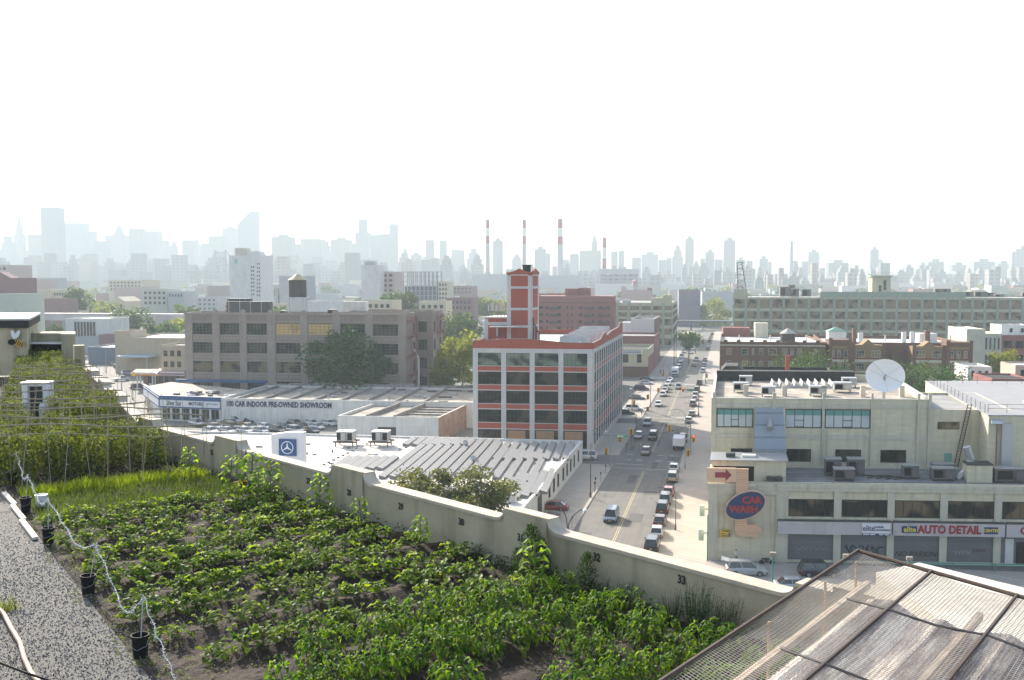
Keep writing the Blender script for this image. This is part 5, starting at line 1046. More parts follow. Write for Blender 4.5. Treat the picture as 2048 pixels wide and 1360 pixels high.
# small things on the deck
for i, (a, b) in enumerate((((3, 988), (24, 1012)), ((20, 1014), (42, 1042)), ((38, 1044), (65, 1080)))):
    A, B_ = P(*a, ZD+.05), P(*b, ZD+.05); d_ = (B_-A); L = d_.length; d_.normalize(); n_ = V((-d_.y, d_.x, 0)); M().box(0, L, 0, .12, 0, .06, (A, d_, n_)).build('plank', mat('white_plank', (.62, .58, .52), .8, (.45, .4, .35), 4, .8), label='white painted plank edging the gravel, %s of three' % ('farthest', 'middle', 'nearest')[i], cat='plank', group='white planks at the gravel edge', loc=A)
p = P(482, 974, ZD+.05); M().lathe(p, [(0, 0), (.12, 0), (.17, .16), (.18, .16), (.16, .15), (.11, .02), (0, .02)], 16).build('bowl', mat('red_plastic', (.5, .02, .03), .4), label='small red bowl on the soil by the black post', cat='bowl', loc=p)
p = P(489, 966, ZD+.05); M().tube(p, p+V((.06, 0, .95)), .02, n=5).build('post', black, label='thin black post stuck in the soil beside the red bowl', cat='post', loc=p)
p = P(83, 1012, ZD+.05); root = thing('white_bucket', 'white bucket behind the black buckets at the gravel edge', 'bucket', p); M().lathe(p, [(0, 0), (.12, 0), (.15, .3), (.16, .3), (.13, .28), (0, .25)], 16).build('body', signw, root)
m = M(); m.path([P(x, y, ZD+.1) for x, y in ((-8, 1210), (8, 1228), (22, 1255), (40, 1285), (48, 1315), (62, 1345), (84, 1372))], .035, 7); m.build('wooden_pole', mat('peeled_branch', (.5, .36, .24), .6, (.35, .22, .15), 5, .8), label='long pale curved branch lying across the lower left corner', cat='branch', loc=P(8, 1228, ZD))
m = M(); m.path([P(x, y, ZD+.5) for x, y in ((-10, 1322), (50, 1345), (115, 1366))], .018, 5); m.build('cable', black, label='taut black cable crossing the lower left corner', cat='cable', loc=P(50, 1345, ZD+.5))
m = M(); R = random.Random(4)
for i in range(2600):
    p = P(R.uniform(-60, 70), R.uniform(1215, 1440), ZD+.03); e_ = loc_rq(p)
    if (p-P(8, 1228, ZD)).dot(V((.8, -.35, 0))) - 0 > (p-P(8, 1228, ZD)).dot(V((0, 0, 1))) + .45*abs(p.y-P(8, 1228, ZD).y)*0.35+.05: continue
    h = R.uniform(.1, .35); a = R.uniform(0, 6.28); k = len(m.v); w_ = .008; m.v += [(p.x-w_, p.y, p.z), (p.x+w_, p.y, p.z), (p.x+cos(a)*h*.4, p.y+sin(a)*h*.4, p.z+h)]; m.f.append((k, k+1, k+2)); m.m.append(0)
m.build('grass_tuft', tom, kind='stuff')
# ---------------------------------------------------------------- skylight under wire mesh
ZM = 33.0; a_ = P(1716, 1103, ZM); b_ = P(1330, 1360, ZM); cM = P(2033, 1193, ZM); eA = (b_-a_).normalized(); eB = (cM-a_).normalized(); LA, LB = 6.2, 3.6
SK = thing('mesh_skylight', 'corrugated skylight panels under a rusty wire mesh screen', 'skylight', V((a_.x, a_.y, ZD)))
rustm = mat('rusty_bar', (.085, .055, .04), .85, (.045, .035, .03), 6, .9); wirem = mat('wire_mesh', (.26, .24, .22), .6, (.1, .08, .07), 3, .8)
def pt(x, y, z=ZM): return V((a_.x, a_.y, z))+eA*x+eB*y
m = M(); sp = .038; R = random.Random(12)
def sag(x, y): return -.03*abs(sin(math.pi*y/.9))-.012*sin(x*3+y)
n = int(LB/sp)
for i in range(n):
    y = i*sp; pts = [pt(x, y, ZM+sag(x, y)) for x in [k*.62 for k in range(11)]]
    m.path(pts, .003, 3)
n = int(LA/sp)
for i in range(n): x = i*sp; m.path([pt(x, y, ZM+sag(x, y)+.003) for y in [k*.3 for k in range(13)]], .003, 3)
m.build('wire_mesh', wirem, SK)
for i in range(5):
    y = i*.885; M().tube(pt(-.02, y, ZM+.012), pt(LA, y, ZM+.012), .018 if i else .02, n=6).build('frame_bar', rustm, SK)
M().tube(pt(0, -.02, ZM+.01), pt(0, LB, ZM+.01), .02, n=6).build('frame_bar', rustm, SK)
for i, x in enumerate((1.35, 2.9, 4.3)): M().path([pt(x+.1*sin(k), k*.45-.0, ZM+.02-.03*abs(sin(k*1.6))) for k in range(1, 9)], .011, 5).build('cross_rod', dkmetal, SK)
pm, pnt, pb = newmat('corrugated_fibreglass'); N_ = pnt.nodes; Lk = pnt.links; tc = N_.new('ShaderNodeTexCoord'); mp = N_.new('ShaderNodeMapping'); mp.inputs['Rotation'].default_value = (0, 0, -math.atan2(eA.y, eA.x)); Lk.new(tc.outputs['Object'], mp.inputs[0])
mp2 = N_.new('ShaderNodeMapping'); mp2.inputs['Scale'].default_value = (.4, 5, 1); Lk.new(mp.outputs[0], mp2.inputs[0]); nz = N_.new('ShaderNodeTexNoise'); nz.inputs['Scale'].default_value = 1.3; nz.inputs['Detail'].default_value = 8; nz.inputs['Roughness'].default_value = .7; Lk.new(mp2.outputs[0], nz.inputs[0])
cr = N_.new('ShaderNodeValToRGB'); e = cr.color_ramp.elements; e[0].position = .38; e[0].color = (.07, .065, .07, 1); e[1].position = .6; e[1].color = (.75, .71, .65, 1); x_ = e.new(.46); x_.color = (.2, .185, .19, 1); x_ = e.new(.52); x_.color = (.4, .345, .29, 1); Lk.new(nz.outputs[0], cr.inputs[0])
n2 = N_.new('ShaderNodeTexNoise'); n2.inputs['Scale'].default_value = 45; n2.inputs['Detail'].default_value = 4; Lk.new(mp.outputs[0], n2.inputs[0]); mx = N_.new('ShaderNodeMix'); mx.data_type = 'RGBA'; mx.blend_type = 'OVERLAY'; mx.inputs[0].default_value = .9; Lk.new(cr.outputs[0], mx.inputs[6]); Lk.new(n2.outputs[0], mx.inputs[7]); Lk.new(mx.outputs[2], pb.inputs['Base Color']); pb.inputs['Roughness'].default_value = .55
y = .3; i = 0
while y < LB+.8:
    wv = .60; m = M(); x0 = .38+.1*math.sin(i*2.2); n = 120
    for k in range(n):
        xa, xb = x0+(LA-x0)*k/n, x0+(LA-x0)*(k+1)/n; z0 = ZM-.3; dz = .012*(k % 2); m.face([pt(xa, y, z0-.04+dz), pt(xb, y, z0-.04+.012-dz), pt(xb, y+wv*.45, z0+.03+.012-dz), pt(xa, y+wv*.45, z0+.03+dz)]); m.face([pt(xa, y+wv*.45, z0+.03+dz), pt(xb, y+wv*.45, z0+.03+.012-dz), pt(xb, y+wv*.99, z0-.07+.012-dz), pt(xa, y+wv*.99, z0-.07+dz)])
    m.build('corrugated_panel', pm, SK)
    if i % 2 == 0: M().box(x0-.05, LA, -.03, .03, ZM-.24, ZM-.17, (V((a_.x, a_.y, 0))+eB*(y-.035), eA, eB)).build('wooden_batten', mat('pale_batten', (.55, .45, .34), .8, (.3, .22, .16), 6, .8), SK)
    y += wv+.005; i += 1
m = M(); fk = (V((a_.x, a_.y, 0)), eA, eB); m.box(.45, LA, .32, LB+1, ZD, ZM-.45, fk); m.build('kerb_wall', wallm, SK)
for x, y in ((.35, .12), (2.6, .12), (1.2, .1), (4.2, .12)): M().tube(pt(x, y, ZD+.02), pt(x, y, ZM), .014, n=5).build('stay', mat('pale_rust', (.4, .28, .17), .8), SK)
# ================================================================ cars
carp = mat('car_paint', (.5, .5, .5), .28, None, 1, .15, objcol=True, spec=.6); carp.node_tree.nodes['Principled BSDF'].inputs['Coat Weight'].default_value = .6
carg = mat('car_glass', (.012, .014, .016), .06, spec=.8); tyre = mat('tyre_rubber', (.012, .012, .012), .85); rimm = mat('wheel_rim', (.35, .35, .36), .35, metal=.7); lampw = mat('headlight_lens', (.6, .62, .65), .15); lampr = mat('taillight_lens', (.35, .01, .01), .25); platem = mat('number_plate', (.6, .45, .15), .6); trimm = mat('bumper_trim', (.03, .03, .032), .6)
CARS = {}
def loft(m, secs, mi=0):
    k = len(m.v); n = len(secs[0])
    for s in secs: m.v += s
    for a in range(len(secs)-1):
        for i in range(n): j = (i+1) % n; m.f.append((k+a*n+i, k+a*n+j, k+(a+1)*n+j, k+(a+1)*n+i)); m.m.append(mi)
    m.f.append(tuple(k+n-1-i for i in range(n))); m.m.append(mi); m.f.append(tuple(k+(len(secs)-1)*n+i for i in range(n))); m.m.append(mi)
def carparts(kind):
    """a car along +y (front), centred, wheels on z = 0; returns {part: (M, material)}"""
    if kind == 'sedan': L, W_, zb, belt, rf, cab = 4.7, 1.78, .22, .92, 1.43, (-1.95, -1.25, .45, 1.25)
    elif kind == 'suv': L, W_, zb, belt, rf, cab = 4.75, 1.88, .28, 1.08, 1.78, (-2.2, -1.95, .55, 1.3)
    elif kind == 'van': L, W_, zb, belt, rf, cab = 4.9, 1.92, .25, 1.05, 1.78, (-2.3, -2.1, 1.0, 1.8)
    else: L, W_, zb, belt, rf, cab = 5.4, 1.95, .35, 1.1, 1.82, (-.5, -.2, 1.0, 1.6)
    h = L/2; w_ = W_/2; hood = {'sedan': .84, 'suv': 1.0, 'van': .98, 'pickup': 1.05}[kind]; rear = {'sedan': .9, 'suv': 1.05, 'van': 1.02, 'pickup': 1.0}[kind]
    def sec(y, top, ww, bot): return [(-ww*.93, y, bot), (ww*.93, y, bot), (ww, y, bot+.2), (ww, y, top-.22), (ww*.9, y, top), (-ww*.9, y, top), (-ww, y, top-.22), (-ww, y, bot+.2)]
    m = M(); loft(m, [sec(-h, rear-.12, w_*.88, zb+.12), sec(-h+.12, rear, w_*.97, zb), sec(-h*.5, belt, w_, zb), sec(0, belt, w_, zb), sec(h*.45, belt-.02, w_, zb), sec(h-.5, hood-.06, w_*.97, zb), sec(h-.08, hood-.2, w_*.88, zb+.02), sec(h, hood-.32, w_*.8, zb+.12)])
    r0, r1, f1_, f0 = cab; ri = w_*.72; bi = w_*.9
    t = .05; roof = [(-ri, r1, rf-t), (ri, r1, rf-t), (ri, f1_, rf-t), (-ri, f1_, rf-t)]
    m.prism([(-ri, r1), (ri, r1), (ri, f1_), (-ri, f1_)], rf-.06, rf)
    for sx in (-1, 1):           # pillars
        for (yb, yt) in ((r0, r1), (f0, f1_), ((r0+f0)/2-.1, (r1+f1_)/2-.1)): m.tube((sx*bi, yb, belt-.03), (sx*ri, yt, rf-.03), .045, n=4)
    g = M(); b4 = [(-bi, r0, belt-.02), (bi, r0, belt-.02), (bi, f0, belt-.02), (-bi, f0, belt-.02)]
    for i in range(4): j = (i+1) % 4; g.face([b4[i], b4[j], roof[j], roof[i]])
    parts = {'body': [(m, carp)], 'window_glass': [(g, carg)]}
    if kind == 'pickup': m.box(-w_*.8, w_*.8, -h+.2, -.7, belt-.08, belt-.05)
    if kind == 'van' or kind == 'suv':
        for sx in (-1, 1): m.box(sx*ri*.85-.02, sx*ri*.85+.02, r1+.1, f1_-.1, rf+.02, rf+.06)
    wr = .33 if kind == 'sedan' else .37; parts['wheel'] = []
    for y in (-h+.95, h-.9):
        for sx in (-1, 1):
            t_ = M(); t_.tube((sx*(w_-.2), y, wr), (sx*(w_+.015), y, wr), wr, n=14, m=0); t_.tube((sx*(w_), y, wr), (sx*(w_+.03), y, wr), wr*.62, n=10, m=1); parts['wheel'].append((t_, [tyre, rimm]))
    parts['headlight'] = [(M().box(sx*w_*.6-.16, sx*w_*.6+.16, h-.16, h-.01, hood-.42, hood-.24), lampw) for sx in (-1, 1)]
    parts['taillight'] = [(M().box(sx*w_*.78-.11, sx*w_*.78+.11, -h-.02, -h+.14, rear-.42, rear-.12), lampr) for sx in (-1, 1)]
    parts['bumper'] = [(M().box(-w_*.82, w_*.82, h-.1, h+.05, zb+.06, zb+.24), trimm), (M().box(-w_*.85, w_*.85, -h-.05, -h+.1, zb+.08, zb+.26), trimm)]
    parts['number_plate'] = [(M().box(-.16, .16, -h-.07, -h-.04, .55, .7), platem), (M().box(-.16, .16, h+.04, h+.07, .36, .5), platem)]
    parts['mirror'] = [(M().box(sx*(w_+.08)-.09, sx*(w_+.08)+.09, f0-.25, f0-.12, belt-.02, belt+.13), carp) for sx in (-1, 1)]
    return parts
def car_full(kind):
    root = thing('car', 'x', 'car', V((0, 0, 0)))
    for nm, lst in carparts(kind).items():
        for m, mt in lst: m.build(nm, mt, root, smooth=False)
    return root
def car_far(kind):
    m = M(); mats = []
    for nm, lst in carparts(kind).items():
        if nm in ('number_plate', 'mirror', 'bumper'): continue
        for a, mt in lst:
            mt = mt if isinstance(mt, list) else [mt]
            for x in mt:
                if x not in mats: mats.append(x)
            k = len(m.v); m.v += a.v; m.f += [tuple(k+i for i in f) for f in a.f]; m.m += [mats.index(mt[i]) for i in a.m]
    return m, mats
CK = {}; NCAR = [0]
def car(kind, pos, dirv, col, label, far=False, group=None, name=None, scale=1):
    rz = math.atan2(dirv.y, dirv.x)-math.pi/2; pos = V((pos.x, pos.y, .024 if pos.z == 0 else pos.z)); nm = name or {'sedan': 'car', 'suv': 'suv', 'van': 'van', 'pickup': 'pickup_truck'}[kind]; cat = {'sedan': 'car', 'suv': 'suv', 'van': 'van', 'pickup': 'pickup truck'}[kind]
    key = (kind, far)
    if key not in CK:
        if far:
            m, mats = car_far(kind); o = m.build(nm, mats); CK[key] = o
        else: o = car_full(kind); CK[key] = o
        o.name = nm; c = o
        o.location = pos; o.rotation_euler = (0, 0, rz); o.color = (*col, 1); kk = kids(o)
        for k in kk: k.color = (*col, 1)
        CK[key] = o; o['label'] = label; o['category'] = cat
        if group: o['group'] = group
        return o
    c = dup(CK[key], pos, rz, label, group, color=col); c.name = nm; c['category'] = cat
    if not group and 'group' in c: del c['group']
    return c
wh = (.62, .62, .62); sv = (.36, .37, .38); bk_ = (.012, .012, .014); rd_ = (.25, .02, .02); gy = (.12, .12, .125); bl_ = (.03, .05, .1); bg_ = (.4, .36, .28); dr = (.06, .012, .012); gn_ = (.03, .07, .06); stl = (.14, .2, .27)
NM = {wh: 'white', sv: 'silver', bk_: 'black', rd_: 'red', gy: 'grey', bl_: 'dark blue', bg_: 'beige', dr: 'dark red', gn_: 'dark green', stl: 'steel blue'}
g_r = 'cars parked along the right kerb'
for k, (kind, x, y, c, lb) in enumerate((('suv', 1304, 1098, bk_, 'nearest in the row'), ('sedan', 1314, 1072, sv, 'second in the row, behind the nearest suv'), ('sedan', 1320, 1049, dr, 'third in the row'), ('suv', 1325, 1024, bk_, 'fourth in the row'), ('suv', 1331, 1006, gy, 'fifth in the row'), ('sedan', 1337, 990, rd_, 'sixth in the row, at the shadow edge'), ('suv', 1345, 962, bg_, 'wagon just inside the building shadow'), ('sedan', 1348, 942, wh, 'in front of the beige wagon'), ('pickup', 1366, 884, bk_, 'ahead of the white box truck'), ('sedan', 1377, 845, wh, 'alone before the far crossing'), ('sedan', 1384, 832, bg_, 'ahead of the lone white car'))):
    car(kind, P(x, y), D, c, '%s %s parked at the right kerb, %s' % (NM[c], {'sedan': 'car', 'suv': 'suv', 'pickup': 'pickup truck'}[kind], lb), group=g_r)
g_f = 'cars parked far along the right kerb'
for k, (kind, x, y, c) in enumerate((('suv', 1386, 812, sv), ('sedan', 1390, 801, wh), ('sedan', 1391, 793, sv), ('suv', 1394, 784, gy), ('suv', 1399, 770, bk_), ('suv', 1406, 745, wh), ('sedan', 1408, 732, sv), ('sedan', 1410, 722, sv), ('sedan', 1415, 700, bk_), ('sedan', 1417, 693, wh), ('suv', 1419, 686, gy), ('sedan', 1420, 680, wh), ('sedan', 1422, 675, sv), ('sedan', 1424, 670, rd_))):
    car(kind, P(x, y), D, c, '%s %s at the far right kerb, %s beyond the white box truck' % (NM[c], 'suv' if kind == 'suv' else 'car', nth(k+3)), far=y < 790, group=g_f)
g_l = 'cars parked along the left kerb beyond the red building'
for k, (kind, x, y, c) in enumerate((('sedan', 1326, 792, wh), ('sedan', 1330, 784, bg_), ('sedan', 1332, 778, sv), ('sedan', 1336, 770, wh), ('sedan', 1340, 763, wh), ('suv', 1357, 738, sv), ('sedan', 1360, 730, bk_), ('sedan', 1362, 723, wh), ('suv', 1363, 716, wh), ('sedan', 1367, 706, sv), ('suv', 1370, 699, wh), ('sedan', 1374, 692, wh), ('sedan', 1378, 684, wh), ('suv', 1382, 677, gy), ('sedan', 1386, 670, wh), ('sedan', 1391, 664, sv))):
    car(kind, P(x, y), -D, c, '%s %s at the left kerb past the red building, %s from the near end' % (NM[c], 'suv' if kind == 'suv' else 'car', nth(k+1)), far=y < 760, group=g_l)
for kind, x, y, d_, c, lb in (('van', 1223, 1040, -D, stl, 'steel blue minivan driving towards the camera in the sunlit near lane'), ('sedan', 1292, 908, -D, dr, 'dark red car alone in the middle of the near junction'), ('sedan', 1277, 876, -D, sv, 'silver car waiting beside the dark red minivan'), ('van', 1306, 878, -D, dr, 'dark red minivan waiting at the near signal'), ('suv', 1295, 851, -D, sv, 'silver suv at the shadow edge by the left kerb'), ('sedan', 1317, 812, -D, wh, 'white car stopped at the left kerb of the far junction'), ('suv', 1357, 778, -D, sv, 'silver suv driving alone beyond the far junction'), ('sedan', 1388, 733, D, rd_, 'red car behind an orange marker in the far road'), ('suv', 1393, 722, -D, sv, 'silver suv in the middle of the far road'), ('sedan', 1381, 707, -D, wh, 'white car in the far left lane, nearer of two'), ('suv', 1385, 700, -D, wh, 'white suv in the far left lane, farther of two'), ('sedan', 1405, 687, D, rd_, 'red car in the far road near the elevated track'), ('sedan', 1398, 672, -D, bl_, 'dark blue car close to the elevated track'), ('sedan', 1400, 664, -D, sv, 'silver car under the elevated track, nearer of two'), ('suv', 1405, 659, -D, wh, 'white suv under the elevated track, farther of two')):
    car(kind, P(x, y), d_, c, lb, far=y < 760)
# box truck at the right kerb and the stake truck beyond
def truck(pos, d_, label, hh=2.0, dark=False):
    p = V((pos.x, pos.y, .024)); e_ = V((d_.y, -d_.x, 0)); fr = (p, e_, d_); root = thing('box_truck', label, 'truck', p); zb = .9
    M().box(-1.15, 1.15, -3.2, 2.0, zb, zb+hh, fr).build('cargo_box', signw, root); m = M(); m.vprism([(2.15, .45), (4.0, .45), (4.0, 1.35), (3.5, 1.5), (3.1, 2.3), (2.15, 2.35)], -1.0, 1.0, (p, d_, e_)); m.build('cab', signw, root)
    M().face([p+d_*3.52+e_*-.9+UP*1.52, p+d_*3.52+e_*.9+UP*1.52, p+d_*3.14+e_*.85+UP*2.25, p+d_*3.14-e_*.85+UP*2.25]).build('windscreen', carg, root); M().box(-.9, .9, 4.0, 4.06, .6, 1.2, fr).build('grille', trimm, root)
    M().box(-.5, .5, -3.1, 3.9, .5, .88, fr).build('chassis', trimm, root)
    for y in (-2, 3.1):
        for sx in (-1, 1): M().tube(p+e_*sx*.75+d_*y+UP*.45, p+e_*sx*1.08+d_*y+UP*.45, .45, n=12).build('wheel', tyre, root)
truck(P(1358, 896), D, 'white box truck parked at the right kerb by the near junction', 1.6); truck(P(1350, 752), -D, 'white box truck facing the camera in the left lane beyond the far junction', 2.2)
# yard beside the red building
for kind, x, y, c, lb in (('suv', 1268, 822, wh, 'white suv parked sideways nearest the junction in the yard'), ('sedan', 1274, 799, gy, 'grey car parked sideways second in the yard'), ('suv', 1283, 781, bk_, 'black suv parked sideways in the middle of the yard'), ('sedan', 1292, 769, wh, 'white car parked sideways in the yard'), ('sedan', 1294, 761, gn_, 'dark green car parked sideways farthest in the yard'), ('sedan', 1251, 829, bk_, 'black car half hidden by the corner of the red building')): car(kind, P(x, y), E, c, lb, group='cars in the yard past the red building')
for kind, x, y, d_, c, lb in (('suv', 1170, 919, -CU, wh, 'white suv on the side street behind the low warehouse'), ('sedan', 1106, 1020, -E, rd_, 'red car parked nose in by the warehouse garage door'), ('sedan', 1104, 1045, D, bk_, 'dark car on the pavement below the red car'), ('sedan', 1190, 1102, -D, bk_, 'dark car roof showing over the parapet at the left kerb'), ('sedan', 1590, 1180, WU, sv, 'silver car roof just visible over the parapet below the car wash')): car(kind, P(x, y), d_, c, lb)
s1 = car('suv', P(1492, 1150), WU, sv, 'silver suv with its tailgate open below the car wash sign'); kids_ = s1
M().box(-.85, .85, -1.0, 0, -.04, .04, (P(1492, 1150)+UP*1.75-WU*2.05, -WV, WU)).build('open_tailgate', signw, label='white open tailgate at the back of the silver suv', cat='car tailgate', loc=P(1492, 1150)+UP*1.75-WU*2.05) if 0 else None
tg = M(); b0 = P(1492, 1150)-WU*2.0+UP*1.75; tg.face([b0+WV*.8, b0-WV*.8, b0-WV*.8-WU*.95+UP*.25, b0+WV*.8-WU*.95+UP*.25]); tg.face([q+UP*.06 for q in [b0+WV*.8, b0-WV*.8, b0-WV*.8-WU*.95+UP*.25, b0+WV*.8-WU*.95+UP*.25]])
me = bpy.data.meshes.new('tailgate'); inv = Matrix.Rotation(-s1.rotation_euler[2], 4, 'Z'); me.from_pydata([tuple(inv @ (V(q)-s1.location)) for q in tg.v], [], tg.f); me.materials.append(carp); tgo = bpy.data.objects.new('tailgate', me); COL.objects.link(tgo); tgo.parent = s1; tgo.color = (.62, .62, .62, 1); tgo['label'] = 'raised white tailgate'
car('suv', P(1638, 1152), WU, bk_, 'black suv parked in front of the roller shutters', scale=1.05)
# lot of the car showroom
g_s = 'cars packed in the showroom lot'; R = random.Random(31); cols_ = [wh, sv, wh, bk_, sv, wh, gn_, bl_, sv, wh, wh, bg_]
Ul = V((.93, .36, 0)); n_l = 0
rowsl = [(852, 395, 470, 11), (858, 430, 660, 17), (846, 470, 500, 12), (866, 420, 640, 17), (844, 560, 690, 17), (851, 590, 680, 17), (838, 585, 690, 18), (841, 490, 560, 22)]
seen = []
for (y, xa, xb, stp) in rowsl:
    x = xa
    while x < xb:
        p = P(x+R.uniform(-2, 2), y); 
        if all((p-q).length > 2.35 for q in seen) and p.y < 238.5+(-7.5-p.x)*.13:
            seen.append(p); c = R.choice(cols_); kd = R.choice(['sedan', 'suv', 'sedan']); pos_ = 'left' if x < 480 else 'middle' if x < 590 else 'right'
            car(kd, p, V((.75+R.uniform(-.05, .05), -.66, 0)), c, '%s %s in the %s of the packed showroom lot' % (NM[c], 'suv' if kd == 'suv' else 'car', pos_), far=True, group=g_s); n_l += 1
        x += stp
# avenue at the far left: traffic and parked cars by the petrol station
g_a = 'cars on the avenue at the left'
for k in range(26):
    row = k % 3; t = k//3; x = 200+t*4.6+row*13+R.uniform(-1, 1); y = 706+t*4.2+row*2+R.uniform(-.5, .5); c = R.choice(cols_); car(R.choice(['sedan', 'suv']), P(x, y), V((-.45, .9, 0)), c, '%s car in the dense rows beyond the petrol station' % NM[c], far=True, group=g_a)
for kind, x, y, c, lb in (('pickup', 243, 762, wh, 'white pickup truck turning by the petrol station'), ('suv', 256, 750, sv, 'silver suv behind the white pickup by the petrol station'), ('sedan', 285, 735, bk_, 'black car parked beside the petrol canopy'), ('sedan', 268, 733, sv, 'silver car parked beside the petrol canopy'), ('sedan', 177, 719, wh, 'white car alone at the left edge of the avenue'), ('suv', 275, 778, bk_, 'dark suv at the petrol pumps')): car(kind, P(x, y), V((.8, .6, 0)), c, lb, far=True)
# ================================================================ street furniture
polg = mat('grey_pole_paint', (.25, .26, .27), .5); polb = mat('brown_pole', (.12, .08, .06), .8); sigy = mat('signal_yellow', (.6, .3, .02), .5); sgreen = mat('street_sign_green', (.01, .28, .16), .5)
redl = bpy.data.materials.new('lit_red_lamp'); redl.use_nodes = True; b_n = redl.node_tree.nodes['Principled BSDF']; b_n.inputs['Base Color'].default_value = (.6, .01, .01, 1); b_n.inputs['Emission Color'].default_value = (1, .05, .02, 1); b_n.inputs['Emission Strength'].default_value = 1.5
def lamp_pole(px, py, ytop, label, arm=None, mt=None, r=.09, group=None, name='street_lamp', cat='street lamp', head=True):
    p = P(px, py); zt = zat(p, ytop); root = thing(name, label, cat, p, group); mt = mt or polg
    M().tube(p, p+UP*.9, r*1.9, r*1.7, 8).build('base', mt, root); M().tube(p+UP*.9, p+UP*zt, r, r*.6, 8).build('pole', mt, root)
    for a in (arm or []):
        pts = [p+UP*zt]+[PY(x, y, p.y) for x, y in a]; M().path(pts, r*.55, 5).build('arm', mt, root)
        if head: h = pts[-1]; M().lathe(h-UP*.05, [(0, -.12), (.22, -.08), (.28, .02), (.15, .14), (0, .16)], 10).build('lamp_head', signw, root)
    return root
def signal(px, py, Y, label, red=False, mt=None):
    p = PY(px, py, Y); root = thing('traffic_light', label, 'traffic light', p, 'yellow traffic lights'); m = M(); k = 1.15
    for a in (0, math.pi/2): c_, s_ = cos(a), sin(a); u_, v_ = V((c_, s_, 0)), V((-s_, c_, 0)); m.box(-.17*k, .17*k, -.28*k-.0, .28*k, -.55*k, .55*k, (p+UP*(.003*a), u_, v_))
    m.build('housing', sigy, root)
    for i in range(3): M().tube(p+UP*(.36*k-i*.36*k)+V((0, -.28*k, 0)), p+UP*(.36*k-i*.36*k)+V((0, -.42*k, 0)), .13*k, n=8).build('lens', redl if red and i == 0 else black, root)
    return root
lamp_pole(1181, 996, 886, 'tall thin lamp pole on the left pavement by the low warehouse', mt=polb, r=.1)
root = lamp_pole(1221, 934, 866, 'grey signal mast with a street sign at the near junction', [[(1212, 862.5)]], r=.14); q = P(1221, 934)
M().path([q+UP*zat(q, 878), PY(1262, 856, q.y)], .08, 5).build('mast_arm', polg, root); M().box(-1.0, 1.0, -.05, .05, -.22, .22, (PY(1243.5, 872.5, q.y-.5), V((1, 0, 0)), V((0, 1, 0)))).build('street_sign', sgreen, root); [M().box(a, b_, -.07, -.051, -.13, .1, (PY(1243.5, 872.5, q.y-.5), V((1, 0, 0)), V((0, 1, 0)))).build('white_mark', signw, root) for a, b_ in ((-.85, -.45), (-.25, .0), (.12, .28))]
signal(1262, 863, q.y, 'yellow traffic light hanging from the mast arm by the street sign'); signal(1239.5, 876.5, q.y+1, 'small red traffic light below the street sign', True); signal(1212, 902.5, q.y+1, 'yellow pedestrian signal on the left of the near junction mast')
root = lamp_pole(1370, 938, 829, 'slender pole with long curved arms over the near junction', None, r=.09); q = P(1370, 938)
M().path([q+UP*zat(q, 829), PY(1366, 823, q.y), PY(1358, 819, q.y), PY(1349, 818.5, q.y), PY(1335, 822, q.y)], .05, 5).build('arm', polg, root); M().path([q+UP*zat(q, 853), PY(1362, 849, q.y), PY(1350, 847.5, q.y), PY(1338, 850, q.y), PY(1338.5, 853, q.y)], .05, 5).build('arm', polg, root)
signal(1338.5, 856.5, q.y, 'yellow traffic light hanging over the centre of the near junction'); signal(1376, 906, q.y+3, 'yellow box signal low on the right pole of the near junction'); signal(1387, 877, q.y+12, 'red traffic light on the right pavement of the near junction', True)
lamp_pole(1380.5, 910, 841, 'grey signal pole on the right pavement by the box truck', r=.12); lamp_pole(1351, 1062, 990, 'short brown pole on the right kerb among parked cars', mt=polb, r=.07, name='parking_pole', cat='pole')
lamp_pole(1264, 824, 778, 'grey mast on the yard corner with an arm over the road', [[(1262, 777)]], r=.13); q = P(1264, 824); M().path([q+UP*zat(q, 790), PY(1296, 779, q.y)], .08, 5).build('mast_arm', polg, bpy.data.objects[[o.name for o in bpy.data.objects if o.get('label', '').startswith('grey mast on the yard')][0]])
signal(1268, 805, q.y, 'yellow traffic light on the yard corner mast'); signal(1295.5, 793.5, q.y, 'dim yellow traffic light at the left pavement corner'); signal(1316, 780, 300, 'yellow traffic light left of the white cars'); signal(1365.5, 779.5, 300, 'yellow traffic light hanging over the far junction', True); signal(1404, 796, 288, 'yellow traffic light above the right kerb cars'); signal(1399, 811, 270, 'lower yellow traffic light above the right kerb cars'); signal(1326, 749, 345, 'yellow traffic light by the dark sedan in the left pavement'); signal(1413, 751, 335, 'orange traffic light on the far right pavement')
for px, py, yt, lb in ((1300.5, 814, 766, 'grey pole at the left pavement corner beside the yard'), (1397, 832, 771, 'grey pole on the right kerb beyond the near junction'), (1411, 767, 736, 'grey pole on the far right pavement'), (1337, 757, 728, 'grey pole by the far left corner'), (1272, 868, 830, 'brown pole on the pavement beside the red building'), (1348, 730, 662, 'tall timber utility pole by the yellow building'), (1352, 716, 655, 'second timber utility pole leaning by the far left kerb')): lamp_pole(px, py, yt, lb, mt=polb if 'brown' in lb or 'timber' in lb else polg, r=.12 if 'tall' not in lb else .16, name='utility_pole' if 'timber' in lb else 'street_pole', cat='pole')
M().box(-1.3, 1.3, -.05, .05, -.3, .3, (PY(1382, 780, 300), V((1, 0, 0)), V((0, 1, 0)))).build('street_sign', sgreen, label='green street name sign hanging over the far junction', cat='street sign', loc=PY(1382, 780, 300))
m = M(); m.path([PY(1315, 777, 300), PY(1350, 775, 300), PY(1397, 773, 298)], .04, 4); m.build('span_wire', dkmetal, label='dark wire spanning the far junction with signals on it', cat='wire', loc=PY(1315, 777, 300))
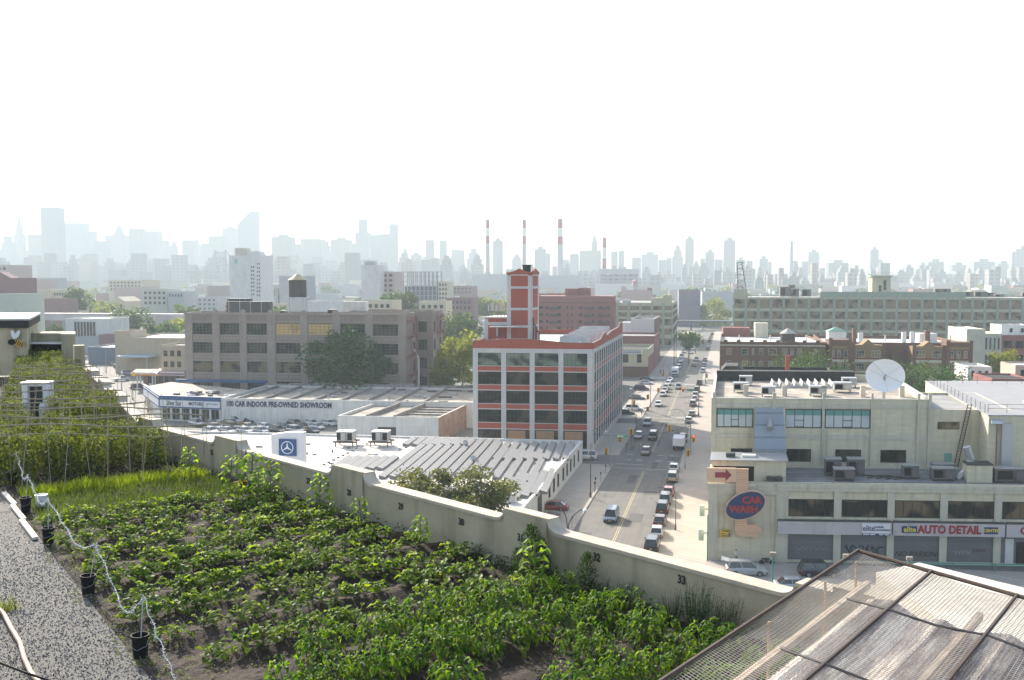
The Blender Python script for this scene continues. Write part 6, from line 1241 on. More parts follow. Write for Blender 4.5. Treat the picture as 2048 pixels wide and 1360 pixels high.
# overhead wires
for i, (a, b, s_) in enumerate((((PY(1184, 868, 187)), PY(1388, 850, 200), 1.2), (PY(1184, 862, 187), PY(1300, 770, 262), 1.0), (PY(1264, 800, 255), PY(1388, 842, 200), 1.2), (PY(1300, 775, 262), PY(1397, 790, 250), 1.5), (PY(1348, 668, 390), PY(1300, 776, 262), 2.5))):
    pts = [a.lerp(b, t/12)-UP*s_*4*(t/12)*(1-t/12) for t in range(13)]; M().path(pts, .035, 4).build('wire', black, label='%s sagging overhead wire across the street, counted from the camera' % ['first', 'second', 'third', 'fourth', 'fifth'][i], cat='wire', loc=a)
for i, (px, py, h) in enumerate(((1189, 986, 1.5), (1201.5, 966, 1.5), (1191, 983, 2.0), (1211.5, 949, 1.4), (1144, 1058, 1.5), (1262, 890, 1.5), (1253, 905, 1.5), (1283, 838, 1.5), (1290, 829, 1.5))):
    p = P(px, py); root = thing('parking_meter', 'dark parking meter on the left pavement, %s of nine' % nth(i+1), 'parking meter', p, 'parking meters'); M().tube(p, p+UP*h, .04, n=6).build('post', dkmetal, root); M().box(-.12, .12, -.08, .08, h, h+.4, (p, V((1, 0, 0)), V((0, 1, 0)))).build('head', dkmetal, root)
p = P(1295, 822); M().box(-.3, .3, -.3, .3, 0, 1.1, (p, E, D)).build('litter_bin', mat('bin_red', (.25, .04, .02), .7), label='reddish litter bin on the pavement corner by the yard', cat='bin', loc=p)
# double curved lamp behind the parapet
p = PY(1135, 1075, 112); p.z = 0; root = thing('street_lamp', 'dark double armed lamp with a white head just beyond the parapet', 'street lamp', p); zt = zat(p, 1064); M().tube(p, p+UP*zt, .12, .09, 8).build('pole', dkmetal, root)
M().path([PY(x, y, 112) for x, y in ((1136.5, 1064), (1137, 1050), (1142, 1038), (1150, 1027), (1160, 1020), (1168, 1019.5))], .07, 6).build('arm', dkmetal, root); M().path([PY(x, y, 112) for x, y in ((1134, 1064), (1134.5, 1048), (1132, 1034), (1127, 1022), (1121, 1014), (1116, 1012))], .07, 6).build('arm', mat('dark_red_arm', (.1, .03, .03), .6), root)
M().lathe(PY(1170, 1021, 112), [(0, -.1), (.3, -.05), (.36, .03), (.2, .16), (0, .2)], 12).build('lamp_head', signw, root)
# lamp heads below the car wash with teal posts
for i, (x, y) in enumerate(((1546, 1108), (1692, 1112), (1819, 1117))):
    p = PY(x, y, 96+i); q = thing('flood_lamp', 'boxy floodlight on a teal post below the shop fronts, %s of three' % ('left', 'middle', 'right')[i], 'flood lamp', V((p.x, p.y, 0)), 'floodlights on teal posts'); M().box(-.3, .3, -.22, .22, -.18, .18, (p, WU, WV)).build('lamp_box', mat('lamp_box_tan', (.3, .25, .2), .6), q); M().tube(V((p.x, p.y, 0)), p-UP*.18, .07, n=6).build('post', teal, q)
# people: small figures on the pavements
skin = mat('skin', (.4, .24, .17), .6)
def person(p, d_, top, leg, label, h=1.72, stride=.12, hair=(.03, .02, .015)):
    """one continuous body by lofted rings, clothing coloured by material"""
    root = thing('person', label, 'person', p); u = V((d_.y, -d_.x, 0)); k = h/1.72; m = M()
    def limb(pts, mi):
        for (a, ra), (b, rb) in zip(pts, pts[1:]): A_ = p+(u*a[0]+d_*a[1]+UP*a[2])*k; B_ = p+(u*b[0]+d_*b[1]+UP*b[2])*k; m.tube(A_, B_, ra*k, rb*k, 8, mi)
    for s, f in ((1, stride), (-1, -stride)): limb([((s*.1, f*1.6, .05), .05), ((s*.1, f*1.2, .1), .05), ((s*.1, f*.8+.03, .48), .07), ((s*.09, 0, .88), .1)], 1); limb([((s*.1, f*1.6-.04, .04), .045), ((s*.1, f*1.6+.18, .035), .035)], 3)
    limb([((0, 0, .86), .16), ((0, 0, 1.0), .15), ((0, 0, 1.25), .18), ((0, 0, 1.42), .15), ((0, 0, 1.47), .06)], 0)
    for s, f in ((1, -stride), (-1, stride)): limb([((s*.19, 0, 1.4), .055), ((s*.24, f*.4, 1.12), .045)], 0); limb([((s*.24, f*.4, 1.12), .04), ((s*.23, f*1.3+.05, .86), .03), ((s*.23, f*1.5+.05, .76), .035)], 2)
    limb([((0, 0, 1.45), .05), ((0, 0, 1.52), .05)], 2); m.lathe(p+UP*1.5*k, [(0, 0), (.06, .01), (.085, .07), (.088, .13), (.06, .2), (0, .22)], 10, 2); m.lathe(p+UP*1.58*k-d_*.012, [(.09, .02), (.1, .06), (.075, .14), (0, .16)], 10, 4)
    m.build('body', [top, leg, skin, black, mat('hair_dark', hair, .8)], root); return root
jn = mat('dark_trousers', (.03, .035, .05), .9); wt_ = mat('white_shirt', (.6, .6, .58), .9); rs = mat('red_shirt', (.35, .04, .03), .9); bs = mat('black_shirt', (.02, .02, .02), .9); ys = mat('yellow_vest', (.6, .4, .03), .8)
for x, y, d_, tp, lb in ((1472, 1126, WU, wt_, 'person in a white shirt standing behind the silver suv'), (1321, 748, -D, bs, 'person in dark clothes on the far left pavement, left of two'), (1327, 748, D, bs, 'person in dark clothes on the far left pavement, right of two'), (1414, 758, D, bs, 'person in black near the far right kerb'), (1392, 690, D, bs, 'person crossing the road in the far distance, nearer of two'), (1391, 708, -D, bs, 'person standing in the far road between lanes'), (268, 823, V((.6, .8, 0)), ys, 'person in a yellow vest on the avenue pavement'), (296, 827, V((.6, -.8, 0)), rs, 'person in a red shirt at the sales office corner')): person(P(x, y)+UP*.03, d_, tp, jn, lb)
# motorbike leaning by the shutters
p = P(1533, 1130); root = thing('motorbike', 'dark motorbike leaning at the cream wall beside the shutters', 'motorbike', p); f = (p, WU, WV)
for x in (-.6, .65): M().tube(p+WU*x+UP*.32-WV*.06, p+WU*x+UP*.32+WV*.06, .32, n=14).build('wheel', tyre, root)
m = M(); m.path([p+WU*-.6+UP*.32, p+WU*-.2+UP*.5, p+WU*.3+UP*.75, p+WU*.65+UP*.32], .05, 5); m.box(-.25, .25, -.12, .12, .3, .65, f); m.build('frame', dkmetal, root); M().box(-.65, -.05, -.14, .14, .72, .84, f).build('seat', black, root); M().box(-.05, .35, -.15, .15, .68, .92, f).build('tank', mat('bike_tank', (.05, .05, .06), .4), root); M().path([p+WU*.4+UP*.95-WV*.35, p+WU*.38+UP*1.0, p+WU*.4+UP*.95+WV*.35], .025, 5).build('handlebar', steel, root)
# ================================================================ trees
T_ = [(1545, 1170, 92, 5.5, 1.5, lf_yel, 'small bright green street tree beside the teal lamp post', 900, .16), (1770, 1172, 90, 6.5, 1.4, lf_yel, 'small green tree seen through the corner of the wire mesh', 900, .16)]
for x, y, Y_, h, r, lm, lb, n, ls in T_: p = PY(x, y, Y_); tree(V((p.x, p.y, 0)), h, r, lb, lm, n, ls, seed=int(x), rz=h*.35, trunk=.08)
for x, Y_, yt, r, lm, lb, n, ls, gr, sd in ((838, 113, 938, 4.4, lf_olive, 'pale olive tree with an open crown over the warehouse roof, left of the pair', 5200, .2, 'olive trees in front of the warehouse', 1), (965, 110, 942, 4.3, lf_olive, 'pale olive tree with an open crown over the warehouse roof, right of the pair', 5200, .2, 'olive trees in front of the warehouse', 2),
    (655, 268, 672, 7.5, lf_dark, 'dark green tree in front of the taupe factory, left of the clump', 3400, .5, 'trees in front of the taupe factory', 3), (700, 266, 666, 8, lf_dark, 'dark green tree in front of the taupe factory, tallest of the clump', 4200, .5, 'trees in front of the taupe factory', 4), (735, 269, 690, 6, lf_dark, 'dark green tree in front of the taupe factory, right of the clump', 2600, .5, 'trees in front of the taupe factory', 5),
    (925, 262, 668, 6.5, lf_yel, 'bright yellow green tree between the factory and the red building, taller of two', 3800, .44, 'yellow green trees beside the red building', 6), (893, 266, 698, 5.2, lf_yel, 'bright yellow green tree between the factory and the red building, shorter of two', 2600, .44, 'yellow green trees beside the red building', 7),
    (908, 420, 628, 9, lf_mid, 'mid green tree rising behind the yellow green pair', 3500, .5, None, 8), (1378, 395, 654, 4.5, lf_mid, 'green street tree at the far left kerb before the elevated track', 2500, .35, None, 9)):
    p = PY(x, 700, Y_); tree(V((p.x, p.y, 0)), zat(p, yt), r, lb, lm, n, ls, sd, gr, rz=r*1.15 if Y_ > 120 else r*.62)
# ================================================================ right of the street
HAND = []
def hb(x0, x1, Y, d=60): HAND.append((x0, x1, Y-d*.5, Y+d))
def win_at(b, O, u, xs, ys, wm, nx=2, ny=2, z=None):
    for a, b_ in xs:
        for y0, y1 in ys:
            zt_, zb_ = zat(O, y0), zat(O, y1); xa, xb = along(O, u, a, zb_), along(O, u, b_, zb_)
            place(window_mesh(xb-xa, zt_-zb_, nx, ny, wm), 'window', b.root, O+u*xa-b.fr[2]*.04+UP*zb_, math.atan2(u.y, u.x))
wmw = (frame_w, gl_tan)
b = BX('brown_apartment_building', 'plain brown brick apartment building on the corner behind the cream loft', 1440, 1648, 683, 262, 36, brown, roof_w, par=.9, v=D); O = b.O; BRN = b
win_at(b, O, CU, ((1453, 1463), (1484, 1495), (1504, 1508), (1518, 1526), (1537, 1553), (1565, 1574), (1581, 1587), (1595, 1604), (1625, 1633)), ((696, 709), (721, 734), (746, 759)), wmw)
b.windows('L', [(b.h-3.4-3.3*i, b.h-1.7-3.3*i) for i in range(4)], evenly(0, 36, 9, 2.4), wmw, 2, 2)
M().box(-.2, b.w, -.14, 0, b.h-1.1, b.h-.8, b.fr).build('cornice', creamp, b.root)
for k in range(8): M().box(1+k*b.w/8, 2+k*b.w/8, -.1, .3, b.h+.002, b.h+.5, b.fr).build('parapet_crest', brown, b.root)
orn = mat('ochre_brick', (.27, .18, .085), .9, (.2, .13, .07), 1, .7, brick=(1, .9, .3)); orn2 = mat('diamond_tile_pattern', (.3, .21, .1), .85, brick=(1, .9, .55), mortar=(.08, .04, .03))
b = BX('ornate_apartment_building', 'ornate ochre and brown brick apartment building with two gabled bays behind the satellite dish', 1650, 1932, 684, 264, 30, brown, roof_w, par=.9); OB = b
def xo(p): return along(b.O, CU, p, 14)
F0 = b.O
for nm, x0, x1, yt, pk, wins in (('bay', 1650, 1695, 677, None, ((1654, 1661), (1667, 1674), (1680, 1687))), ('gabled_bay', 1695.3, 1762, 688, 676, ((1705, 1721), (1735, 1752))), ('gabled_bay', 1815, 1880, 690, 679, ((1822, 1840), (1854, 1871))), ('bay', 1880.3, 1932, 680, None, ((1887, 1895), (1901, 1908), (1915, 1922)))):
    xa, xb = xo(x0), xo(x1); zt = zat(F0, yt); m = M(); prof = [(xa, -.3), (xb, -.3), (xb, zt)]+([((xa+xb)/2+1.6, zt+.2), ((xa+xb)/2, zat(F0, pk)), ((xa+xb)/2-1.6, zt+.2)] if pk else [])+[(xa, zt)]
    dp = 4.5 if pk else 5.0; m.vprism(prof, -dp, -.0, b.fr); m.build(nm, orn if pk else brown, b.root)
    for ya, yb, mt in ((689, 695, orn2), (712, 714, redm), (715.5, 720, creamp), (738, 741, creamp)):
        M().box(xa+.15, xb-.15, -dp-.1, -dp, zat(F0, yb), zat(F0, ya), b.fr).build('pattern_band', mt, b.root)
    for q in (xa, xb-.9): M().box(q, q+.9, -dp-.3, -dp, 0, zt+.5, b.fr).build('corner_pier', brown, b.root)
    F1 = F0-CV*dp
    for wa, wb in wins:
        for y0, y1 in ((697, 711), (722, 736), (747, 760)):
            zb_ = zat(F0, y1); place(window_mesh(xo(wb)-xo(wa), zat(F0, y0)-zb_, 2 if wb-wa < 10 else 3, 2, wmw), 'window', b.root, F1+CU*xo(wa)-CV*.05+UP*zb_, math.atan2(CU.y, CU.x))
fe = M(); m = M()
for k in range(4): z = zat(F0, 706+k*25); m.box(xo(1768), xo(1785), -1.4, 0, z-.1, z, b.fr).box(xo(1768), xo(1785), -1.4, -1.34, z+.9, z+1, b.fr); [m.box(xo(1768)+i*.3, xo(1768)+i*.3+.04, -1.4, -1.36, z, z+1, b.fr) for i in range(7)]
for k in range(3): m.tube(F0+CU*xo(1769)-CV*.7+UP*zat(F0, 731+k*25), F0+CU*xo(1784)-CV*.7+UP*zat(F0, 706+k*25), .08, n=4)
m.build('fire_escape', dkmetal, b.root)
for i, (x, w_, yt, mt, lb) in enumerate(((1717, 1.2, 666, white, 'white'), (1804, 1.1, 665, white, 'white'), (1821, 1.1, 664, white, 'white'), (1850, 1.3, 661, brown, 'brick'), (1705, 1.0, 657, brown, 'brick'))):
    q = PY(x, 690, 272); q.z = OB.h-.9; M().box(0, w_, 0, w_, .05, zat(q, yt)-q.z, (q, CU, CV)).build('chimney', mt, OB.root)
for i, (x0, x1, yt, mt, bb, Y_, lb) in enumerate(((1657, 1692, 663, white, OB, 280, 'white'), (1838, 1874, 667, white, OB, 276, 'white'), (1510, 1536, 646, creamp, BRN, 290, 'grey'), (1446, 1500, 655, maroon, BRN, 296, 'pink'))):
    q = PY(x0, 690, Y_); q.z = 0; w2 = along(q, CU, x1, 17); zb = bb.h-.9; M().box(0, w2, 0, 4, zb, zat(q, yt), (q, CU, CV)).build('penthouse', mt, bb.root)
    if i == 0: c = q+CU*w2/2+CV*2; zt = zat(q, yt); m = M(); cs = [q-CU*.3-CV*.3, q+CU*(w2+.3)-CV*.3, q+CU*(w2+.3)+CV*4.3, q-CU*.3+CV*4.3]; [m.face([cs[k]+UP*zt, cs[(k+1) % 4]+UP*zt, V((c.x, c.y, zt+1.3))]) for k in range(4)]; m.build('pyramid_roof', mat('copper_green', (.2, .36, .28), .7), bb.root)
q = PY(1575, 690, 268); q.z = BRN.h-.85; water_tower(q, 2.0, 2.2, .5, 'small dark water tank with a pale conical roof on the plain brown apartments', mat('dark_tank_wood', (.06, .05, .048)), mat('pale_tank_roof', (.45, .43, .38), .7))
for i, x in enumerate((1478, 1540, 1612, 1770, 1900)): q = PY(x, 690, 275); q.z = BRN.h-.85; M().tube(q, q+UP*1.8, .18, n=6).build('vent_pipe', white, (BRN if x < 1640 else OB).root)
hb(1440, 1932, 262)
b = BX('tarred_building', 'low black tarred building between the loft roof and the brown apartments', 1441, 1662, 741, 192, 9.5, roof_b, roof_b, v=D, par=.6); q = b.O; M().box(12.5, 13.3, .5, 1.3, b.h, b.h+3, b.fr).build('chimney', brickred, b.root); M().vprism([(.2, b.h+.001), (4.5, b.h+.001), (3.4, b.h+.9), (1.0, b.h+.9)], .1, 8, b.fr).build('raised_roof', roof_b, b.root)
BX('grey_stucco_building', 'tall narrow grey stucco building at the right of the ornate apartments', 1934, 1967, 658, 290, 18, creamp, roof_w, par=.3); hb(1934, 1967, 290)
BX('grey_brick_wing', 'grey wing with tall windows joined to the red brick building at the right edge', 1967, 2000, 667, 300, 20, creamp, roof_w, 2, 4, 5.2, 3.8, .5, 1.2, (frame_w, gl_dark)); BX('red_brick_block', 'dark red brick block with a white penthouse at the right edge', 2000.5, 2075, 670, 300, 20, maroon, roof_w, 2, 3, 4.2, 2.2, .6, 1.8, (frame_b, gl_dark))
BX('white_penthouse_block', 'white penthouse on the dark red brick block', 2003, 2060, 650, 308, 10, white, roof_w, 1, 2, 3, 1.3, .2, 1.0); hb(1967, 2075, 300)
for x0, x1, yt, Y_, d_, mt, r_, rw, cl, nm, lb in ((1936, 1980, 733, 232, 10, white, roof_g, 2, 3, 'white_house', 'small white house with dark windows below the green tree at the right'), (1985, 2060, 757, 205, 12, maroon, roof_b, 0, 0, 'brown_low_building', 'low brown brick building with a black roof at the right edge'), (1930, 1992, 770, 188, 8, mat('pale_blue_siding', (.42, .52, .54), .8), roof_g, 1, 5, 'pale_blue_house', 'pale blue sided house behind the railed grey roof'), (2010, 2075, 783, 178, 8, orn, roof_b, 0, 0, 'ochre_brick_building', 'ochre brick wall with a round metal vent at the right edge'), (2031, 2080, 730, 215, 9, mat('pink_siding', (.5, .36, .3), .8), roof_w, 1, 2, 'pink_house', 'small pale pink house right of the green tree')):
    BX(nm, lb, x0, x1, yt, Y_, d_, mt, r_, rw, cl, 3, 1.4, .4, 1.0, par=.4)
# ---------------------------------------------------------------- long factory
Y = 452; O = PY(1467, 590, Y); O.z = 0; hL = zat(O, 594); wL = along(O, CU, 2140, 20)
B = Bldg('long_factory', 'very long grey green concrete factory with grids of tall windows and a small tower', O, wL, 40, hL, sage, roof_w, CU, V((.26, .9656, 0)), par=.6); LF = B
cols = [(along(O, CU, 1469+25.15*i, 20), along(O, CU, 1489.2+25.15*i, 20)) for i in range(26)]; rr_ = [(zat(O, b_), zat(O, a)) for a, b_ in ((664, 682), (642, 658.5), (622, 637), (598, 616))]
B.grid('F', rr_, cols, sagep, sage, .5, .25); 
B.windows('F', rr_[1:], cols, (frame_g, gl_tan), 5, 4, fw=.12); B.windows('F', rr_[:1], cols[:18], (frame_g, gl_tan), 5, 4, fw=.12)
B.windows('L', rr_, evenly(0, 40, 6, 2.0), (frame_g, gl_tan), 4, 4, fw=.12)
m = M(); m.box(-.1, along(O, CU, 1493, 24), -.55, -.5, hL, hL+.01, B.fr); 
M().box(0, along(O, CU, 1494, 24), .62, 1.2, hL-.5, zat(O, 578), B.fr).build('raised_parapet', sage, B.root); M().box(along(O, CU, 1640, 24), along(O, CU, 1932, 24), .62, 1.1, hL-.5, zat(O, 583), B.fr).build('raised_parapet', sagep, B.root)
tq = O+CV*8; x0, x1 = along(tq, CU, 1744, 28), along(tq, CU, 1781, 28); z0, z1 = hL-.6, zat(tq, 549); m = M(); m.box(x0, x1, 0, 8, z0, z1-1.2, (tq, CU, CV)).build('tower', sage, B.root); M().box(x0-.7, x1+.7, -.7, 8.7, z1-1.2, z1-.5, (tq, CU, CV)).build('tower_cornice', sagep, B.root)
m = M(); 
for i in range(12): x = x0-.5+(x1-x0+1)*i/11; m.box(x, x+.08, -.5, -.42, z1-.5, z1+.9, (tq, CU, CV))
m.box(x0-.5, x1+.6, -.5, -.42, z1+.9, z1+1.0, (tq, CU, CV)); m.build('tower_railing', sagep, B.root)
for xa, za, zb2 in ((.6, 573, 560), (.6, 580, 571), (.35, 583, 570)): a = x0+(x1-x0)*xa; place(window_mesh(1.4, zat(tq, zb2)-zat(tq, za), 2, 2, (frame_w, gl_dark)), 'window', B.root, tq+CU*a-CV*.05+UP*zat(tq, za), math.atan2(CU.y, CU.x))
for i, (x, w_, yt) in enumerate(((1560, 5, 573), (1567, 6, 576), (1577, 3, 569), (1585, 3, 577), (1605, 4, 578), (1740, 3, 575), (1870, 4, 577), (1884, 4, 577), (1910, 3, 583), (1930, 4, 583), (1950, 6, 583), (1970, 5, 585), (1990, 4, 588), (2045, 4, 585))):
    q = PY(x, 590, Y+14+(i % 3)*5); q.z = hL-.5; hvac(q, w_, 3, max(.8, zat(q, yt)-q.z-.4), 'grey air unit on the long factory roof, %s from the left' % nth(i+1), 'air units on the long factory roof', legs=.3)
q = O+CU*2+CV*6; q.z = hL-.5; root = thing('sign_scaffold', 'dark lattice scaffold tower at the left end of the long factory roof', 'scaffold', q); zt = zat(q, 526); m = M(); w_ = 3.2
n = 9; H = zt-q.z
for (a, b_) in ((0, 0), (w_, 0), (0, 1.8), (w_, 1.8)): m.tube(q+CU*(a*1.3+1)+CV*b_, q+CU*a*.7+CV*b_+UP*H, .1, n=4)
for k in range(n):
    z = H*(.3+.7*k/(n-1)); m.box(-.3, w_+.1, -.2, .1, z, z+.25, (q, CU, CV)) if k % 2 == 0 else None; m.tube(q+UP*z, q+CU*w_+UP*(z+H*.08), .06, n=4); m.tube(q+CU*w_+UP*z, q+UP*(z+H*.08), .06, n=4)
for a in (3, 5): m.tube(q+CU*(a+2.0), q+CU*(w_*.6)+UP*H*.35, .1, n=4)
m.build('lattice', dkmetal, root); hb(1440, 2150, 452, 90)
# ================================================================ left of the street, further back
# yellow building, brick, white wall, sage factory, maroon apartments
yel = mat('pale_yellow_wall', (.5, .46, .3), .85, (.42, .38, .26), .5, .7, streak=.25)
O = ST(-27.6, 346); ww = 22; b = Bldg('yellow_building', 'pale yellow two storey building with a dark brick ground floor at the far left corner', O-CU*ww, ww, 26, zat(O, 698), yel, roof_b, CU, D, par=.9); b.windows('F', [(5, 8)], [(2, 4), (7.5, 9), (13, 15), (18, 19.6)], (frame_g, gl_dark), 1, 2); M().box(-.1, ww+.1, -.1, 0, 0, 3.6, b.fr).build('brick_base', brown, b.root); M().box(11.5, 20, -.12, -.0, 8.3, 9.4, b.fr).build('banner', signw, b.root); [M().box(12, 19.5, -.15, -.121, z_, z_+.25, b.fr).build('banner_stripe', navy, b.root) for z_ in (8.5, 9.0)]; q = b.face('R'); M().box(0, q[3], -.1, 0, 0, 7, (q[0], q[1], q[2])).build('brick_side', maroon, b.root)
hvac(O-CU*16+CV*10+UP*(b.h-.9), 5, 4, 1.8, 'large grey air unit on the yellow building roof', legs=.3, col=steel)
O = ST(-27.6, 375); b = Bldg('brick_store_building', 'dark brick building with a low parapet behind the yellow building', O-CU*24, 24, 24, zat(O, 672), maroon, roof_g, CU, D, par=.8)
O = ST(-30, 405); w2 = along(O, -CU, 1262, 15); b = Bldg('blank_wall_building', 'building with a big blank pale wall beyond the yellow building', O-CU*w2, w2, 34, zat(O, 638), mat('blank_pale_wall', (.58, .54, .5), .85, (.5, .47, .44), .3, .7), roof_b, CU, D, par=.6); M().box(-4, 0, .5, 12, 0, b.h-1.5, b.fr).build('side_stair_block', white, b.root)
q = b.face('R'); M().box(0, q[3], -.1, 0, 0, b.h-.01, (q[0], q[1], q[2])).build('brick_side', brown, b.root)
Y = 500; O = PY(1209, 600, Y); O.z = 0; ws_ = along(O, CU, 1345, 12); h_ = zat(O, 605); b = Bldg('sage_factory', 'grey green factory with rows of windows left of the street in the distance', O, ws_, 70, h_, sage, roof_g, CU, V((.2, .98, 0)), par=.8)
cs = [(along(O, CU, a, 12), along(O, CU, c_, 12)) for a, c_ in ((1214.5, 1231.5), (1237, 1254.5), (1260, 1278), (1283, 1301), (1306.5, 1323.5), (1329, 1343))]; rs_ = [(zat(O, c_), zat(O, a)) for a, c_ in ((676, 689), (656, 668), (637, 650), (624.5, 633), (611.5, 620))]
b.grid('F', rs_, cs, sagep, sage, .5, .2); b.windows('F', rs_, cs, (frame_g, gl_tan), 5, 3, fw=.1); b.windows('R', rs_, evenly(0, 70, 9, 2.5), (frame_g, gl_dark), 4, 3, fw=.1)
for i, (x, x2, yt) in enumerate(((1325, 1344, 590), (1302, 1325, 596), (1245, 1262, 600), (1226, 1240, 598))): q = PY(x, 600, Y+12); q.z = h_-.8; M().box(0, along(q, CU, x2, 20), 0, 6, 0, zat(q, yt)-q.z, (q, CU, CV)).build('penthouse', sage if i < 2 else steel, b.root)
hb(1205, 1365, 500, 90)
Y = 425; b = BX('maroon_apartment_building', 'maroon brick apartment building with balconies behind the red building tower', 1074, 1229, 605, Y, 26, maroon, roof_w, par=.3); O = b.O
win_at(b, O, CU, [(a, a+w_) for a, w_ in ((1078, 8), (1092, 4), (1114, 8), (1133, 4), (1142, 4), (1158, 6), (1184, 4), (1196, 8), (1214, 6))], ((612, 618), (626, 632), (640, 646), (653, 659)), (frame_g, gl_dark), 2, 1)
for x in (1099, 1168, 1196):
    for y in (618, 632, 646): q = O+CU*along(O, CU, x, 20); M().box(0, 3.4, -1.2, -.08, zat(O, y)-.1, zat(O, y)+.9, (q, CU, CV)).build('balcony', dkmetal, b.root)
q = O+CV*4; M().box(0, b.w-.2, 0, 18, b.h, zat(q, 592), (q, CU, CV)).build('top_storey', maroon, b.root); 
for x0, x1, yt in ((1130, 1156, 577), (1156.5, 1180, 576)): q = PY(x0, 590, Y+9); q.z = 0; M().box(0, along(q, CU, x1, 28), 0, 7, b.h, zat(q, yt), (q, CU, CV)).build('penthouse', maroon, b.root)
hb(1070, 1230, 425)
M().box(0, .0, 0, 0, 0, 0) 
O = ST(-44, 258); b = Bldg('yard_building', 'long low beige building along the yard past the red building', O, 9, 62, 5.2, creamp, roof_w, CU, D, par=.5); b.windows('R', [(2, 4)], evenly(0, 62, 7, 6), (frame_g, gl_dark), 2, 2)
# elevated railway across the street
TR = ST(-60, 640); root = thing('elevated_railway', 'dark elevated railway bridge crossing the far end of the street', 'railway bridge', TR); m = M(); m.box(0, 110, 0, 9, 5.0, 6.4, (TR, CU, CV)).build('girder', mat('track_steel', (.1, .11, .11), .7), root)
m = M(); m.box(0, 110, -.1, .1, 6.9, 7.05, (TR, CU, CV)); [m.box(i*2.2, i*2.2+.12, -.1, .1, 6.4, 6.9, (TR, CU, CV)) for i in range(50)]; m.build('railing', mat('track_rail', (.16, .14, .12), .7), root)
for s_ in (36, 58, 14, 90): M().box(s_, s_+1, 1, 2, 0, 5.0, (TR, CU, CV)).build('column', mat('track_steel2', (.12, .13, .13), .7), root)
hb(1355, 1450, 640, 30)
# white viaduct at the far left
VD = PY(-30, 640, 560); VD.z = 0; root = thing('railway_viaduct', 'long white walled railway viaduct across the far left', 'railway viaduct', VD); zt, zb = zat(VD, 626), zat(VD, 640); wv = along(VD, CU, 372, 10)
M().box(0, wv, 0, 8, zb, zt, (VD, CU, CV)).build('deck', mat('viaduct_white', (.52, .48, .46), .8, (.38, .3, .3), .12, .9), root)
for i in range(18): M().box(i*wv/18, i*wv/18+1, .5, 2, 0, zb, (VD, CU, CV)).build('column', sagep, root)
hb(-30, 372, 560, 40)
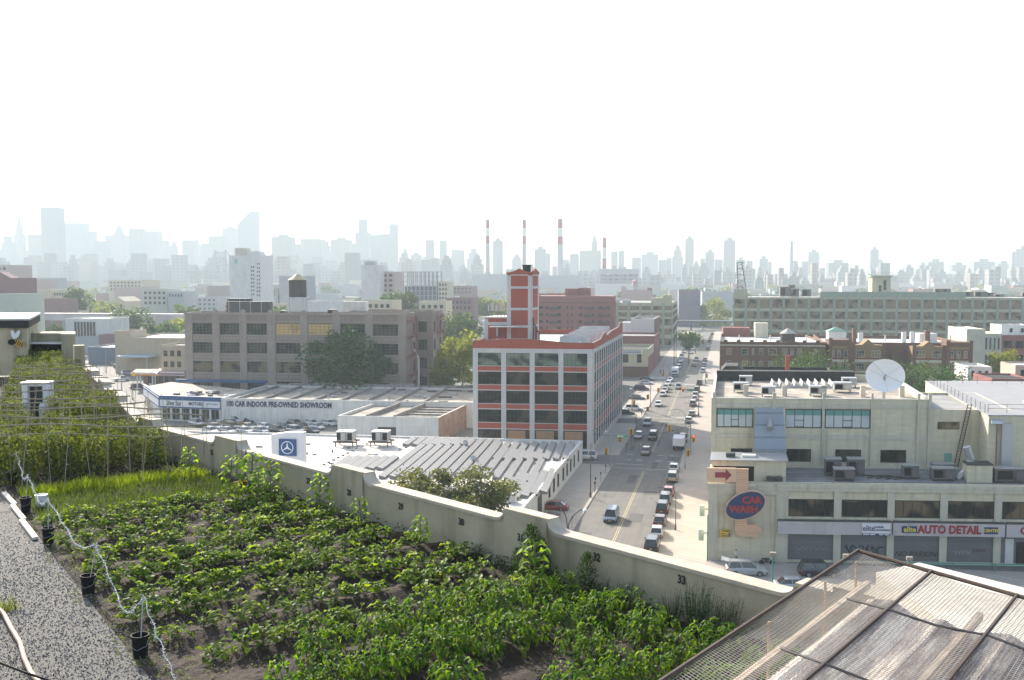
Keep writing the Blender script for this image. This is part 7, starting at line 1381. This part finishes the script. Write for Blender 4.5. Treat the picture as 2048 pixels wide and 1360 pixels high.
# hand placed buildings at the left and centre
pinkw = mat('pinkish_wall', (.48, .36, .33), .85, (.4, .3, .28), .2, .6); yelw = mat('warm_cream_wall', (.55, .47, .34), .85, (.48, .41, .3), .2, .6); greyw = mat('cool_grey_wall', (.38, .4, .41), .85, (.3, .32, .33), .2, .6); purp = mat('dusky_brick', (.22, .12, .12), .9, (.18, .1, .1), .3, .6); pgreen = mat('pale_green_wall', (.42, .45, .38), .85, (.36, .39, .33), .3, .6)
for a in (
    ('tan_theatre', 'broad tan building with a stepped corner tower left of the taupe factory', 247, 366, 675, 352, 30, tan, roof_w, 0, 0),
    ('tan_corner_tower', 'taller tan corner block of the broad tan building', 229, 262, 662, 356, 12, tan, roof_w, 0, 0),
    ('tan_house', 'small tan two storey house touching the left end of the taupe factory', 321, 369, 690, 322, 12, tan, roof_g, 2, 3),
    ('colonnade_building', 'white building with tall dark window slots at the far left', 130, 211, 637, 455, 22, white, roof_w, 0, 0),
    ('dark_glass_base', 'dark low building under the white colonnade building', 150, 230, 673, 448, 6, greyw, roof_b, 0, 0),
    ('small_brick_building', 'small brick building beside the dark low building', 197, 230, 669, 440, 8, purp, roof_w, 0, 0),
    ('blue_edged_pavilion', 'low building with a wide white roof left of the broad tan building', 176, 231, 694, 395, 22, mat('dull_blue_wall', (.1, .14, .2), .7), roof_w, 0, 0),
    ('brick_gable_building', 'dark red brick gable building cut by the left edge', -30, 27, 556, 470, 20, purp, roof_w, 0, 0),
    ('pale_green_block', 'pale green blank block at the left edge', -30, 38, 588, 440, 20, pgreen, roof_w, 0, 0),
    ('pink_block', 'faded pink block behind the brick gable at the left edge', -30, 20, 530, 760, 30, pinkw, roof_w, 2, 4),
    ('yellow_office', 'warm cream building with a sign band at the left', 58, 105, 579, 660, 22, yelw, roof_w, 0, 0),
    ('yellow_window_block', 'warm cream building with a grid of dark windows at the left', 105.5, 142, 580, 655, 22, yelw, roof_w, 4, 6),
    ('dusky_brick_building', 'wide dusky brick building in front of the warm cream pair', 60, 124, 598, 590, 18, purp, roof_w, 0, 0),
    ('pink_warehouse', 'pinkish warehouse above the dusky brick building', 29, 72, 561, 800, 30, pinkw, roof_g, 0, 0),
    ('grey_warehouse', 'grey warehouse right of the pinkish one', 60, 98, 556, 900, 30, greyw, roof_g, 2, 6),
    ('cream_hotel', 'cream hotel with teal roof corners left of the tall white hotel', 217, 285, 560, 1050, 40, yelw, mat('teal_roof', (.1, .22, .22), .7), 3, 9),
    ('pink_storage_building', 'pale pink flat building below the cream hotel', 229, 290, 574, 880, 26, pinkw, roof_w, 0, 0),
    ('pale_grey_stepped_building', 'pale grey stepped building right of the pediment house', 284, 336, 578, 700, 20, pgreen, roof_w, 3, 5),
    ('grey_long_building', 'long grey building right of the stepped one', 336, 368, 583, 690, 20, greyw, roof_g, 1, 5),
    ('grey_tower_block', 'plain grey block behind the water tower', 558, 612, 552, 640, 20, greyw, roof_w, 0, 0),
    ('grey_tower_shoulder', 'lower shoulder of the plain grey block behind the water tower', 551, 557.5, 575, 642, 16, greyw, roof_w, 0, 0),
    ('white_tower', 'tall plain white block with a narrow top left of the scaffolded frame', 722, 761, 530, 690, 22, white, roof_w, 0, 0),
    ('pink_stepped_tower', 'pink and white stepped block beside the plain white block', 762, 790, 543, 700, 24, pinkw, roof_w, 6, 2),
    ('cream_block_distant', 'cream block right of the scaffolded frame', 876, 896, 563, 800, 24, yelw, roof_w, 4, 3),
    ('low_window_building', 'low building with large dark windows behind the taupe factory roof', 686, 785, 601, 505, 20, yelw, roof_w, 1, 8),
    ('white_low_building', 'low white building right of the water tower', 615, 686, 602, 500, 20, white, roof_w, 0, 0),
    ('church_front_building', 'pale building with a small gabled front below the cream block', 838, 892, 603, 520, 18, yelw, roof_w, 1, 4),
    ('dusky_apartment_block', 'dusky brick block right of the small gabled front', 893, 944, 596, 640, 24, purp, roof_w, 2, 6),
    ('distant_brown_block', 'wide dusky block below the skyline left of the red building tower', 897, 945, 572, 1000, 30, purp, roof_w, 2, 6),
    ('pink_plant_building', 'pinkish building with a rooftop tank beyond the maroon apartments', 1241, 1305, 581, 720, 30, pinkw, roof_w, 0, 0),
    ('dark_blue_building', 'dark blue grey building standing alone near the end of the street', 1358, 1400, 580, 680, 26, mat('slate_wall', (.12, .15, .22), .8, (.3, .2, .18), .1, .8), roof_g, 0, 0),
    ('power_station_block', 'pale block at the foot of the striped chimneys', 943, 1010, 548, 1500, 60, greyw, roof_w, 0, 0),
    ('power_station_hall', 'broad pale power station hall under the striped chimneys', 1052, 1160, 551, 1640, 80, greyw, roof_w, 0, 0),
    ('pale_wide_hall', 'wide pale hall below the steel framed boiler house', 1190, 1265, 568, 1350, 50, white, roof_w, 0, 0),
):
    nm, lb, x0, x1, yt, Y_, d_, wm_, rm_, r_, c_ = a; b = BX(nm, lb, x0, x1, yt, Y_, d_, wm_, rm_, r_, c_, 3.6, 1.9, .5, 1.8, par=.6); hb(x0, x1, Y_)
    if nm == 'colonnade_building':
        for k in range(7): M().box(4.6+k*1.55, 5.7+k*1.55, -.1, 0, 3, b.h-1.5, b.fr).build('window', gl_dark, b.root)
    if nm == 'brick_gable_building': M().vprism([(0, b.h), (b.w, b.h), (b.w*.55, b.h+3)], 0, 6, b.fr).build('gable', purp, b.root)
    if nm == 'white_tower': M().box(b.w*.15, b.w*.7, 1, 8, b.h-.6, b.h+2.6, b.fr).build('penthouse', greyw, b.root)
    if nm == 'tan_theatre': M().box(1, 13, -7, -.01, 6.8, 7.3, b.fr).build('canopy', mat('canopy_blue_grey', (.35, .42, .5), .6), b.root); [M().box(x, x+.3, -6.6, -6.3, -.1, 6.79, b.fr).build('canopy_post', steel, b.root) for x in (2, 12)]
    if nm == 'pink_plant_building': M().box(.5, 4, 3, 6, b.h-.6, b.h+3, b.fr).build('penthouse', pinkw, b.root); M().box(b.w-4, b.w-.5, 3, 6, b.h-.6, b.h+2, b.fr).build('penthouse', purp, b.root); M().lathe(b.O+CU*b.w*.45+CV*5+UP*b.h, [(0, 3.5), (2, 3.5), (2, 7), (0, 8.2)], 12).build('roof_tank', pinkw, b.root)
# pediment house
b = BX('pediment_house', 'small classical house with a pediment and tall arched windows', 224, 250, 603, 745, 24, yelw, roof_w, 0, 0, par=0); M().vprism([(-1, b.h), (b.w+1, b.h), (b.w/2, b.h+3.6)], -.5, 24, b.fr).build('pediment', yelw, b.root); [M().box(1.5+k*2.6, 2.7+k*2.6, -.1, 0, b.h-6.5, b.h-2, b.fr).build('window', gl_dark, b.root) for k in range(3)]; hb(220, 290, 745)
# tall white hotel
b = BX('white_hotel', 'tall white hotel with a stack of dark windows near its right corner', 458, 523, 511, 715, 24, white, roof_w, par=.8); O = b.O; hb(455, 530, 715)
win_at(b, O, CU, ((502, 504.5), (506, 508.5)), [(532+7.8*i, 536+7.8*i) for i in range(8)], (frame_g, gl_dark), 1, 1); win_at(b, O, CU, ((514, 516), (518, 520)), [(526+7.8*i, 530+7.8*i) for i in range(9)], (frame_g, gl_dark), 1, 1)
M().box(b.w*.15, b.w*.52, 2, 10, b.h-.8, zat(O, 496), b.fr).build('penthouse', creamp, b.root); M().vprism([(b.w*.55, b.h), (b.w, b.h), (b.w*.9, b.h+3.2), (b.w*.6, b.h+3.2)], 1, 12, b.fr).build('crown', white, b.root); M().box(b.w*.18, b.w*.26, -.15, 0, b.h-6, b.h-2.5, b.fr).build('green_emblem', mat('faded_green_sign', (.2, .5, .35), .6), b.root)
# scaffolded frame
O = PY(806, 600, 800); O.z = 0; w_ = along(O, CU, 874, 20); h_ = zat(O, 543); root = thing('concrete_frame_building', 'unfinished concrete frame building with open top floors', 'building', O); m = M(); n = 10
for k in range(n): z = h_*(k+1)/n; m.box(0, w_, 0, 22, z-.5, z, (O, CU, CV))
for i in range(9):
    for yy in (0, 21): x = w_*i/8.001; m.box(x*(1-.03), x*(1-.03)+.7, yy+.01, yy+.8, 0, h_-.51, (O, CU, CV))
m.build('concrete_frame', mat('raw_concrete', (.3, .32, .34), .9), root); M().box(1, w_-1, 2, 20, 0, h_*.68, (O, CU, CV)).build('core', mat('dark_core', (.08, .1, .12), .8), root); hb(800, 880, 800)
# petrol station and convenience store
O = P(287, 769); h_ = zat(O, 741); w_ = along(O, CU, 369, 3); b = Bldg('convenience_store', 'low convenience store with a red striped white fascia by the taupe factory', O, w_, 26, h_, mat('store_brick', (.2, .11, .08), .9), roof_w, par=.4); M().box(0, w_, -.3, -.0, h_-1.5, h_-.2, b.fr).build('fascia', signw, b.root); M().box(0, w_, -.33, -.301, h_-1.2, h_-.8, b.fr).build('red_stripe', red, b.root); b.windows('F', [(.4, 2.8)], evenly(1, w_-1, 6, .5), (frame_g, gl_dark), 2, 1); hvac(O+CU*8+CV*8+UP*(h_-.4), 3, 2.5, 1.2, 'air unit on the convenience store roof', legs=.2, col=steel)
C0 = P(262, 751, 4.8); C0.z = 0; root = thing('petrol_canopy', 'petrol station canopy with a yellow and orange edge', 'canopy', C0); u_ = V((.995, -.1, 0)); v_ = V((-.25, .968, 0)); f = (C0, u_, v_); orc = mat('canopy_orange', (.75, .3, .03), .5); M().box(0, 8.2, 0, 13, 4.8, 5.5, f).build('canopy_edge', orc, root); M().box(.3, 7.9, .3, 12.7, 5.502, 5.7, f).build('canopy_roof', pa, root); M().box(-.05, 8.25, -.05, 13.05, 5.3, 5.51, f).build('white_band', signw, root)
for x in (1.5, 6.5):
    for y in (2, 10): M().box(x, x+.4, y, y+.4, 0, 4.8, f).build('post', signw, root)
c = C0+u_*.8-v_*.1+UP*5.2; m = M(); pts = [c]+[c+u_*(.75*cos(t))+UP*(.75*sin(t)) for t in [math.pi*(-.25+i*1.5/14) for i in range(15)]]; m.face(pts[1:][::-1]); m.build('shell_emblem', mat('emblem_yellow', (.8, .5, .03), .5, (.6, .05, .02), 3, .3), root)
for i in range(2): p_ = C0+u_*(2.5+i*3)+v_*6; M().box(-.4, .4, -.3, .3, 0, 1.7, (p_, u_, v_)).build('fuel_pump', signw, root)
for px, py, yt, lb in ((194, 735, 708, 'blue post on the avenue corner'), (243, 790, 758, 'blue sign pole beside the avenue'), (238, 760, 725, 'grey lamp pole by the petrol station'), (266, 800, 765, 'grey pole at the petrol station corner'), (212, 745, 700, 'thin pole among the cars of the avenue')): lamp_pole(px, py, yt, lb, mt=mat('blue_pole', (.06, .15, .3), .6) if 'blue' in lb else polg, r=.12, name='street_pole', cat='pole')
# ================================================================ trees in the distance, first by hand
for x, y0, Y_, r, lm, lb, sd in ((1545, 705, 228, 7.8, lf_dark, 'dark tree against the plain brown apartments, first from the left', 21), (1590, 702, 226, 8.3, lf_dark, 'dark tree against the plain brown apartments, second from the left', 22), (1635, 707, 228, 7.3, lf_dark, 'dark tree against the plain brown apartments, third from the left', 23), (1700, 717, 222, 8.3, lf_dark, 'dark tree left of the satellite dish', 24), (1735, 729, 220, 6.8, lf_dark, 'lower dark tree touching the satellite dish', 25), (1835, 722, 224, 7.3, lf_dark, 'dark tree right of the satellite dish, left of three', 26), (1868, 719, 222, 7.3, lf_dark, 'dark tree right of the satellite dish, middle of three', 27), (1903, 725, 224, 6.8, lf_dark, 'dark tree right of the satellite dish, right of three', 28), (2008, 702, 250, 5.0, lf_yel, 'bright green tree at the right by the red brick block', 29), (2035, 728, 246, 3, lf_yel, 'small bright green bush below the bright tree at the right', 30),
    (1392, 608, 690, 11, lf_yel, 'rounded green tree before the end of the street, left of two', 31), (1428, 600, 700, 13, lf_yel, 'rounded green tree before the end of the street, right of two', 32), (155, 576, 640, 9, lf_mid, 'tall green tree right of the warm cream window block', 33), (250, 622, 505, 8, lf_mid, 'green tree before the viaduct, left of the clump', 34), (275, 617, 500, 9, lf_mid, 'green tree before the viaduct, right of the clump', 35), (105, 648, 470, 6, lf_mid, 'small tree behind the bee building', 36), (785, 583, 560, 9, lf_mid, 'broad green tree behind the taupe factory, left of two', 37), (815, 580, 565, 9, lf_mid, 'broad green tree behind the taupe factory, right of two', 38), (47, 608, 460, 5, lf_mid, 'green tree beside the pale green block', 39)):
    p = PY(x, 650, Y_); h_ = zat(p, y0); tree(V((p.x, p.y, 0)), h_, r, lb, lm, 2600, max(.3, Y_*.0012), sd, rz=r*1.0)
R = random.Random(77); FT = []
for i, lm in enumerate((lf_mid, lf_dark, lf_yel)): FT.append(tree(PY(720+i*60, 600, 900+60*i)*1-UP*PY(720+i*60, 600, 900+60*i).z, 13, 8, 'distant green tree among the low roofs, %s' % ('mid green', 'darkest green', 'yellow green')[i], lm, 700, 1.1, 90+i, 'distant trees among the low roofs', rz=6))
def clear(px, Y_, w=0):
    if 1350 < px+w and px < 1452 and Y_ < 900: return False
    return not any(px < b and px+w > a and Y0 < Y_ < Y1 for a, b, Y0, Y1 in HAND)
for i in range(170):
    Y_ = 430*math.exp(R.random()*1.6); px = R.uniform(-30, 2070)
    if not clear(px, Y_): continue
    k = R.randrange(3); p = PY(px, 600, Y_); dup(FT[k], V((p.x, p.y, 0)), R.uniform(0, 6), scale=R.uniform(.7, 1.5))
# low buildings between the factories and the river
pal = [(yelw, 'cream'), (greyw, 'grey'), (pinkw, 'pinkish'), (purp, 'brick'), (tan, 'tan'), (white, 'white'), (pgreen, 'pale green'), (maroon, 'maroon')]; nb_ = 0
def sector(px): return 'at the far left' if px < 370 else 'behind the taupe factory' if px < 900 else 'around the red building tower' if px < 1220 else 'near the end of the street' if px < 1460 else 'beyond the long factory'
Y_ = 440
while Y_ < 2600:
    px = -40+R.uniform(0, 30)
    while px < 2080:
        wm_ = R.uniform(14, 42); wpx = wm_/Y_*FPX
        if clear(px, Y_, wpx) and R.random() < .8 and not (px > 1430 and Y_ < 620):
            h_ = R.uniform(6, 15)+(R.random() < .12)*R.uniform(4, 12)+max(0, (Y_-1200)/110); mt, nm_ = R.choice(pal); O = PY(px, 600, Y_+R.uniform(-15, 15)); O.z = 0; h_ = min(h_, 31 if Y_ < 1200 else 60)
            b = Bldg('low_building', '%s low rise building %s' % (nm_, sector(px)), O, wm_, R.uniform(12, 30), h_, mt, R.choice([roof_w, roof_g, roof_g, roof_t]), par=.7, group='low buildings below the skyline '+sector(px))
            if Y_ < 900: nr = int((h_-1.5)/3.5); nc = max(2, int(wm_/4.2)); b.windows('F', [(h_-3.2-3.5*i, h_-1.6-3.5*i) for i in range(min(nr, 3)) if h_-3.2-3.5*i > 1], evenly(0, wm_, nc, wm_/nc*.5), (frame_g, gl_dark), 1, 1)
            if R.random() < .5: M().box(wm_*.2, wm_*.2+4, 2, 6, h_-.6, h_+2, b.fr).build('penthouse', R.choice([greyw, white, purp]), b.root)
            for k_ in range(R.randrange(0, 4)): xx = R.uniform(1, wm_-3); yy = R.uniform(1.5, 8); M().box(xx, xx+R.uniform(.8, 2), yy, yy+1.5, h_-.6, h_+R.uniform(0, .9), b.fr).build('roof_unit', R.choice([steel, hvacm, greyw]), b.root)
            nb_ += 1
        px += wpx*R.uniform(1.02, 1.6)
    Y_ *= 1.16
print('low buildings', nb_)
# ================================================================ the skyline
def skymat(name, col, dark):
    m, nt, b = newmat(name); N = nt.nodes; L = nt.links; tc = N.new('ShaderNodeTexCoord'); sx = N.new('ShaderNodeSeparateXYZ'); L.new(tc.outputs['Object'], sx.inputs[0]); ad = N.new('ShaderNodeMath'); L.new(sx.outputs[0], ad.inputs[0]); L.new(sx.outputs[1], ad.inputs[1]); cb = N.new('ShaderNodeCombineXYZ'); L.new(ad.outputs[0], cb.inputs[0]); L.new(sx.outputs[2], cb.inputs[1])
    br = N.new('ShaderNodeTexBrick'); br.offset = 0; L.new(cb.outputs[0], br.inputs['Vector']); br.inputs['Color1'].default_value = (*dark, 1); br.inputs['Color2'].default_value = (*[c*1.3 for c in dark], 1); br.inputs['Mortar'].default_value = (*col, 1); br.inputs['Scale'].default_value = 1; br.inputs['Brick Width'].default_value = 9; br.inputs['Row Height'].default_value = 8; br.inputs['Mortar Size'].default_value = 2.2; L.new(br.outputs[0], b.inputs['Base Color']); b.inputs['Roughness'].default_value = .6; return m
SM = [skymat('tower_facade_pale', (.27, .26, .25), (.07, .08, .09)), skymat('tower_facade_grey', (.19, .2, .21), (.06, .07, .08)), skymat('tower_facade_dark', (.1, .11, .12), (.03, .04, .05)), skymat('tower_facade_brick', (.24, .18, .15), (.07, .06, .06))]
def tower(x0, x1, yt, Y_, shape='slab', mi=None, label=None, name='skyscraper'):
    O = PY(x0, 560, Y_); O.z = 0; w_ = along(O, CU, x1, 60); h = zat(O, yt); R_ = random.Random(int(x0*7+yt)); mt = SM[R_.randrange(4) if mi is None else mi]; d_ = max(25, w_*.7); f = (O, CU, CV)
    if label is None:
        tall = 'tall' if yt < 495 else 'mid height' if yt < 520 else 'low'; sec = 'left of the slanted roof tower' if x0 < 477 else 'left of the striped chimneys' if x0 < 960 else 'around the striped chimneys' if x0 < 1225 else 'right of the striped chimneys' if x0 < 1500 else 'above the long factory'
        label = 'hazy %s %s tower, %s' % (tall, {'slab': 'flat topped', 'top': 'box crowned', 'step': 'stepped', 'point': 'pointed'}[shape], sec); grp = 'skyline towers '+sec
    else: grp = None
    root = thing(name, label, 'skyscraper', O, grp); m = M()
    if shape == 'slab': m.box(0, w_, 0, d_, 0, h, f)
    elif shape == 'top': m.box(0, w_, 0, d_, 0, h-9, f); m.box(w_*.3, w_*.72, d_*.2, d_*.7, h-9, h, f)
    elif shape == 'step': m.box(0, w_, 0, d_, 0, h*.72, f); m.box(w_*.14, w_*.86, 3, d_-3, h*.72, h*.88, f); m.box(w_*.3, w_*.7, 6, d_-6, h*.88, h, f)
    elif shape == 'point':
        m.box(0, w_, 0, d_, 0, h*.8, f); c = O+CU*w_/2+CV*d_/2; a = [O+UP*h*.8, O+CU*w_+UP*h*.8, O+CU*w_+CV*d_+UP*h*.8, O+CV*d_+UP*h*.8]; [m.face([a[i], a[(i+1) % 4], V((c.x, c.y, h))]) for i in range(4)]
    elif shape == 'slant': m.vprism([(0, 0), (w_, 0), (w_, h), (w_*.78, h), (0, h-w_*.72)], 0, d_, f)
    elif shape == 'spire':
        m.box(0, w_, 0, d_, 0, h*.45, f); m.box(w_*.18, w_*.82, 3, d_-3, h*.45, h*.66, f); c = O+CU*w_/2+CV*d_/2; ws = [.5, .4, .28, .16, .05]; zs_ = [h*.66, h*.74, h*.8, h*.86, h]
        for i in range(4): m.tube(V((c.x, c.y, zs_[i])), V((c.x, c.y, zs_[i+1])), w_*.62*ws[i], w_*.62*ws[i+1], 10)
    m.build('tower_body', mt, root); return root
tower(24, 48, 418, 4300, 'spire', 1, 'slender tower with a long needle spire at the far left of the skyline'); tower(85, 118, 415, 3600, 'slab', 2, 'tallest dark flat topped slab tower at the left of the skyline'); tower(477, 511, 422, 4000, 'slant', 0, 'tower with a slanted roof above the bridge'); tower(1344, 1366, 491, 3300, 'step', 0, 'stepped pyramid topped tower above the end of the street')
SK_ = [(0, 24, 472, 'step'), (58, 79, 469), (131, 166, 446), (150, 183, 463), (190, 212, 482), (212, 246, 470), (229, 246, 445, 'point'), (260, 284, 457), (284, 315, 462), (315, 340, 480, 'step'), (341, 352, 478, 'point'), (365, 385, 480), (388, 398, 473, 'point'), (403, 418, 487), (418, 446, 472), (446, 470, 452, 'top'), (544, 582, 469, 'top'), (584, 601, 488), (602, 642, 478), (644, 660, 482, 'step'), (662, 698, 475, 'top'), (700, 718, 487), (718, 733, 439), (711, 738, 465), (739, 757, 470), (760, 778, 468), (779, 794, 448), (721, 745, 498), (746, 760, 498), (801, 817, 497, 'step'), (821, 841, 505, 'top'), (852, 866, 480), (879, 892, 481), (845, 870, 513), (896, 926, 515), (903, 926, 500), (934, 958, 497, 'step'), (880, 905, 530), (986, 1004, 476, 'top'), (1024, 1042, 506, 'point'), (1069, 1091, 493, 'top'), (1091, 1099, 507), (1125, 1138, 519), (1140, 1157, 508), (1159, 1201, 501), (1183, 1194, 465, 'point'), (1222, 1235, 503), (1237, 1248, 501), (1264, 1282, 515), (1283, 1316, 504, 'top'), (1317, 1333, 520), (1333, 1343, 516), (1370, 1387, 472, 'top'), (1387, 1398, 520, 'point'), (1401, 1410, 517), (1411, 1428, 499, 'top'), (1429, 1445, 519), (1447, 1470, 475, 'top'), (1472, 1491, 515, 'top'), (1493, 1505, 522), (1519, 1536, 512, 'top'), (1536, 1543, 524), (1584, 1596, 522), (1604, 1616, 523), (1616, 1638, 499, 'top'), (1639, 1650, 536), (1657, 1697, 520, 'top'), (1698, 1708, 537), (1713, 1730, 545), (1740, 1757, 494, 'top'), (1746, 1774, 519, 'step'), (1785, 1800, 549), (1810, 1828, 529, 'top'), (1838, 1855, 525, 'top'), (1856, 1888, 518, 'top'), (1890, 1905, 548), (1904, 1933, 525, 'top'), (1935, 1943, 532, 'point'), (1947, 1990, 518, 'top'), (1995, 2022, 522, 'top'), (2023, 2050, 498, 'top'), (2034, 2060, 492, 'top')]
for i, t in enumerate(SK_):
    x0, x1, yt = t[:3]; Yb = 4000 if x0 < 500 else 3700 if x0 < 960 else 3300 if x0 < 1300 else 2900; tower(x0, x1, yt, Yb+(i*137) % 420, t[3] if len(t) > 3 else 'slab')
R = random.Random(19)
for i in range(210):
    x0 = i/210*2090-25+R.uniform(-6, 6); w_ = R.uniform(10, 26); yt = R.uniform(505, 545) if x0 < 960 else R.uniform(526, 560); Yb = R.uniform(2300, 3300) if x0 < 960 else R.uniform(1900, 2800)
    tower(x0, x0+w_, yt, Yb, R.choice(['slab', 'slab', 'top', 'step']))
# striped chimneys
c_r = mat('chimney_red', (.3, .02, .03), .8); c_w = mat('chimney_white', (.7, .7, .7), .8); c_g = mat('chimney_grey', (.4, .4, .42), .8)
for x, w_, ys, lb in ((975.5, 6.6, (439, 456, 472, 487, 585), 'first from the left'), (1048.5, 6.6, (439.5, 456, 472, 488, 585), 'second from the left'), (1120, 9.4, (438, 456, 473, 489, 585), 'third from the left, the widest'), (1208.5, 6.8, (475, 495, 517, 537, 585), 'shorter one at the right')):
    p = PY(x, 560, 1720); p.z = 0; root = thing('striped_chimney', 'tall red and white striped power station chimney, '+lb, 'chimney', p, 'striped power station chimneys'); r = w_/2/FPX*1720; z_ = [zat(p, y) for y in ys]
    for i, mt in enumerate((c_r, c_w, c_r, c_g)): zt, zb = z_[i], (z_[i+1] if i < 3 else 0); M().tube(V((p.x, p.y, zb)), V((p.x, p.y, zt)), r*(1+.35*(z_[0]-zb)/z_[0]), r*(1+.35*(z_[0]-zt)/z_[0]), 16).build(('red_band', 'white_band', 'red_band', 'shaft')[i], mt, root)
p = PY(1582, 560, 2300); p.z = 0; M().tube(p, p+UP*zat(p, 482), 4.5, 3, 12).build('slim_chimney', c_g, label='slim pale chimney left of the flat towers above the long factory', cat='chimney', loc=p)
# steel framed boiler house
O = PY(1197, 560, 1500); O.z = 0; w_ = along(O, CU, 1278, 40); root = thing('boiler_house', 'steel framed boiler house with a solid top storey beside the shorter chimney', 'building', O); z1, z2 = zat(O, 538), zat(O, 548); M().box(0, w_, 0, 30, z2, z1, (O, CU, CV)).build('top_storey', greyw, root); m = M()
for i in range(9): x = w_*i/8.2; m.box(x, x+1, 0, 1, 0, z2-.01, (O, CU, CV))
for z in (z2*.55, z2*.7, z2*.85): m.box(0, w_, 1.01, 2, z, z+1.5, (O, CU, CV))
m.build('steel_frame', greyw, root); M().box(2, w_-2, 6, 28, 0, z2*.98, (O, CU, CV)).build('boiler_core', SM[0], root)
# cantilever bridge
O = PY(380, 560, 2500); O.z = 0; root = thing('cantilever_bridge', 'hazy steel cantilever bridge with pairs of spired towers before the skyline', 'bridge', O); bm = mat('bridge_steel', (.12, .13, .14), .7); tw_ = []
for k, (xa, xb, yt) in enumerate(((432, 452, 500), (529, 545, 507), (578, 594, 509), (655, 669, 520))):
    m = M(); q = []
    for x in (xa, xb): p = PY(x, 560, 2500+k*260); p.z = 0; zt = zat(p, yt); m.tube(p, p+UP*zt, 4.2, 2.2, 6); q.append(p+UP*zt)
    for f_ in (.35, .6, .8, .93): m.tube(V((q[0].x, q[0].y, q[0].z*f_)), V((q[1].x, q[1].y, q[1].z*f_)), 1.8, n=4)
    m.tube(V((q[0].x, q[0].y, q[0].z*.6)), V((q[1].x, q[1].y, q[1].z*.8)), 1.4, n=4); m.tube(V((q[1].x, q[1].y, q[1].z*.6)), V((q[0].x, q[0].y, q[0].z*.8)), 1.4, n=4); m.build('tower', bm, root); tw_.append(q)
ends = [[PY(372, 568, 2300)]*2]+tw_+[[PY(720, 556, 3400)]*2]
for s_ in (0, 1):
    m = M()
    for a, b_ in zip(ends, ends[1:]):
        A_, B_ = a[s_], b_[s_]; zd = 30; pts = []; nn = 14
        for i in range(nn+1):
            t = i/nn; p = A_.lerp(B_, t); top = p.z; lo = zd+14
            p.z = lo+(top-lo)*abs(2*t-1)**1.7 if (a in tw_ and b_ in tw_) else lo+(top-lo)*((t if b_ in tw_ else 1-t)**1.7); pts.append(p)
        m.path(pts, 1.5, 4); m.path([V((p.x, p.y, zd)) for p in pts], 2.4, 4)
        for i in range(nn): m.tube(pts[i], V((pts[i+1].x, pts[i+1].y, zd)), .6, n=3); m.tube(V((pts[i].x, pts[i].y, zd)), pts[i], .6, n=3)
    m.build('truss', bm, root)
# ================================================================ the haze
m = M(); m.box(-5600, 5600, -1800, 6500, -2, 420); hz = m.build('haze', [], kind='stuff')
hm = bpy.data.materials.new('haze_air'); hm.use_nodes = True; nt = hm.node_tree; nt.nodes.remove(nt.nodes['Principled BSDF'])
pv = nt.nodes.new('ShaderNodeVolumePrincipled'); pv.inputs['Color'].default_value = (.65, .745, .785, 1); pv.inputs['Density'].default_value = HAZE; pv.inputs['Anisotropy'].default_value = .0
nt.links.new(pv.outputs[0], nt.nodes['Material Output'].inputs['Volume']); hz.data.materials.append(hm)
# ================================================================ labels that would repeat get their place from the left
def px_of(o): p = o.location; return 1024+FPX*p.x/max(1, p.y*cos(TH)+(HC-p.z)*sin(TH))
from collections import defaultdict
dd = defaultdict(list)
for o in COL.objects:
    if o.parent is None and o.get('label') and o.get('kind') is None: dd[o['label']].append(o)
def ordn_(n): return '%d%s' % (n, 'th' if 10 < n % 100 < 14 else {1: 'st', 2: 'nd', 3: 'rd'}.get(n % 10, 'th'))
for lb, os_ in dd.items():
    if len(os_) > 1 and not lb.startswith('leafy tomato'):
        for i, o in enumerate(sorted(os_, key=px_of)): o['label'] = '%s, %s from left' % (lb, nth(i+1))
for o in COL.objects:
    if o.get('label') and len(o['label'].split()) > 16: print('LONG', o['label'])
